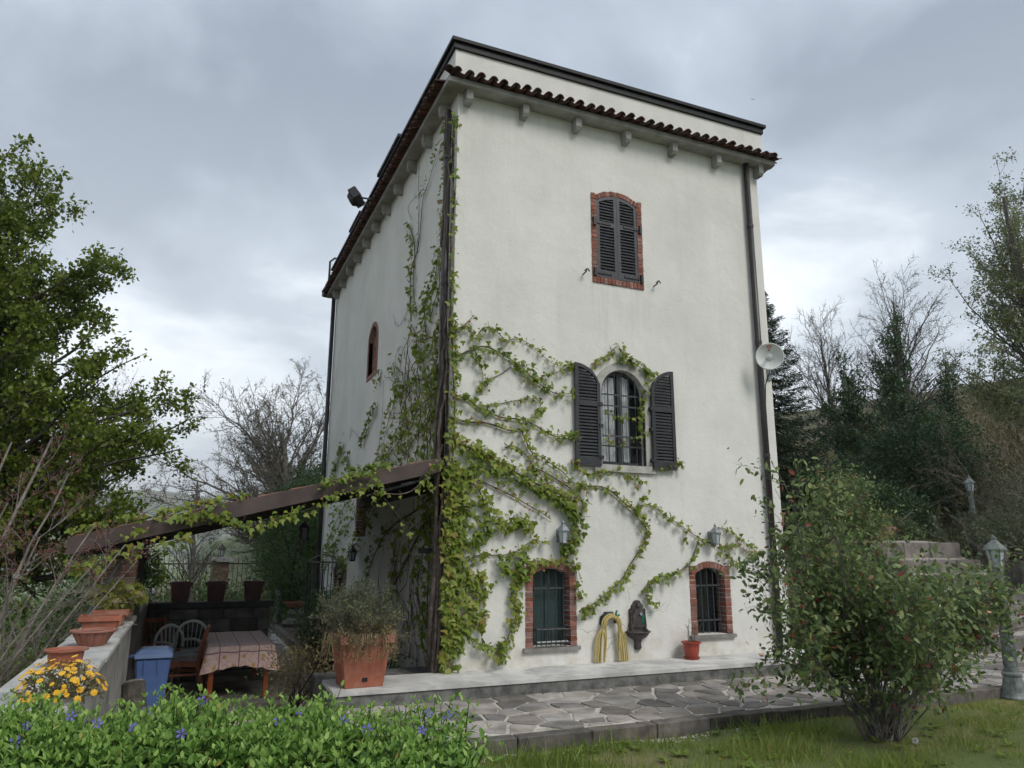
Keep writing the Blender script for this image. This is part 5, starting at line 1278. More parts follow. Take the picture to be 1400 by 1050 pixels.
# ------------------------------------------------------------------ the climbing vine
# each run: (leaves per metre, spread, share of young leaves, stem thickness, points along the wall)
VINE_FRONT=[(14,0.04,0.5,0.01,[(-0.0,4.45),(0.21,4.64),(0.29,4.74)]),
(30,0.06,0.3,0.012,[(0.02,4.49),(0.21,4.63),(0.32,4.33),(0.41,4.61),(0.65,4.56),(0.77,4.42),(0.96,4.49),(1.17,4.43),(1.41,4.24),(1.58,4.14),(1.86,4.17)]),
(40,0.08,0.2,0.016,[(-0.02,4.08),(0.27,4.24),(0.43,4.32),(0.66,4.26),(0.83,4.17),(1.06,4.07),(1.21,3.89),(1.4,3.8),(1.58,3.71),(1.84,3.75)]),
(45,0.08,0.2,0.01,[(0.33,4.22),(0.41,4.02),(0.46,3.82),(0.39,3.65)]),
(12,0.05,0.4,0.01,[(0.46,3.8),(0.72,3.93),(0.88,4.07),(1.06,4.07)]),
(35,0.06,0.3,0.008,[(1.06,4.04),(1.14,3.83),(1.25,3.84)]),
(35,0.05,0.4,0.008,[(1.21,3.89),(1.46,4.0),(1.64,4.06),(1.83,4.17)]),
(40,0.07,0.2,0.018,[(-0.03,3.57),(0.23,3.54),(0.39,3.4),(0.58,3.36),(0.72,3.3),(0.94,3.31),(1.17,3.27),(1.4,3.16),(1.57,3.08),(1.75,3.13),(1.87,3.1)]),
(32,0.05,0.3,0.01,[(0.34,3.44),(0.66,3.49),(0.89,3.56),(1.11,3.61),(1.32,3.63),(1.34,3.47),(1.2,3.33)]),
(26,0.05,0.7,0.018,[(-0.04,3.26),(0.23,3.2),(0.45,3.23),(0.67,3.18),(0.89,3.12),(1.02,3.19),(1.06,3.05),(1.14,2.93),(1.17,2.85),(1.34,2.79),(1.51,2.69),(1.68,2.6),(1.8,2.47),(2.04,2.35)]),
(26,0.06,0.8,0.014,[(0.78,2.89),(0.89,2.94),(1.06,2.85),(1.2,2.68),(1.28,2.55),(1.45,2.48)]),
(70,0.1,0.1,0.022,[(-0.05,2.96),(0.24,2.86),(0.4,2.83),(0.54,2.75),(0.78,2.64),(1.11,2.47),(1.45,2.33),(1.68,2.26),(1.85,2.14)]),
(60,0.1,0.1,0.018,[(-0.04,2.57),(0.3,2.44),(0.52,2.1),(0.59,1.86),(0.79,1.84),(0.95,1.9),(1.11,1.82)]),
(60,0.1,0.1,0.014,[(0.15,2.09),(0.36,1.96),(0.52,1.76),(0.42,1.64),(0.26,1.6)]),
(16,0.07,0.9,0.016,[(-0.05,2.67),(0.25,2.48),(0.68,2.32),(0.95,2.21),(1.11,2.12),(1.33,2.02),(1.47,1.93)]),
(75,0.1,0.1,0.018,[(0.25,2.58),(0.46,2.59),(0.89,2.46),(1.28,2.33),(1.56,2.23),(1.74,2.14),(1.85,1.94),(1.87,1.78),(1.79,1.58),(1.65,1.52)]),
(40,0.08,0.3,0.014,[(1.11,2.62),(1.28,2.63),(1.57,2.49),(1.86,2.33),(2.0,2.21),(1.97,2.04),(1.93,1.94)]),
(46,0.06,0.6,0.016,[(1.92,2.41),(2.04,2.4),(2.34,2.42),(2.56,2.29),(2.7,2.16),(2.86,2.08),(2.98,1.96),(3.05,1.83),(3.02,1.69),(2.94,1.54),(2.8,1.38),(2.67,1.2),(2.58,1.08),(2.36,0.93),(2.18,0.81),(2.0,0.72),(1.94,0.69)]),
(40,0.05,0.3,0.006,[(2.86,2.08),(2.94,2.22),(3.05,2.34)]),
(30,0.05,0.6,0.012,[(2.86,2.08),(3.02,2.19),(3.21,2.15),(3.33,2.04),(3.52,1.96),(3.72,1.84),(3.91,1.73),(4.24,1.6),(4.44,1.49),(4.57,1.38),(4.64,1.27)]),
(34,0.06,0.5,0.01,[(4.26,1.81),(4.4,1.87),(4.61,1.8),(4.74,1.71),(4.95,1.57),(5.08,1.49)]),
(30,0.06,0.4,0.008,[(4.38,1.56),(4.59,1.6),(4.8,1.56),(5.01,1.43)]),
(38,0.05,0.3,0.01,[(3.98,1.67),(3.87,1.43),(3.78,1.3),(3.62,1.22),(3.35,1.14),(3.16,1.12),(3.03,1.05),(2.94,0.92),(3.12,0.76)]),
(18,0.03,0.8,0.005,[(3.72,1.82),(3.7,1.59)]),
(40,0.07,0.6,0.012,[(0.05,1.26),(0.28,1.39),(0.47,1.46),(0.68,1.43),(0.9,1.46),(1.06,1.55),(1.2,1.65),(1.39,1.61)]),
(70,0.09,0.1,0.012,[(0.74,1.34),(0.9,1.22),(1.02,1.1),(0.95,1.32),(1.06,1.41)]),
(55,0.06,0.6,0.01,[(1.02,1.1),(1.13,1.26),(1.22,1.38),(1.39,1.35),(1.56,1.38),(1.73,1.35),(1.87,1.31)]),
(32,0.04,0.6,0.006,[(1.87,1.28),(1.89,1.04),(1.92,0.82)]),
(75,0.07,0.1,0.01,[(0.95,1.1),(0.92,1.0),(0.93,0.86),(0.97,0.67),(0.9,0.54),(0.85,0.4),(0.74,0.27),(0.72,0.11)]),
(60,0.06,0.1,0.012,[(0.0,0.69),(0.13,0.61),(0.28,0.47),(0.39,0.33),(0.54,0.27),(0.74,0.25)]),
(90,0.12,0.05,0.01,[(0.09,1.06),(0.25,1.17),(0.42,1.15),(0.5,1.01),(0.38,0.89),(0.23,0.86),(0.38,0.74),(0.48,0.6)]),
(28,0.05,0.7,0.006,[(0.05,1.02),(0.22,1.22),(0.28,1.32)]),
(40,0.05,0.4,0.008,[(2.2,4.24),(2.45,4.38),(2.56,4.5),(2.67,4.6),(2.69,4.43),(2.84,4.4),(3.04,4.32),(3.26,4.16)]),
(60,0.06,0.1,0.008,[(2.62,4.34),(2.87,4.34),(3.1,4.24),(3.23,4.16)]),
(45,0.04,0.1,0.006,[(3.09,4.01),(3.06,3.78),(3.0,3.58),(2.97,3.32)]),
(30,0.06,0.5,0.006,[(2.37,3.11),(2.54,3.04),(2.8,3.11),(3.08,3.21)]),
(26,0.06,0.5,0.006,[(2.38,3.5),(2.62,3.46),(2.83,3.45),(3.0,3.49)]),
(32,0.05,0.4,0.006,[(1.84,2.76),(1.92,2.61),(2.16,2.58),(2.53,2.66),(2.71,2.59),(3.03,2.55),(2.87,2.41)]),
(35,0.04,0.4,0.005,[(3.19,2.72),(3.36,2.71),(3.54,2.74),(3.64,2.85),(3.69,2.77)]),
(110,0.1,0.05,0.02,[(-0.04,2.57),(0.03,2.19),(-0.01,1.8),(0.02,1.43),(-0.01,1.06),(0.0,0.61),(-0.0,0.13)]),
(80,0.11,0.1,0.02,[(0.17,2.43),(0.15,2.0),(0.12,1.62),(0.09,1.25),(0.12,0.79),(0.11,0.34)]),
(45,0.07,0.4,0.02,[(-0.04,4.61),(-0.02,4.19),(0.01,3.77),(0.04,3.37),(0.03,2.97),(0.02,2.57)]),
(20,0.05,0.3,0.012,[(-0.06,7.78),(-0.06,7.3),(-0.05,6.6),(-0.06,6.14),(-0.07,5.69),(-0.05,5.03),(-0.04,4.61)]),
]
VINE_LEFT=[(10,0.05,0.5,0.012,[(2.17,5.24),(2.38,6.21),(1.91,6.37),(1.77,6.67),(1.71,7.3),(1.42,7.35),(1.01,7.68),(0.6,7.71)]),
(0,0.05,0.5,0.008,[(1.91,6.37),(1.9,7.11),(2.04,7.93),(2.0,8.4)]),
(0,0.05,0.5,0.006,[(2.36,7.17),(2.75,7.55),(2.46,7.57),(2.08,7.49),(1.62,7.32)]),
(30,0.1,0.3,0.012,[(2.49,7.09),(2.06,6.57),(2.1,6.12),(2.1,5.73),(1.83,5.33)]),
(40,0.12,0.2,0.012,[(1.25,4.79),(1.4,5.14),(1.34,5.36),(0.96,5.42),(0.8,5.66),(0.72,5.98)]),
(40,0.1,0.3,0.012,[(1.07,4.92),(0.83,5.2),(0.59,5.35)]),
(16,0.1,0.4,0.014,[(0.46,4.49),(0.97,4.66),(1.23,4.68),(1.56,4.77),(1.87,4.96),(2.12,5.18)]),
(40,0.14,0.3,0.01,[(0.52,4.5),(1.02,4.42),(1.37,4.45),(1.54,4.6),(1.77,4.78)]),
(6,0.08,0.4,0.01,[(2.12,5.18),(2.31,4.96),(2.68,4.85),(2.75,4.67),(2.85,4.37)]),
(0,0.05,0.4,0.006,[(2.12,5.18),(2.39,4.85),(2.4,4.53),(2.54,4.24)]),
(0,0.05,0.4,0.006,[(2.69,4.92),(2.94,5.01),(3.17,4.84),(3.35,4.68)]),
(0,0.05,0.4,0.006,[(2.31,5.67),(2.52,5.47),(2.99,5.37),(3.27,5.48),(3.41,5.74)]),
(30,0.2,0.2,0.008,[(3.26,4.73),(3.12,4.54),(2.85,4.37),(2.68,4.21)]),
(45,0.25,0.2,0.014,[(0.42,4.02),(0.91,4.08),(1.28,4.04),(1.7,4.15),(2.21,4.11),(2.71,4.09)]),
(40,0.22,0.25,0.016,[(0.4,3.75),(1.06,3.72),(1.56,3.63),(2.04,3.48),(2.55,3.31),(3.41,3.1),(4.21,2.91)]),
(40,0.22,0.3,0.014,[(0.38,3.54),(0.85,3.4),(1.4,3.27),(1.99,3.12),(2.63,2.83)]),
(40,0.2,0.3,0.012,[(0.35,3.22),(0.89,3.09),(1.24,2.89),(1.52,2.63)]),
(40,0.15,0.3,0.012,[(0.27,3.0),(0.66,2.87),(0.96,2.67)]),
(22,0.14,0.5,0.008,[(2.71,4.09),(3.19,3.98),(3.47,3.76),(3.75,3.47),(3.93,2.95)]),
(22,0.14,0.5,0.008,[(2.07,3.72),(2.73,3.58),(3.19,3.33),(3.49,2.94)]),
(40,0.1,0.2,0.006,[(4.45,4.19),(4.86,4.02),(5.27,3.82),(5.5,3.61)]),
(30,0.1,0.2,0.006,[(4.22,4.87),(4.3,4.67),(4.41,4.58)]),
(0,0.1,0.2,0.005,[(4.0,4.61),(3.93,3.9),(4.12,3.38),(4.41,3.0)]),
(0,0.1,0.2,0.005,[(6.99,3.9),(6.8,4.1),(6.37,3.94),(6.03,3.77)]),
(40,0.18,0.2,0.008,[(7.66,3.87),(8.2,3.54),(8.67,3.24),(9.07,2.92)]),
(40,0.15,0.2,0.006,[(7.13,3.51),(6.82,3.23),(6.43,2.96)]),
(24,0.2,0.3,0.03,[(0.27,2.1),(0.72,1.98),(1.23,1.73),(1.78,1.41),(2.58,0.95),(3.21,0.4),(3.39,-0.03)]),
(18,0.2,0.3,0.02,[(0.41,2.31),(1.46,2.06),(2.73,1.93),(3.69,1.65),(4.45,1.13),(5.24,0.43)]),
(30,0.3,0.2,0.012,[(2.61,2.71),(4.42,2.46),(5.67,2.24),(7.11,1.91),(8.27,1.35)]),
(35,0.3,0.2,0.01,[(6.49,2.58),(7.9,2.25),(8.69,1.77),(9.12,1.26)]),
(30,0.3,0.2,0.01,[(4.1,2.3),(5.23,1.8),(6.33,1.37),(7.08,1.21)]),
(20,0.2,0.2,0.014,[(0.37,0.3),(0.92,0.53),(1.32,0.9),(1.19,1.32),(0.87,1.73)]),
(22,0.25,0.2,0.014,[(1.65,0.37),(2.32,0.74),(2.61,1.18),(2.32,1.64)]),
(80,0.12,0.1,0.02,[(0.33,2.45),(0.26,2.01),(0.25,1.52),(0.27,1.05),(0.27,0.59),(0.32,0.09)]),
(50,0.12,0.1,0.02,[(0.72,2.03),(0.73,1.42),(0.78,0.83),(0.72,0.27)]),
(50,0.1,0.3,0.02,[(0.48,4.75),(0.51,4.32),(0.41,3.86),(0.4,3.44),(0.34,3.01),(0.34,2.61)]),
(26,0.08,0.3,0.014,[(0.44,7.93),(0.43,7.31),(0.45,6.59),(0.52,6.14),(0.43,5.53),(0.46,4.97)]),
]
VINE_BEAM=[(40,0.07,0.2,0.014,[(-4.28,1.35),(-4.1,1.32),(-3.9,1.42),(-3.62,1.49),(-3.34,1.58),(-3.15,1.63)]),
(45,0.06,0.2,0.012,[(-3.17,1.88),(-2.9,1.9),(-2.66,1.83),(-2.45,1.75),(-2.17,1.87),(-1.92,1.95),(-1.67,2.04),(-1.41,2.21),(-1.13,2.26)]),
(45,0.06,0.3,0.01,[(-1.68,2.31),(-1.42,2.39),(-1.15,2.47),(-0.95,2.29),(-1.03,2.06)]),
(18,0.05,0.6,0.01,[(-3.92,1.55),(-3.58,1.75),(-3.21,1.87),(-2.9,1.9)]),
(60,0.08,0.1,0.01,[(-2.95,1.93),(-2.82,1.86),(-2.75,1.93)]),
(30,0.06,0.3,0.012,[(-0.18,2.66),(-0.33,2.55),(-0.42,2.36),(-0.27,2.29)]),
(10,0.05,0.4,0.012,[(-0.37,2.41),(-0.56,2.21),(-0.85,2.19),(-1.09,2.26)]),
(10,0.06,0.3,0.01,[(-0.9,2.15),(-0.75,1.98),(-0.65,1.87),(-0.62,1.66),(-0.58,1.7)]),
]
vine = thing('climbing_vine', 'leafy creeper climbing the tower corner and spreading over the white walls', 'vine', (-.1, -.1, 0))
gv = np.random.default_rng(5); rv = random.Random(5)
polys = []; LP, LA, LN, LS, LR = [], [], [], [], []
def smooth2(p, it=2):
    for _ in range(it):
        q = [p[0]]
        for i in range(len(p)-1): q += [p[i].lerp(p[i+1], .27), p[i].lerp(p[i+1], .73)]
        p = q+[p[-1]]
    return p
def run_vine(runs, to3, outn, k_size=1.0, dens=1.0, off=(.02, .09)):
    outn = np.array(outn)
    for dn, spread, young, th, pts in runs:
        p3 = [Vector(to3(a, b, .012+th)) for a, b in pts]
        p3 = [p3[0]]+[p+Vector([rv.gauss(0, .012) for _ in range(3)])*(1-abs(v)) if False else p for p, v in zip(p3[1:], [0]*len(p3))]
        q = smooth2(p3)
        th = th*.9
        polys.append((q, [max(.003, th*(1-.7*i/len(q))) for i in range(len(q))]))
        L = sum((q[i+1]-q[i]).length for i in range(len(q)-1))
        # thin side shoots
        for _ in range(int(L*3.0)):
            i = rv.randrange(len(q)-1); d = (q[i+1]-q[i]).normalized(); s = Vector(rvec(rv)); on_ = Vector(outn); s = (s-on_*s.dot(on_)).normalized()
            a = q[i]; b = a+(d*.6+s).normalized()*rv.uniform(.05, .05+spread*1.6); polys.append(([a, a.lerp(b, .5)+Vector(rvec(rv))*.012, b], [.0035, .003, .002]))
        m = int(dn*L*dens*1.85)
        if m <= 0: continue
        arr = np.array([tuple(v) for v in q]); t = gv.random(m)*(len(q)-1); i = np.minimum(t.astype(int), len(q)-2); f = (t-i)[:, None]
        P = arr[i]*(1-f)+arr[i+1]*f
        P = P + (gv.normal(0, spread*.56, (m, 3)))*(1-np.abs(outn)) + outn*gv.uniform(off[0], off[1], (m, 1))
        al = gv.normal(0, .55, (m, 3))+np.array((0, 0, -.75))+outn*.25
        nr = gv.normal(0, .45, (m, 3))+outn*1.1+np.array((0, 0, .55))
        yg = gv.random(m) < young*.62
        r = np.clip(np.where(yg, gv.uniform(.58, .98, m), gv.uniform(.0, .62, m))+gv.normal(0, .10), 0, 1)
        s = gv.uniform(.034, .104, m)*np.where(yg, .62, 1.0)*(1.12 if spread > .085 else .92)*k_size
        LP.append(P); LA.append(al); LN.append(nr); LS.append(s); LR.append(r)
run_vine(VINE_FRONT, lambda a, b, o: (a, -o, b), (0, -1, 0))
run_vine(VINE_LEFT, lambda a, b, o: (-o, a, b), (-1, 0, 0), 1.0, 1.0)
run_vine(VINE_BEAM, lambda a, b, o: (a, -.05-o, b), (0, -1, 0))
# old stems wound round the corner downpipe
for k in range(9):
    ph = rv.uniform(0, 6.28); pts = []; top = rv.uniform(4.2, 8.0) if k > 2 else rv.uniform(2.5, 3.2)
    n = int(top/.16)
    for i in range(n+1):
        z = -.0+top*i/n; a = ph+z*rv.uniform(.5, .7)+.25*math.sin(z*2+k)
        r = .075+.02*math.sin(z*3+k)
        pts.append(Vector((-.085+r*math.cos(a), .12+r*1.3*math.sin(a), z)))
    r0 = rv.uniform(.014, .032) if k else .05
    polys.append((pts, [r0*(1-.6*i/n) for i in range(n+1)]))
# tangle of bare stems on the left wall above and under the lean-to
for k in range(64):
    y, z = rv.uniform(.15, 2.6), rv.uniform(2.4, 4.0); a = rv.uniform(.5, 2.2); pts = []
    if k > 44: y, z = rv.uniform(.4, 3.5), rv.uniform(-.3, .8)
    for i in range(rv.randint(6, 11)):
        pts.append(Vector((-.02-rv.random()*.05, y, z))); a += rv.gauss(0, .35); y += .16*math.cos(a); z += .15*math.sin(a)
        if y < .05: break
    if len(pts) > 3: polys.append((pts, [rv.uniform(.004, .013)*(1-.5*i/len(pts)) for i in range(len(pts))]))
# beam top growth
run_vine([(46, .08, .3, .008, [(-4.3+.35*i, zt_(-4.3+.35*i)+.03) for i in range(6)]), (60, .09, .2, .008, [(-1.35, zt_(-1.35)+.03), (-1.1, zt_(-1.1)+.05), (-.9, zt_(-.9)+.03)])], lambda a, b, o: (a, .02, b), (0, -.6, .8), 1.0)
LP, LA, LN, LS, LR = [np.concatenate(a) for a in (LP, LA, LN, LS, LR)]
tubes_obj('vine_stems', polys, MAT['vine_stem'], vine, 5)
leaf_split('leaf', 'foliage', LM['vine'], vine, LP, LA, LN, LS, LR, 'lobed', 300)

# ------------------------------------------------------------------ raised bed with periwinkle in the foreground
fh = Vector((sy_, cy_, 0)); rh = Vector((cy_, -sy_, 0))
def bedp(lat, dep, z): return Vector((CAM.x, CAM.y, 0))+rh*lat+fh*dep+Vector((0, 0, z))
rbed = thing('raised_bed', 'low stone faced raised bed under the periwinkle', 'planter', bedp(-1.2, 3.1, -.3))
mb = MB(); b0, b1, d0, d1 = -2.75, -.20, 2.55, 3.45
mb.prism([bedp(b0, d0, -.4), bedp(b1, d0, -.4), bedp(b1, d1, -.9), bedp(b0, d1, -.9)], [bedp(b0, d0, .52), bedp(b1, d0, .52), bedp(b1, d1, .60), bedp(b0, d1, .60)]); mb.build('soil', MAT['soil'], rbed)
rng = random.Random(14)
for (pa, pb) in ((bedp(b0, d0, 0), bedp(b1, d0, 0)), (bedp(b1, d0, 0), bedp(b1, d1, 0))):
    L = (pb-pa).length; u = (pb-pa)/L; nn = Vector((u.y, -u.x, 0))
    for z0 in (-.35, -.12, .12, .36):
        x = 0
        while x < L:
            w = min(rng.uniform(.22, .42), L-x)
            mb = MB(); a, b = pa+u*(x+.008), pa+u*(x+w-.008); z1 = z0+.22 if z0 < .3 else .56
            mb.hexa([a+Vector((0, 0, z0)), b+Vector((0, 0, z0)), b+nn*.09+Vector((0, 0, z0)), a+nn*.09+Vector((0, 0, z0)), a+Vector((0, 0, z1)), b+Vector((0, 0, z1)), b+nn*.08+Vector((0, 0, z1-.01)), a+nn*.08+Vector((0, 0, z1-.01))])
            mb.build('stone', MAT['stone_dark'], rbed, bevel=.01); x += w
hd = thing('periwinkle', 'dense bright green periwinkle with purple flowers in the foreground', 'ground cover', bedp(-1.2, 3.0, .55))
gh = np.random.default_rng(8)
NS = 3300
lat = gh.uniform(-2.7, -.19, NS); dep = gh.uniform(2.5, 3.4, NS)
topz = .85+.02*np.sin(lat*5+1)+.025*np.sin(lat*11+dep*7)
edge = np.clip((-.15-lat)/.06, 0.15, 1); frontf = np.clip((dep-2.42)/.32, .12, 1)
topz = .50+(topz-.50)*edge**.55*frontf**.5
polys = []; LP, LA, LN, LS, LR = [], [], [], [], []
for k in range(NS):
    b = np.array(bedp(lat[k], dep[k], .5)); lean = gh.normal(0, .07, 2)
    outw = np.array(rh)*(.02 if lat[k] > -.26 else 0)-np.array(fh)*(.10 if dep[k] < 2.75 else 0)
    tp = np.array(bedp(lat[k], dep[k], topz[k]+gh.uniform(-.05, .04)*(1 if gh.random() > .10 else 1.9)))+np.array([lean[0], lean[1], 0])+outw
    m = gh.integers(9, 13)
    if k % 3 == 0: polys.append(([Vector(b), Vector((b+tp)/2)+Vector((0, 0, .03)), Vector(tp)], [.004, .0035, .002]))
    az0 = gh.uniform(0, 6.28)
    for j in range(m):
        f = 1-(j//2)*.145; 
        if f < .1: break
        p = b*(1-f)+tp*f; az = az0+(j//2)*1.57+(j % 2)*3.14+gh.normal(0, .25)
        el = (.95 if j < 2 else .55 if j < 4 else .1-.10*(j//2))+gh.normal(0, .22)
        a = np.array((math.cos(az)*math.cos(el), math.sin(az)*math.cos(el), math.sin(el)))
        LP.append(p); LA.append(a); LN.append(np.array((-math.cos(az)*math.sin(el)*.8, -math.sin(az)*math.sin(el)*.8, 1.0))+gh.normal(0, .25, 3))
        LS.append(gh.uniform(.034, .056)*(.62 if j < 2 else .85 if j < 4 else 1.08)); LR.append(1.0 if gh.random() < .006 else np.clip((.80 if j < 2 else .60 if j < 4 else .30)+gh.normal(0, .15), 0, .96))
LP, LA, LN, LS, LR = [np.array(a) for a in (LP, LA, LN, LS, LR)]
tubes_obj('shoots', polys, LM['vinca'], hd, 3, 'stuff')
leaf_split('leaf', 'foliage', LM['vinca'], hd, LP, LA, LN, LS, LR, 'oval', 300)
# five petalled flowers
fv_ = []; ff_ = []
for k in range(5):
    a = 2*PI*k/5; b = len(fv_)
    fv_ += [(.1*math.cos(a), .1*math.sin(a), 0), (.75*math.cos(a-.42), .75*math.sin(a-.42), .08), (1.0*math.cos(a+.05), 1.0*math.sin(a+.05), .02), (.9*math.cos(a+.38), .9*math.sin(a+.38), .1)]
    ff_ += [(b, b+1, b+2, b+3)]
flm = bpy.data.meshes.new('flower'); flm.from_pydata(fv_, [], ff_); flm.materials.append(MAT['purple'])
for p in [(-3.646, -5.872, 0.855), (-3.493, -5.954, 0.895), (-3.633, -6.136, 0.855), (-3.266, -6.152, 0.875), (-3.106, -6.408, 0.895), (-3.396, -6.023, 0.875), (-3.028, -5.83, 0.895), (-2.514, -6.23, 0.855), (-2.481, -6.499, 0.875), (-2.223, -6.419, 0.895), (-2.136, -6.391, 0.875), (-2.273, -6.5, 0.855), (-2.762, -6.244, 0.875), (-2.68, -6.189, 0.895)]:
    p = Vector(p)
    q = (Vector(CAM)+Vector((rngb.uniform(-.8, .8), rngb.uniform(-.8, .8), 1.2))-p).to_track_quat('Z', 'Y')
    add('flower', flm, None, hd, p-rootloc(hd), q.to_euler(), [rngb.uniform(.018, .024)]*3)

# yellow flowering plant on the wall end
yf = thing('yellow_flowers', 'bushy plant covered in yellow flowers at the end of the terrace wall', 'flowers', (-3.72, -4.5, .72))
g = np.random.default_rng(3); n = 900
d = unit(g.normal(0, 1, (n, 3))); d[:, 2] = np.abs(d[:, 2]); r = g.random(n)**.5
P = np.array((-3.70, -4.52, .73))+d*r[:, None]*np.array((.20, .22, .17))
leaf_obj('foliage', LM['dry'], yf, P, d+g.normal(0, .5, (n, 3)), g.normal(0, 1, (n, 3))+np.array((0, 0, 1)), g.uniform(.02, .045, n), g.random(n)*.6, 'lance')
fv_ = []; ff_ = []
for k in range(9):
    a = 2*PI*k/9; b = len(fv_); fv_ += [(0, 0, .1), (.8*math.cos(a-.3), .8*math.sin(a-.3), .12), (1.0*math.cos(a), 1.0*math.sin(a), -.05), (.8*math.cos(a+.3), .8*math.sin(a+.3), .12)]; ff_.append((b, b+1, b+2, b+3))
yfm = bpy.data.meshes.new('blossom'); yfm.from_pydata(fv_, [], ff_); yfm.materials.append(MAT['yellow'])
rng = random.Random(6)
for k in range(130):
    v = rvec(rng); v.z = abs(v.z)*.95+.05; p = Vector((-3.70, -4.52, .74))+Vector((v.x*.215, v.y*.235, v.z*.19))*rng.uniform(.82, 1.08)
    q = (v+Vector((rng.gauss(0, .3), rng.gauss(0, .3)-.2, .5))).to_track_quat('Z', 'Y'); add('blossom', yfm, None, yf, p-rootloc(yf), q.to_euler(), [rng.uniform(.013, .021)]*3)

# vine leaves at the foot of the pier
def leafy(name, label, cat, c, rad, n, size, lm, seed, tpl='lobed', base=None, group=None):
    t = thing(name, label, cat, base or (c[0], c[1], c[2]-rad[2]), group); g = np.random.default_rng(seed)
    d = unit(g.normal(0, 1, (n, 3))); P = np.array(c)+d*(g.random(n)**.45)[:, None]*np.array(rad)
    leaf_obj('foliage', LM[lm], t, P, d+np.array((0, 0, -.5))+g.normal(0, .5, (n, 3)), g.normal(0, .5, (n, 3))+np.array((0, -.4, .9)), size*g.uniform(.6, 1.3, n), g.random(n), tpl)
    rng = random.Random(seed)
    tubes_obj('stem', [([Vector(t.location), Vector(c)+rvec(rng)*.3*min(rad), Vector(c)+Vector([rng.uniform(-1, 1)*q*.8 for q in rad])], [.008, .006, .003]) for _ in range(8)], MAT['vine_stem'], t)
    return t
leafy('pier_creeper', 'yellow green creeper spilling round the foot of the brick pier', 'creeper', (-3.80, .15, 1.00), (.30, .3, .16), 260, .085, 'yellowgreen', 4, base=(-3.8, .3, .72))
leafy('ivy_clump', 'dark leafy ivy clump on the rear post of the lean-to', 'ivy', (-3.72, 5.0, 1.15), (.22, .2, .45), 900, .05, 'laurel', 6, 'diamond', base=(-3.8, 5.06, .72))
# dry plant in the large planter
dp_ = thing('planter_shrub', 'dry grey green shrubby plant spilling from the large terracotta planter', 'plant', (-1.2, -.43, .52))
rng = random.Random(19); out = []; tips = []
for k in range(150):
    a = rng.uniform(0, 6.28); e_ = rng.uniform(-.25, 1.45); d = Vector((math.cos(a)*math.cos(e_), math.sin(a)*math.cos(e_), math.sin(e_)))
    grow(rng, Vector((-1.2+rng.uniform(-.24, .24), -.43+rng.uniform(-.2, .2), .54)), d, rng.uniform(.28, .50)*(.75 if e_ < .5 else 1.25), .0045, 0, dict(levels=1, n=(5,), start=(.3,), ang=(.6, .5), ratio=(.5,), up=(-.02, -.03), wig=(.16, .2), segs=(6, 3), tip=.4), out, tips)
for k in range(60):   # trailing straw over the rim
    a = rng.uniform(PI, 2*PI) if k % 3 else rng.uniform(0, 6.28); x, y = -1.2+.33*math.cos(a), -.43+.30*math.sin(a)
    p = Vector((x, y, .57)); q = [p, p+Vector((math.cos(a)*.07, math.sin(a)*.07, .02)), p+Vector((math.cos(a)*.10, math.sin(a)*.10, -rng.uniform(.08, .14))), p+Vector((math.cos(a)*.10+rng.gauss(0, .03), math.sin(a)*.10, -rng.uniform(.16, .3)))]
    out.append((q, [.004, .003, .003, .002])); tips.append(q[1:])
tubes_obj('twigs', out[:-60], MAT['bark_grey'], dp_, 3); tubes_obj('straw', out[-60:], MAT['straw'], dp_, 3)
P, al, nr, s, r = tip_leaves(4, tips, 13, .024, .032, .2)
hi_ = np.clip((P[:, 2]-.58)/.25, 0, 1); m_ = np.random.default_rng(1).random(len(P)) < hi_*.85
leaf_obj('foliage', LM['sage'], dp_, P[m_], al[m_], nr[m_], s[m_], r[m_], 'lance'); leaf_obj('dry_foliage', LM['dry'], dp_, P[~m_], al[~m_], nr[~m_], s[~m_], r[~m_], 'lance')

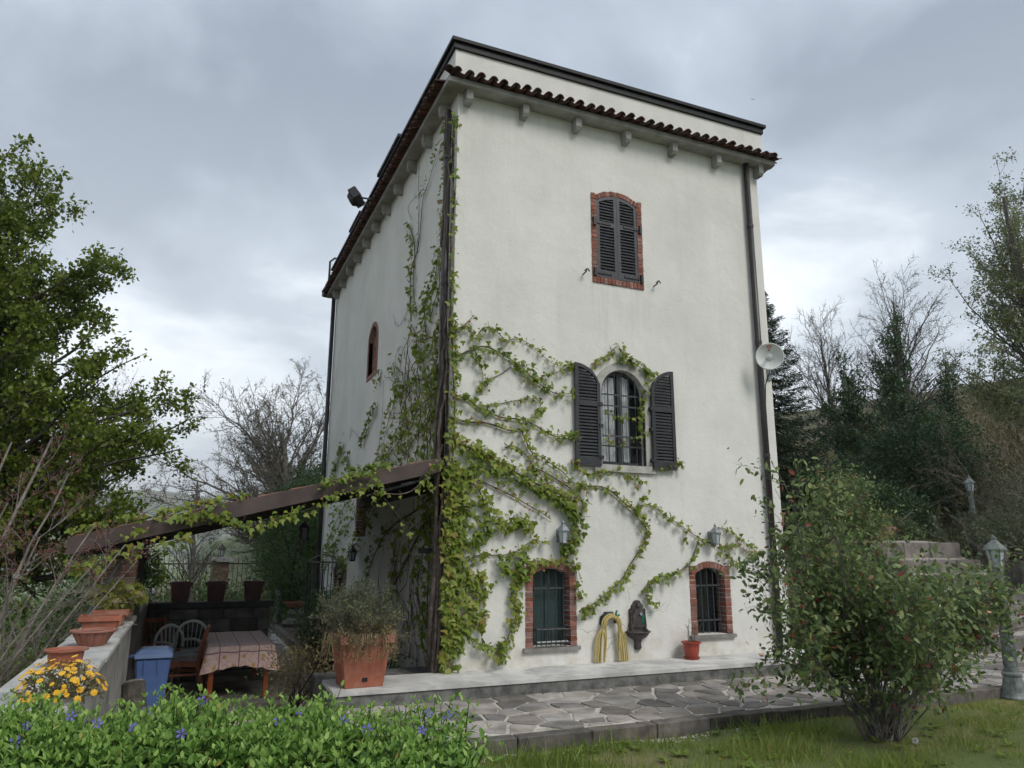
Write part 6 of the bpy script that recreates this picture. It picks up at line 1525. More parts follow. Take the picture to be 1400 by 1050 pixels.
# ------------------------------------------------------------------ rose bushes
def rose_bush(name, label, base, targets, seed, stem_r, nsub, leaf_n, size, flowers, gx=1.0, rough=1.0):
    t = thing(name, label, 'bush', base); rng = random.Random(seed); out = []; tips = []
    for tg, w in targets:
        for _ in range(w):
            b = Vector(base)+Vector((rng.uniform(-.16, .16), rng.uniform(-.12, .12), -.03)); e_ = Vector(tg)+Vector((rng.gauss(0, .18), rng.gauss(0, .25), rng.gauss(0, .12)))*gx; e_ = Vector(base).lerp(e_, rng.choice((.82, .92, 1, 1, 1.05)))
            n = 9; pts = []
            bow = Vector((0, 0, (e_-b).length*.07)); w2 = rvec(rng)*.10; w3 = rvec(rng)*.05
            for i in range(n+1):
                f = i/n; pts.append(b.lerp(e_, f)+bow*math.sin(f*PI)+w2*math.sin(f*PI*1.3)+w3*math.sin(f*PI*3)+rvec(rng)*.012)
            r0 = stem_r*rng.uniform(.6, 1.2); rs = [r0*(1-.72*i/n) for i in range(n+1)]; out.append((pts, rs))
            for j in range(nsub):
                f = .34+.66*(j+rng.random())/nsub; i = min(n-1, int(f*n)); q = pts[i]; dd = (pts[i+1]-pts[i]).normalized()
                a = rvec(rng); a = (a-dd*a.dot(dd)).normalized(); cd = dd*.75+a*.8+Vector((0, 0, .15))
                grow(rng, q, cd, rng.uniform(.22, .5)*rough, max(.004, rs[i]*.5), 0, dict(levels=1, n=(3,), start=(.25,), ang=(.7, .6), ratio=(.6,), up=(.03, .02), wig=(.18, .22), segs=(5, 3)), out, tips)
            tips.append(pts[-4:])
    tubes_obj('stems', out, MAT['bark_grey'], t, 6)
    P, al, nr, s, r = tip_leaves(seed, tips, leaf_n, .06*rough, size, .5)
    leaf_split('leaf', 'foliage', LM['rose'], t, P, al, nr, s, r, 'oval', 300 if name == 'rose_bush' and size > .05 else 0)
    fm = MB().lathe([(.15, 0), (.7, .25), (1, .75), (.8, 1.0), (.55, .8), (.6, 1.05), (.35, .8), (.3, 1.0), (.05, .85)], 9)
    for k in range(flowers):
        tp = tips[rng.randrange(len(tips))][-1]; o = fm.build('flower', MAT['peach' if k % 3 else 'rose_red'], None, M=Matrix.Identity(4)); o.parent = t
        o.location = tp-Vector(base)+Vector((0, -.03, .03)); o.scale = [rng.uniform(.022, .034)]*3; o.rotation_euler = (rng.uniform(-.5, .9), rng.uniform(-.4, .4), 0)
    return t
RB = (3.28, -3.65, -.29)
rose_bush('rose_bush', 'large foreground rose bush with peach buds on the lawn', RB,
  [((2.1, -3.45, 1.5), 3), ((2.3, -3.9, .85), 3), ((1.95, -3.2, .66), 2), ((2.5, -3.4, 1.85), 3), ((2.42, -3.3, 2.05), 2), ((2.3, -3.35, 1.95), 1), ((2.9, -3.6, 1.5), 4), ((3.3, -3.9, 1.25), 4), ((3.3, -3.4, 1.55), 3),
   ((3.75, -3.7, 1.3), 3), ((4.2, -3.6, 1.2), 3), ((4.75, -3.9, 1.0), 3), ((4.9, -3.5, 1.3), 3), ((5.0, -3.6, .95), 3), ((5.35, -3.35, 1.15), 2), ((5.5, -3.5, .9), 2), ((5.35, -3.72, 1.25), 3), ((5.2, -3.75, 1.05), 3),  ((3.0, -4.2, .8), 3), ((3.5, -4.3, .7), 2), ((3.0, -3.2, 1.0), 3), ((2.65, -3.7, 1.1), 3), ((3.1, -4.0, 1.1), 3)],
  41, .013, 8, 7, .068, 9)
rose_bush('rose_bush', 'upper rose bush beside the steps behind the foreground rose', (9.0, 2.05, 1.2),
  [((8.7, 2.0, 2.6), 5), ((9.2, 2.2, 3.0), 5), ((9.8, 2.1, 2.7), 5), ((10.3, 2.3, 2.3), 4), ((8.4, 1.9, 2.1), 4), ((9.4, 1.8, 2.2), 5)], 47, .02, 6, 8, .085, 4, 1.2, 1.3)

# dandelions and a seed head in the lawn
fv_ = []; ff_ = []
for rr, nn_, zz in ((1.0, 14, .0), (.7, 12, .25), (.4, 8, .4)):
    for k in range(nn_):
        a = 2*PI*k/nn_+rr; b = len(fv_); w = .16; fv_ += [(0, 0, zz), (rr*math.cos(a-w), rr*math.sin(a-w), zz+.15), (rr*math.cos(a+w), rr*math.sin(a+w), zz+.15)]; ff_.append((b, b+1, b+2))
dm = bpy.data.meshes.new('flower_head'); dm.from_pydata(fv_, [], ff_); dm.materials.append(MAT['yellow2'])
for (x, y, lb) in ((1.02, -4.03, 'yellow dandelion in the grass left of the rose, second from the kerb corner'), (.19, -4.14, 'yellow dandelion nearest the periwinkle on the lawn'), (2.18, -3.62, 'yellow dandelion close to the left side of the rose bush'), (2.15, -4.32, 'yellow dandelion in front of the rose bush at the picture foot')):
    t = thing('dandelion', lb, 'flower', (x, y, lawn_z(x, y)), 'dandelions on the lawn'); z = lawn_z(x, y)
    MB().tube([(x, y, z-.01), (x+.005, y-.005, z+.13)], .003, 5).build('stalk', LM['grass'], t); add('flower_head', dm, None, t, (.005, -.005, .13), Euler((RAD(-25), .1, 0)), [.022]*3)
x, y = 2.92, -4.33; z = lawn_z(x, y); t = thing('dandelion_clock', 'round white dandelion seed head in front of the rose bush', 'flower', (x, y, z))
MB().tube([(x, y, z), (x, y, z+.14)], .003, 5).build('stalk', LM['grass'], t)
g = np.random.default_rng(2); d = unit(g.normal(0, 1, (160, 3))); leaf_obj('seeds', MAT['white_seed'], t, np.array((x, y, z+.15))+d*.008, d, g.normal(0, 1, (160, 3)), np.full(160, .024), np.zeros(160), 'diamond', .35)
# broad leaved weeds in the lawn, tufts in the joints, fallen leaves
g = np.random.default_rng(31); LP, LA, LN, LS, LR = [], [], [], [], []
for k in range(150):
    x, y = g.uniform(-1.2, 7.5), g.uniform(-5.4, -2.85); z = lawn_z(x, y)+.012; m = g.integers(6, 11)
    for j in range(m):
        a = 6.28*j/m+g.normal(0, .2); LP.append((x, y, z)); LA.append((math.cos(a), math.sin(a), .35+g.normal(0, .15))); LN.append((0, 0, 1)); LS.append(g.uniform(.05, .12)); LR.append(g.uniform(0, .45))
o = leaf_obj('lawn_weeds', LM['grass'], None, np.array(LP), np.array(LA), np.array(LN)+g.normal(0, .1, (len(LP), 3)), np.array(LS), np.array(LR), 'lance', .9)
tag(o, 'flat rosettes of broad leaved weeds in the lawn', 'weeds', kind='stuff')
n = 900; x = g.uniform(-1.5, 9, n); e_ = g.random(n); y = np.where(e_ < .45, -.84-np.abs(g.normal(0, .02, n)), np.where(e_ < .8, -2.53+g.normal(0, .02, n), g.uniform(-2.5, -.85, n)))
cl = np.sin(x*5.3)*np.sin(x*2.1+1)+.25*g.random(n); kp = cl > .25; x, y = x[kp], y[kp]; n = len(x)
o = leaf_obj('joint_weeds', LM['grass'], None, np.stack([x, y, np.full(n, PZ-.01)], 1), np.stack([g.normal(0, .5, n), g.normal(0, .5, n), np.ones(n)], 1), g.normal(0, 1, (n, 3)), g.uniform(.02, .06, n), g.uniform(0, .8, n), 'blade', .12)
tag(o, 'small grass tufts in the joints of the paving', 'weeds', kind='stuff')
n = 520; x = g.uniform(-1.4, 9, n); y = np.where(g.random(n) < .55, -.86-np.abs(g.normal(0, .07, n)), g.uniform(-2.6, -.85, n)); nr = g.normal(0, .25, (n, 3)); nr[:, 2] = 1
al = g.normal(0, 1, (n, 3)); al[:, 2] *= .15
o = leaf_obj('leaf_litter', LM['dry'], None, np.stack([x, y, np.full(n, PZ+.010)], 1), al, nr, g.uniform(.012, .038, n), g.random(n), 'oval')
tag(o, 'dry fallen leaves scattered on the paving', 'leaves', kind='stuff')
n = 420; a = g.uniform(0, 6.28, n); r_ = np.abs(g.normal(0, .6, n)); x = RB[0]+.1+r_*np.cos(a)*1.3; y = RB[1]+r_*np.sin(a)*.7; z = np.array([lawn_z(p, q) for p, q in zip(x, y)])+.012; nr = g.normal(0, .3, (n, 3)); nr[:, 2] = 1; al = g.normal(0, 1, (n, 3)); al[:, 2] *= .15
o = leaf_obj('leaf_litter', LM['dry'], None, np.stack([x, y, z], 1), al, nr, g.uniform(.015, .045, n), g.random(n), 'oval')
tag(o, 'dry leaves on the bare earth under the rose bush', 'leaves', kind='stuff')
# stones at the kerb

# ------------------------------------------------------------------ shrubs beside the path and terrace
bush('path_shrub', 'rounded grey green shrub in the bed behind the large planter', 'shrub', (-.75, 4.9, TZ+.1), (-.72, 4.7, .0), (.45, .8, .55), 60, 60, .10, .045, 'sage', 3)
bush('path_shrub', 'low dark green shrub overhanging the path below the gate', 'shrub', (-.55, 6.8, TZ+.1), (-.5, 6.6, .1), (.5, .9, .6), 60, 60, .11, .05, 'laurel', 8)
bush('path_shrub', 'brownish low shrub on the terrace left of the large planter', 'shrub', (-1.75, 1.0, TZ), (-1.65, .9, -.12), (.38, .55, .42), 50, 60, .09, .035, 'dry', 9)
bush('corner_plants', 'straggly dark plants at the foot of the shaded tower wall', 'plants', (-.45, 1.6, TZ), (-.45, 1.8, -.1), (.35, .9, .45), 40, 40, .1, .045, 'laurel', 10)
MB().tube([(-.55, .35, .35), (-.85, .12, .05)], .016, 6).tube([(-.60, .42, .30), (-.90, .19, .0)], .012, 6).build('rail', MAT['black'], tag(thing('hand_rail', 'thin dark sloping hand rail behind the ledge by the tower corner', 'rail', (-.7, .3, -.1)), None))
bush('laurel_hedge', 'tall dark evergreen hedge behind the terrace path left of the tower', 'hedge', (-.2, 12.6, TZ), (-.2, 12.6, 1.5), (1.3, 1.4, 2.3), 300, 90, .20, .075, 'laurel', 4, stems=10, stem_r=.06)
bush('laurel_hedge', 'upper dark evergreen shrub rising behind the hedge against the tower edge', 'hedge', (.6, 14.6, -.7), (.6, 14.6, 2.3), (1.3, 1.2, 1.9), 170, 90, .22, .08, 'ever', 14, stems=8, stem_r=.06)
bush('garden_shrubs', 'mixed green shrubs behind the stone wall and brown pots', 'shrubs', (-2.6, 8.2, TZ), (-2.7, 8.2, .1), (1.3, .9, .75), 110, 80, .14, .06, 'laurel', 24)
bush('garden_shrubs', 'dense ivy green shrubs left behind the terrace wall', 'shrubs', (-4.7, 6.5, -1.2), (-4.6, 6.4, .3), (.8, 1.3, 1.2), 110, 80, .15, .06, 'laurel', 25)
bush('garden_shrubs', 'twiggy olive shrubs by the iron fence', 'shrubs', (-2.5, 15.0, -1), (-2.9, 14.9, .0), (2.2, .7, 1.1), 90, 50, .22, .05, 'scrub', 26)
bush('slope_shrub', 'green needle leaved shrub outside the terrace wall at the left edge', 'shrub', (-5.1, -1.2, -1.2), (-5.0, -1.2, -.05), (.8, 2.0, .75), 170, 90, .12, .055, 'oak', 27, tpl='lance')
bush('slope_shrub', 'dark low shrubs beyond the left edge of the terrace wall', 'shrub', (-6.2, 2.6, -1.4), (-6.0, 2.6, .0), (1.4, 2.2, 1.2), 150, 80, .2, .06, 'laurel', 28)

# ------------------------------------------------------------------ trees on the left
def tree(name, label, base, d, L, r, S, seed, bark, leaf=None, per=0, spread=.1, size=.06, lm=None, group=None, tpl='diamond', upb=.3, cat='tree'):
    t = thing(name, label, cat, base, group); rng = random.Random(seed); out = []; tips = []
    grow(rng, Vector(base)-Vector((0, 0, .1)), Vector(d), L, r, 0, S, out, tips)
    tubes_obj('trunk', [o for o in out if o[1][0] > r*.3], MAT[bark], t, 8)
    tubes_obj('branches', [o for o in out if o[1][0] <= r*.3], MAT[bark], t, 4)
    if lm:
        P, al, nr, s, rd = tip_leaves(seed, tips, per, spread, size, upb)
        # tone by clump so that lighter and darker masses form
        k = np.sin(P[:, 0]*2.1+seed)*np.sin(P[:, 1]*1.9)*np.sin(P[:, 2]*2.4+1); rd = np.clip(.5+.35*k+(rd-.5)*.6, 0, 1)
        leaf_obj('crown', LM[lm], t, P, al, nr, s, rd, tpl)
    return t, tips
def ell(c, r): return lambda p: sum(((p[i]-c[i])/r[i])**2 for i in range(3)) < 1
S_oak = dict(levels=3, n=(11, 9, 7), start=(.26, .22, .2), ang=(.85, .75, .7, .6), ratio=(.78, .58, .5), up=(.03, .05, .05, .04), wig=(.10, .16, .2, .25), segs=(10, 8, 5, 4), rr=.55, tip=.25)
def limb_tree(name, label, base, top, r, targets, seed, bark, nsub, ntw, sublen, twlen, lm, per, spread, size, start=(.25, .75), upb=.3, group=None, bow=.06, rmin=.0045):
    """trunk, limbs bent towards points of the crown, sub-branches and twigs, then leaves"""
    t = thing(name, label, 'tree', base, group); rng = random.Random(seed); b, tp = Vector(base), Vector(top); out = []; tips = []; n0 = 12
    tr = [b.lerp(tp, i/n0)+rvec(rng)*.02*(tp-b).length/4 for i in range(n0+1)]; tr[0] = b-Vector((0, 0, .2))
    trunk = [(tr, [r*(1-.78*i/n0) for i in range(n0+1)])]
    for tg in targets:
        tg = Vector(tg); h = (tg-b).dot((tp-b).normalized())/(tp-b).length
        f = max(start[0], min(start[1], h*rng.uniform(.45, .75))); i = min(n0-1, int(f*n0)); p = tr[i].lerp(tr[i+1], f*n0-i)
        L = (tg-p).length; n = 9; mid = p.lerp(tg, .5)+Vector((0, 0, L*bow*rng.uniform(-.6, 1.4)))+rvec(rng)*L*.09; pts = []
        for k in range(n+1):
            q = k/n; pts.append(p.lerp(mid, q).lerp(mid.lerp(tg, q), q)+rvec(rng)*L*.014)
        r0 = r*(1-.75*f)*rng.uniform(.32, .55); rs = [max(.006, r0*(1-.93*k/n)) for k in range(n+1)]; out.append((pts, rs))
        for j in range(nsub):
            q = .22+.78*(j+rng.random())/nsub; k = min(n-1, int(q*n)); dd = (pts[k+1]-pts[k]).normalized(); a = rvec(rng); a = (a-dd*a.dot(dd)).normalized()
            grow(rng, pts[k], dd*.62+a*.75+Vector((0, 0, .12)), sublen*rng.uniform(.6, 1.25)*(1.15-.5*q), max(rmin*1.3, rs[k]*.5), 0,
                 dict(levels=1, n=(ntw,), start=(.2,), ang=(.65, .6), ratio=(twlen,), up=(.04, .04), wig=(.16, .22), segs=(6, 4), tip=.4, rmin=rmin), out, tips)
        for _ in range(5 if per > 8 else 1): tips.append(pts[-5:])
    tubes_obj('trunk', trunk, MAT[bark], t, 10); tubes_obj('branches', out, MAT[bark], t, 5)
    if lm:
        P, al, nr, s, rd = tip_leaves(seed, tips, per, spread, size, upb)
        k = np.sin(P[:, 0]*2.1+seed)*np.sin(P[:, 1]*1.9)*np.sin(P[:, 2]*2.4+1); rd = np.clip(.5+.35*k+(rd-.5)*.6, 0, 1)
        leaf_obj('crown', LM[lm], t, P, al, nr, s, rd, 'diamond')
    return t
def crown_pts(seed, n, f):
    rng = random.Random(seed); o = []
    while len(o) < n:
        p = f(rng)
        if p: o.append(p)
    return o
def cone(c, zs, rads, ysc=.65, pw=.45):
    """points in a crown whose radius is given at some heights, pushed towards its surface"""
    def f(rng):
        z = rng.uniform(zs[0], zs[-1]); R = float(np.interp(z, zs, rads))
        if rng.random() > .25+.75*R/max(rads): return None
        a = rng.uniform(0, 6.28); q = R*rng.random()**pw
        return (c[0]+q*math.cos(a), c[1]+q*ysc*math.sin(a), z)
    return f
limb_tree('broadleaf_tree', 'large fresh green broadleaf tree filling the left edge', (-8.6, 9.0, -1.8), (-8.4, 8.6, 8.6), .30,
          crown_pts(11, 185, cone((-8.5, 8.2), (.2, 1.6, 3.8, 6.4, 8.8, 10.4), (4.9, 5.7, 6.0, 4.5, 3.0, 1.1), .6, .4)), 101, 'bark', 13, 5, .85, .55, 'oak', 18, .085, .105, upb=.6)
limb_tree('bare_tree', 'spreading tree with dark bare branches and small buds behind the terrace', (.5, 18.4, -1.7), (-.3, 18.2, 5.6), .24,
          crown_pts(12, 60, cone((-1.0, 18.2), (1.8, 3.4, 5.2, 7.0, 8.5), (3.8, 4.1, 3.9, 3.0, 1.4), .7)), 115, 'bark_grey', 13, 8, 1.05, .6, 'bud', 3, .05, .06, start=(.42, .8), bow=.12, rmin=.008)
limb_tree('bare_tree', 'slim grey tree behind the iron fence with light spring twigs', (-2.9, 13.2, -1.2), (-3.0, 13.2, 3.4), .10,
          crown_pts(13, 12, cone((-2.9, 13.2), (.9, 2.0, 3.6), (1.4, 1.5, .5), .8)), 118, 'bark_grey', 7, 4, .6, .6, 'bud', 3, .04, .045)
limb_tree('bare_tree', 'pale twiggy tree between the green tree and the dark bare tree', (-7.0, 25.0, -3.2), (-6.6, 25, 7.6), .13,
          crown_pts(14, 40, cone((-6.4, 25.0), (1.5, 4.0, 6.5, 9.2), (2.6, 3.2, 2.6, .8), .7)), 121, 'bark_grey', 8, 5, 1.1, .6, 'bud', 5, .07, .06, bow=.0, rmin=.007)
# red-budded shrub leaning over the terrace wall
t = thing('red_bud_shrub', 'bare pale branched shrub with reddish buds leaning in at the left', 'shrub', (-5.0, -1.7, -1.3)); rng = random.Random(57); out = []; tips = []
for e_, rr in (((-4.45, -.9, 2.6), .034), ((-4.25, -1.2, 2.2), .03), ((-4.0, -.7, 1.75), .026), ((-3.7, -.8, 1.55), .022), ((-3.95, -1.4, 1.35), .02), ((-4.8, -.9, 2.5), .03), ((-5.0, -1.6, 2.3), .026), ((-4.6, -1.8, 1.9), .022), ((-4.15, -1.9, 1.15), .018), ((-4.7, -.5, 2.1), .02), ((-3.6, -.5, 1.4), .016), ((-4.4, -1.3, 1.6), .02)):
    b = Vector((-4.95+rng.uniform(-.15, .15), -1.7+rng.uniform(-.15, .15), -1.3)); e_ = Vector(e_); n = 10; m = b.lerp(e_, .5)+Vector((-.22, 0, .15)); pts = []
    for i in range(n+1):
        f = i/n; pts.append(b.lerp(m, f).lerp(m.lerp(e_, f), f)+rvec(rng)*.018)
    rs = [rr*(1-.7*i/n) for i in range(n+1)]; out.append((pts, rs))
    for j in range(13):
        f = .3+.7*(j+rng.random())/13; i = min(n-1, int(f*n)); dd = (pts[i+1]-pts[i]).normalized(); a = rvec(rng); cd = dd*.85+(a-dd*a.dot(dd)).normalized()*.65
        grow(rng, pts[i], cd, rng.uniform(.3, .75)*(1.2-.5*f), max(.004, rs[i]*.5), 0, dict(levels=2, n=(4, 3), start=(.25, .3), ang=(.6, .6, .5), ratio=(.55, .55), up=(.03, .03, .02), wig=(.14, .18, .2), segs=(6, 4, 3)), out, tips)
tubes_obj('branches', out, MAT['bark_pale'], t, 6)
hi = [q for q in tips if q[-1].z > 1.25]; P, al, nr, s, r = tip_leaves(58, hi, 3, .02, .032, .1); leaf_obj('buds', LM['redbud'], t, P, al, nr, s, r, 'lance')

# ------------------------------------------------------------------ trees and shrubs on the right
def spruce(base, H, R, seed, label):
    t = thing('spruce_tree', label, 'tree', base); rng = random.Random(seed); b = Vector(base); g = np.random.default_rng(seed)
    tubes_obj('trunk', [([b, b+Vector((.03, 0, H*.5)), b+Vector((0, 0, H))], [.16, .1, .015])], MAT['bark'], t, 8)
    out = []; PP = []; AA = []
    z = .6
    while z < H-.15:
        f = z/H; rad = R*(1-f)**.85+.12; k = rng.randint(6, 8); a0 = rng.uniform(0, 6.28)
        for j in range(k):
            a = a0+2*PI*j/k+rng.uniform(-.25, .25); L = rad*rng.uniform(.75, 1.12); d = Vector((math.cos(a), math.sin(a), 0)); p = b+Vector((0, 0, z)); pts = []
            for i in range(7):
                s = i/6; pts.append(p+d*L*s+Vector((0, 0, -.30*L*math.sin(s*PI*.6)+.22*L*s*s)))
            out.append((pts, [.022*(1-.8*i/6) for i in range(7)]))
            n = int(L*260); arr = np.array([tuple(q) for q in pts]); tt = g.random(n)*5.99; i = tt.astype(int); fr = (tt-i)[:, None]; Q = arr[i]*(1-fr)+arr[i+1]*fr
            side = np.array((-math.sin(a), math.cos(a), 0)); w = g.normal(0, 1, n)*(.05+.15*L*np.clip(1-tt/6, .1, 1)*np.clip(tt/2, 0, 1))
            Q = Q+side*w[:, None]+np.array((0, 0, 1))*(g.normal(-.03, .035, n)-np.abs(w)*.12)[:, None]
            PP.append(Q); AA.append(np.array(tuple(d))*.7+side*np.sign(w)[:, None]*.6+g.normal(0, .25, (n, 3))+np.array((0, 0, -.15)))
        z += rng.uniform(.24, .32)*(1-.3*f)
    tubes_obj('branches', out, MAT['bark'], t, 3); P = np.concatenate(PP); A = np.concatenate(AA); n = len(P)
    leaf_obj('needles', LM['spruce'], t, P, A, g.normal(0, .5, (n, 3))+np.array((0, 0, 1)), g.uniform(.06, .15, n), g.random(n), 'diamond', .45)
spruce((12.75, 7.9, 1.5), 8.3, 2.75, 71, 'dark spruce tree rising behind the right corner of the tower')
limb_tree('bare_tree', 'slender bare tree right of the spruce', (19.9, 11.6, 3.0), (18.9, 11.3, 9.6), .11,
          crown_pts(15, 38, cone((18.7, 11.3), (5.2, 7.0, 9.0, 11.0), (1.6, 2.1, 1.9, .7), .8)), 131, 'bark_grey', 8, 5, .95, .6, 'bud', 2, .04, .045, bow=-.03, rmin=.007)
limb_tree('bare_tree', 'taller bare tree with fine twigs rising behind the dark evergreens', (23.4, 11.2, 4.6), (22.8, 11.0, 11.6), .15,
          crown_pts(16, 48, cone((22.6, 10.9), (7.0, 9.0, 11.4, 13.2), (2.2, 3.0, 2.7, 1.0), .8)), 133, 'bark_grey', 8, 6, 1.1, .6, 'bud', 2, .04, .05, bow=-.03, rmin=.007)
limb_tree('evergreen_oak', 'dark evergreen tree with narrow crown left of the pair behind the bank', (17.4, 8.9, 2.6), (17.3, 8.8, 7.4), .13,
          crown_pts(17, 26, cone((17.3, 8.8), (3.6, 5.5, 7.6, 8.6), (1.3, 1.25, .75, .25), .9)), 141, 'bark', 7, 4, .55, .6, 'ever', 9, .085, .10, bow=-.05)
limb_tree('evergreen_oak', 'taller dark evergreen tree with ragged pointed crown behind the bank', (19.5, 8.6, 3.2), (19.4, 8.4, 9.3), .14,
          crown_pts(18, 34, cone((19.5, 8.5), (4.2, 6.0, 8.0, 9.3, 10.0), (1.7, 1.6, 1.15, .6, .2), .9)), 143, 'bark', 7, 4, .6, .6, 'ever', 9, .09, .105, bow=-.05)
limb_tree('evergreen_oak', 'small dark evergreen tree right of the pair behind the bank', (21.2, 8.1, 3.8), (21.3, 8.0, 8.2), .12,
          crown_pts(19, 13, cone((21.3, 8.0), (4.6, 6.4, 8.6), (1.3, 1.2, .35), .9)), 146, 'bark', 7, 4, .55, .6, 'ever', 8, .09, .10, bow=-.05)
limb_tree('poplar_tree', 'tall airy poplar with small pale leaves at the right edge', (19.3, 3.4, 2.8), (16.6, 2.4, 11.0), .18,
          crown_pts(20, 74, cone((17.6, 2.8), (4.5, 6.5, 9.0, 11.4, 12.8), (2.4, 2.9, 2.4, 1.5, .5), .8)), 151, 'bark_grey', 9, 4, .85, .55, 'poplar', 10, .075, .075, upb=.2, bow=-.06)
bush('evergreen_mass', 'broad dark evergreen shrub at the foot of the spruce behind the bank', 'shrub', (14.6, 7.2, 2.0), (14.4, 7.0, 2.9), (1.9, 1.3, 1.25), 200, 90, .2, .085, 'ever', 61, stems=10, stem_r=.05)
bush('evergreen_mass', 'broad dark evergreen shrub below the pair of evergreen trees', 'shrub', (17.6, 6.4, 2.6), (17.4, 6.2, 3.7), (2.2, 1.4, 1.9), 260, 90, .24, .09, 'ever', 62, stems=10, stem_r=.05)
bush('evergreen_mass', 'dark hollow evergreen shrub above the top of the steps', 'shrub', (13.6, 4.4, 1.7), (13.5, 4.6, 2.3), (1.4, .8, .8), 120, 80, .16, .075, 'ever', 63)
bush('evergreen_mass', 'evergreen shrub between the tower corner and the spruce', 'shrub', (10.6, 7.5, 1.6), (10.6, 7.5, 2.2), (1.6, 1.0, .9), 120, 80, .16, .08, 'laurel', 64)
bush('young_shrub', 'small fresh green shrub right behind the tower corner', 'shrub', (7.0, 2.4, 1.3), (7.0, 2.4, 2.1), (.35, .4, .65), 40, 60, .09, .05, 'oak', 65)
bush('dry_grass_clump', 'dry grassy clump at the top of the steps', 'grass clump', (12.7, 3.7, 1.65), (12.6, 3.7, 1.9), (.7, .4, .3), 70, 60, .09, .10, 'sage', 66, tpl='lance')
bush('planter_plants', 'small yellow green plants in the planter above the steps', 'plants', (11.55, 3.25, 2.0), (11.55, 3.25, 2.07), (.27, .22, .1), 24, 14, .05, .05, 'yellowgreen', 67, stems=3, stem_r=.006)
t = thing('dead_branch', 'pale dead forked branch standing at the top of the steps', 'branch', (12.3, 3.5, 1.65)); b = Vector((12.3, 3.5, 1.6))
tubes_obj('wood', [([b, b+Vector((.05, 0, .35)), b+Vector((.3, 0, .6)), b+Vector((.75, 0, .85))], [.022, .02, .014, .006]), ([b+Vector((.05, 0, .3)), b+Vector((.2, .05, .5)), b+Vector((.55, .1, .62))], [.015, .012, .005]), ([b, b+Vector((-.1, 0, .3)), b+Vector((-.2, 0, .62))], [.02, .016, .01])], MAT['bark_pale'], t)
# bare reddish brush on the bank at the right edge
for k, (bx, by, bz, H, seed, lb) in enumerate(((14.6, 1.6, 1.4, 2.6, 81, 'tangled bare brush with sparse leaves on the right bank'), (15.8, 2.4, 1.8, 3.4, 82, 'tall reddish brush at the right edge behind the far lamp post'), (13.7, .2, .9, 2.0, 83, 'low scrubby brush beside the right end of the steps'), (16.2, .6, 1.6, 3.2, 84, 'dense scrub at the right picture edge above the near lamp post'), (13.75, 2.2, 1.4, 1.5, 85, 'leafy low scrub hiding the foot of the far lamp post'))):
    t = thing('brush', lb, 'shrub', (bx, by, bz), 'scrub on the right bank'); rng = random.Random(seed); out = []; tips = []
    for j in range(15):
        a = rng.uniform(0, 6.28); d = Vector((math.cos(a)*.6, math.sin(a)*.6, 1))
        grow(rng, Vector((bx+rng.uniform(-.5, .5), by+rng.uniform(-.4, .4), bz-.3)), d, H*rng.uniform(.6, 1), .018, 0, dict(levels=2, n=(9, 5), start=(.2, .2), ang=(.7, .6, .5), ratio=(.5, .5), up=(-.01, .02, .02), wig=(.12, .16, .2), segs=(8, 5, 3)), out, tips)
    tubes_obj('branches', out, MAT['bark_pale'], t, 4); P, al, nr, s, r = tip_leaves(seed, tips, 5, .05, .055, .3); leaf_obj('foliage', LM['scrub' if k % 2 else 'sage'], t, P, al, nr, s, r, 'diamond')
g = np.random.default_rng(77); n = 42000
x = g.uniform(14, 46, n); y = g.uniform(-2, 24, n); z = np.array([terrain(a, b) for a, b in zip(x, y)])
P = np.stack([x, y, z+g.random(n)**2*.9], 1); o = leaf_obj('scrub_cover', LM['scrub'], None, P, g.normal(0, .7, (n, 3))+np.array((0, 0, 1)), g.normal(0, 1, (n, 3)), g.uniform(.10, .3, n), np.clip(g.random(n)*.6+.5*np.sin(x*.7)*np.sin(y*.6)+.2, 0, 1), 'diamond', .6)
tag(o, 'brown and olive scrub covering the hill on the right', 'scrub', kind='stuff')
g = np.random.default_rng(78); n = 30000
x = g.uniform(-30, 4, n); y = g.uniform(14, 42, n); z = np.array([terrain(a, b) for a, b in zip(x, y)])
P = np.stack([x, y, z+g.random(n)**2*1.0], 1); o = leaf_obj('meadow_scrub', LM['scrub'], None, P, g.normal(0, .7, (n, 3))+np.array((0, 0, 1)), g.normal(0, 1, (n, 3)), g.uniform(.10, .28, n), np.clip(g.random(n)*.5, 0, 1), 'diamond', .6)
tag(o, 'olive rough growth on the slope beyond the iron fence', 'scrub', kind='stuff')
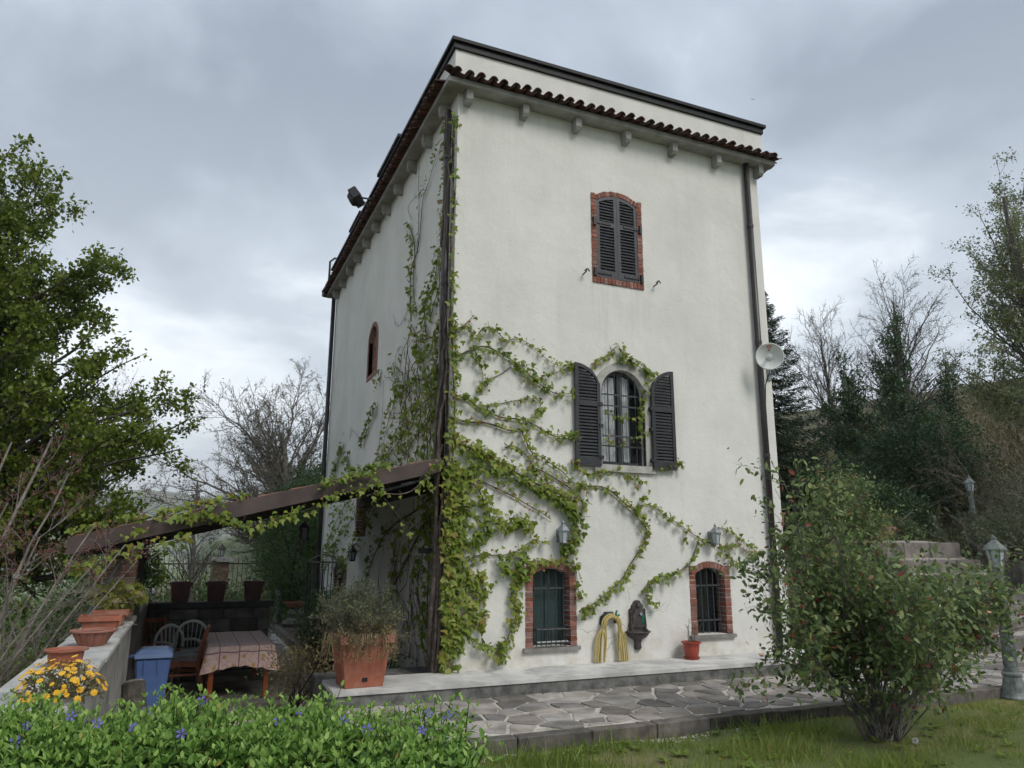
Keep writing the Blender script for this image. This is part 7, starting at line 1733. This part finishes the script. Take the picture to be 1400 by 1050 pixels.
g = np.random.default_rng(79); n = 9000
x = g.uniform(6.2, 14, n); y = 3.4+g.random(n)*1.6; z = np.array([terrain(a, b) for a, b in zip(x, y)])
P = np.stack([x, y, z], 1); o = leaf_obj('bank_grass', LM['grass'], None, P, g.normal(0, .4, (n, 3))+np.array((0, 0, 1)), g.normal(0, 1, (n, 3)), g.uniform(.06, .16, n), np.clip(g.random(n)*.6+.3, 0, 1), 'blade', .1)
tag(o, 'dry grass along the top of the steps', 'grass', kind='stuff')
# gravel and litter at the kerb foot
g = np.random.default_rng(80); n = 420
x = g.uniform(-1.4, 2.6, n); y = -2.74-np.abs(g.normal(0, .09, n)); V = []; F = []
for i in range(n):
    s = g.uniform(.006, .016); b = len(V); zz = lawn_z(x[i], y[i])+s*.3
    for v in ((1, 0, 0), (-1, 0, 0), (0, 1, 0), (0, -1, 0), (0, 0, .7), (0, 0, -.7)): V.append((x[i]+v[0]*s*g.uniform(.7, 1.2), y[i]+v[1]*s*g.uniform(.7, 1.2), zz+v[2]*s))
    for f in ((0, 2, 4), (2, 1, 4), (1, 3, 4), (3, 0, 4), (2, 0, 5), (1, 2, 5), (3, 1, 5), (0, 3, 5)): F.append(tuple(b+q for q in f))
o = add('gravel', mesh_np('gravel', np.array(V), np.array(F)), MAT['paver_joint']); tag(o, 'pale gravel crumbs along the foot of the kerb', 'gravel', kind='stuff')
# a bird far up in the sky
bd_ = thing('bird', 'tiny dark bird high in the sky right of the tower', 'bird', (19.65, 14.75, 22.4))
bv = [(v[0]*.28, v[1]*.28, v[2]*.28) for v in [(-.0, .18, 0), (.03, 0, .03), (0, -.25, 0), (-.03, 0, .03), (0, 0, -.03), (.45, -.05, .12), (-.45, -.05, .12), (.2, .08, .06), (-.2, .08, .06)]]
mb = MB(); mb._a(bv, [(0, 1, 4), (1, 2, 4), (2, 3, 4), (3, 0, 4), (0, 3, 1), (1, 3, 2), (1, 7, 5), (3, 6, 8)]); mb.build('body', MAT['black'], bd_, M=Matrix.Identity(4))
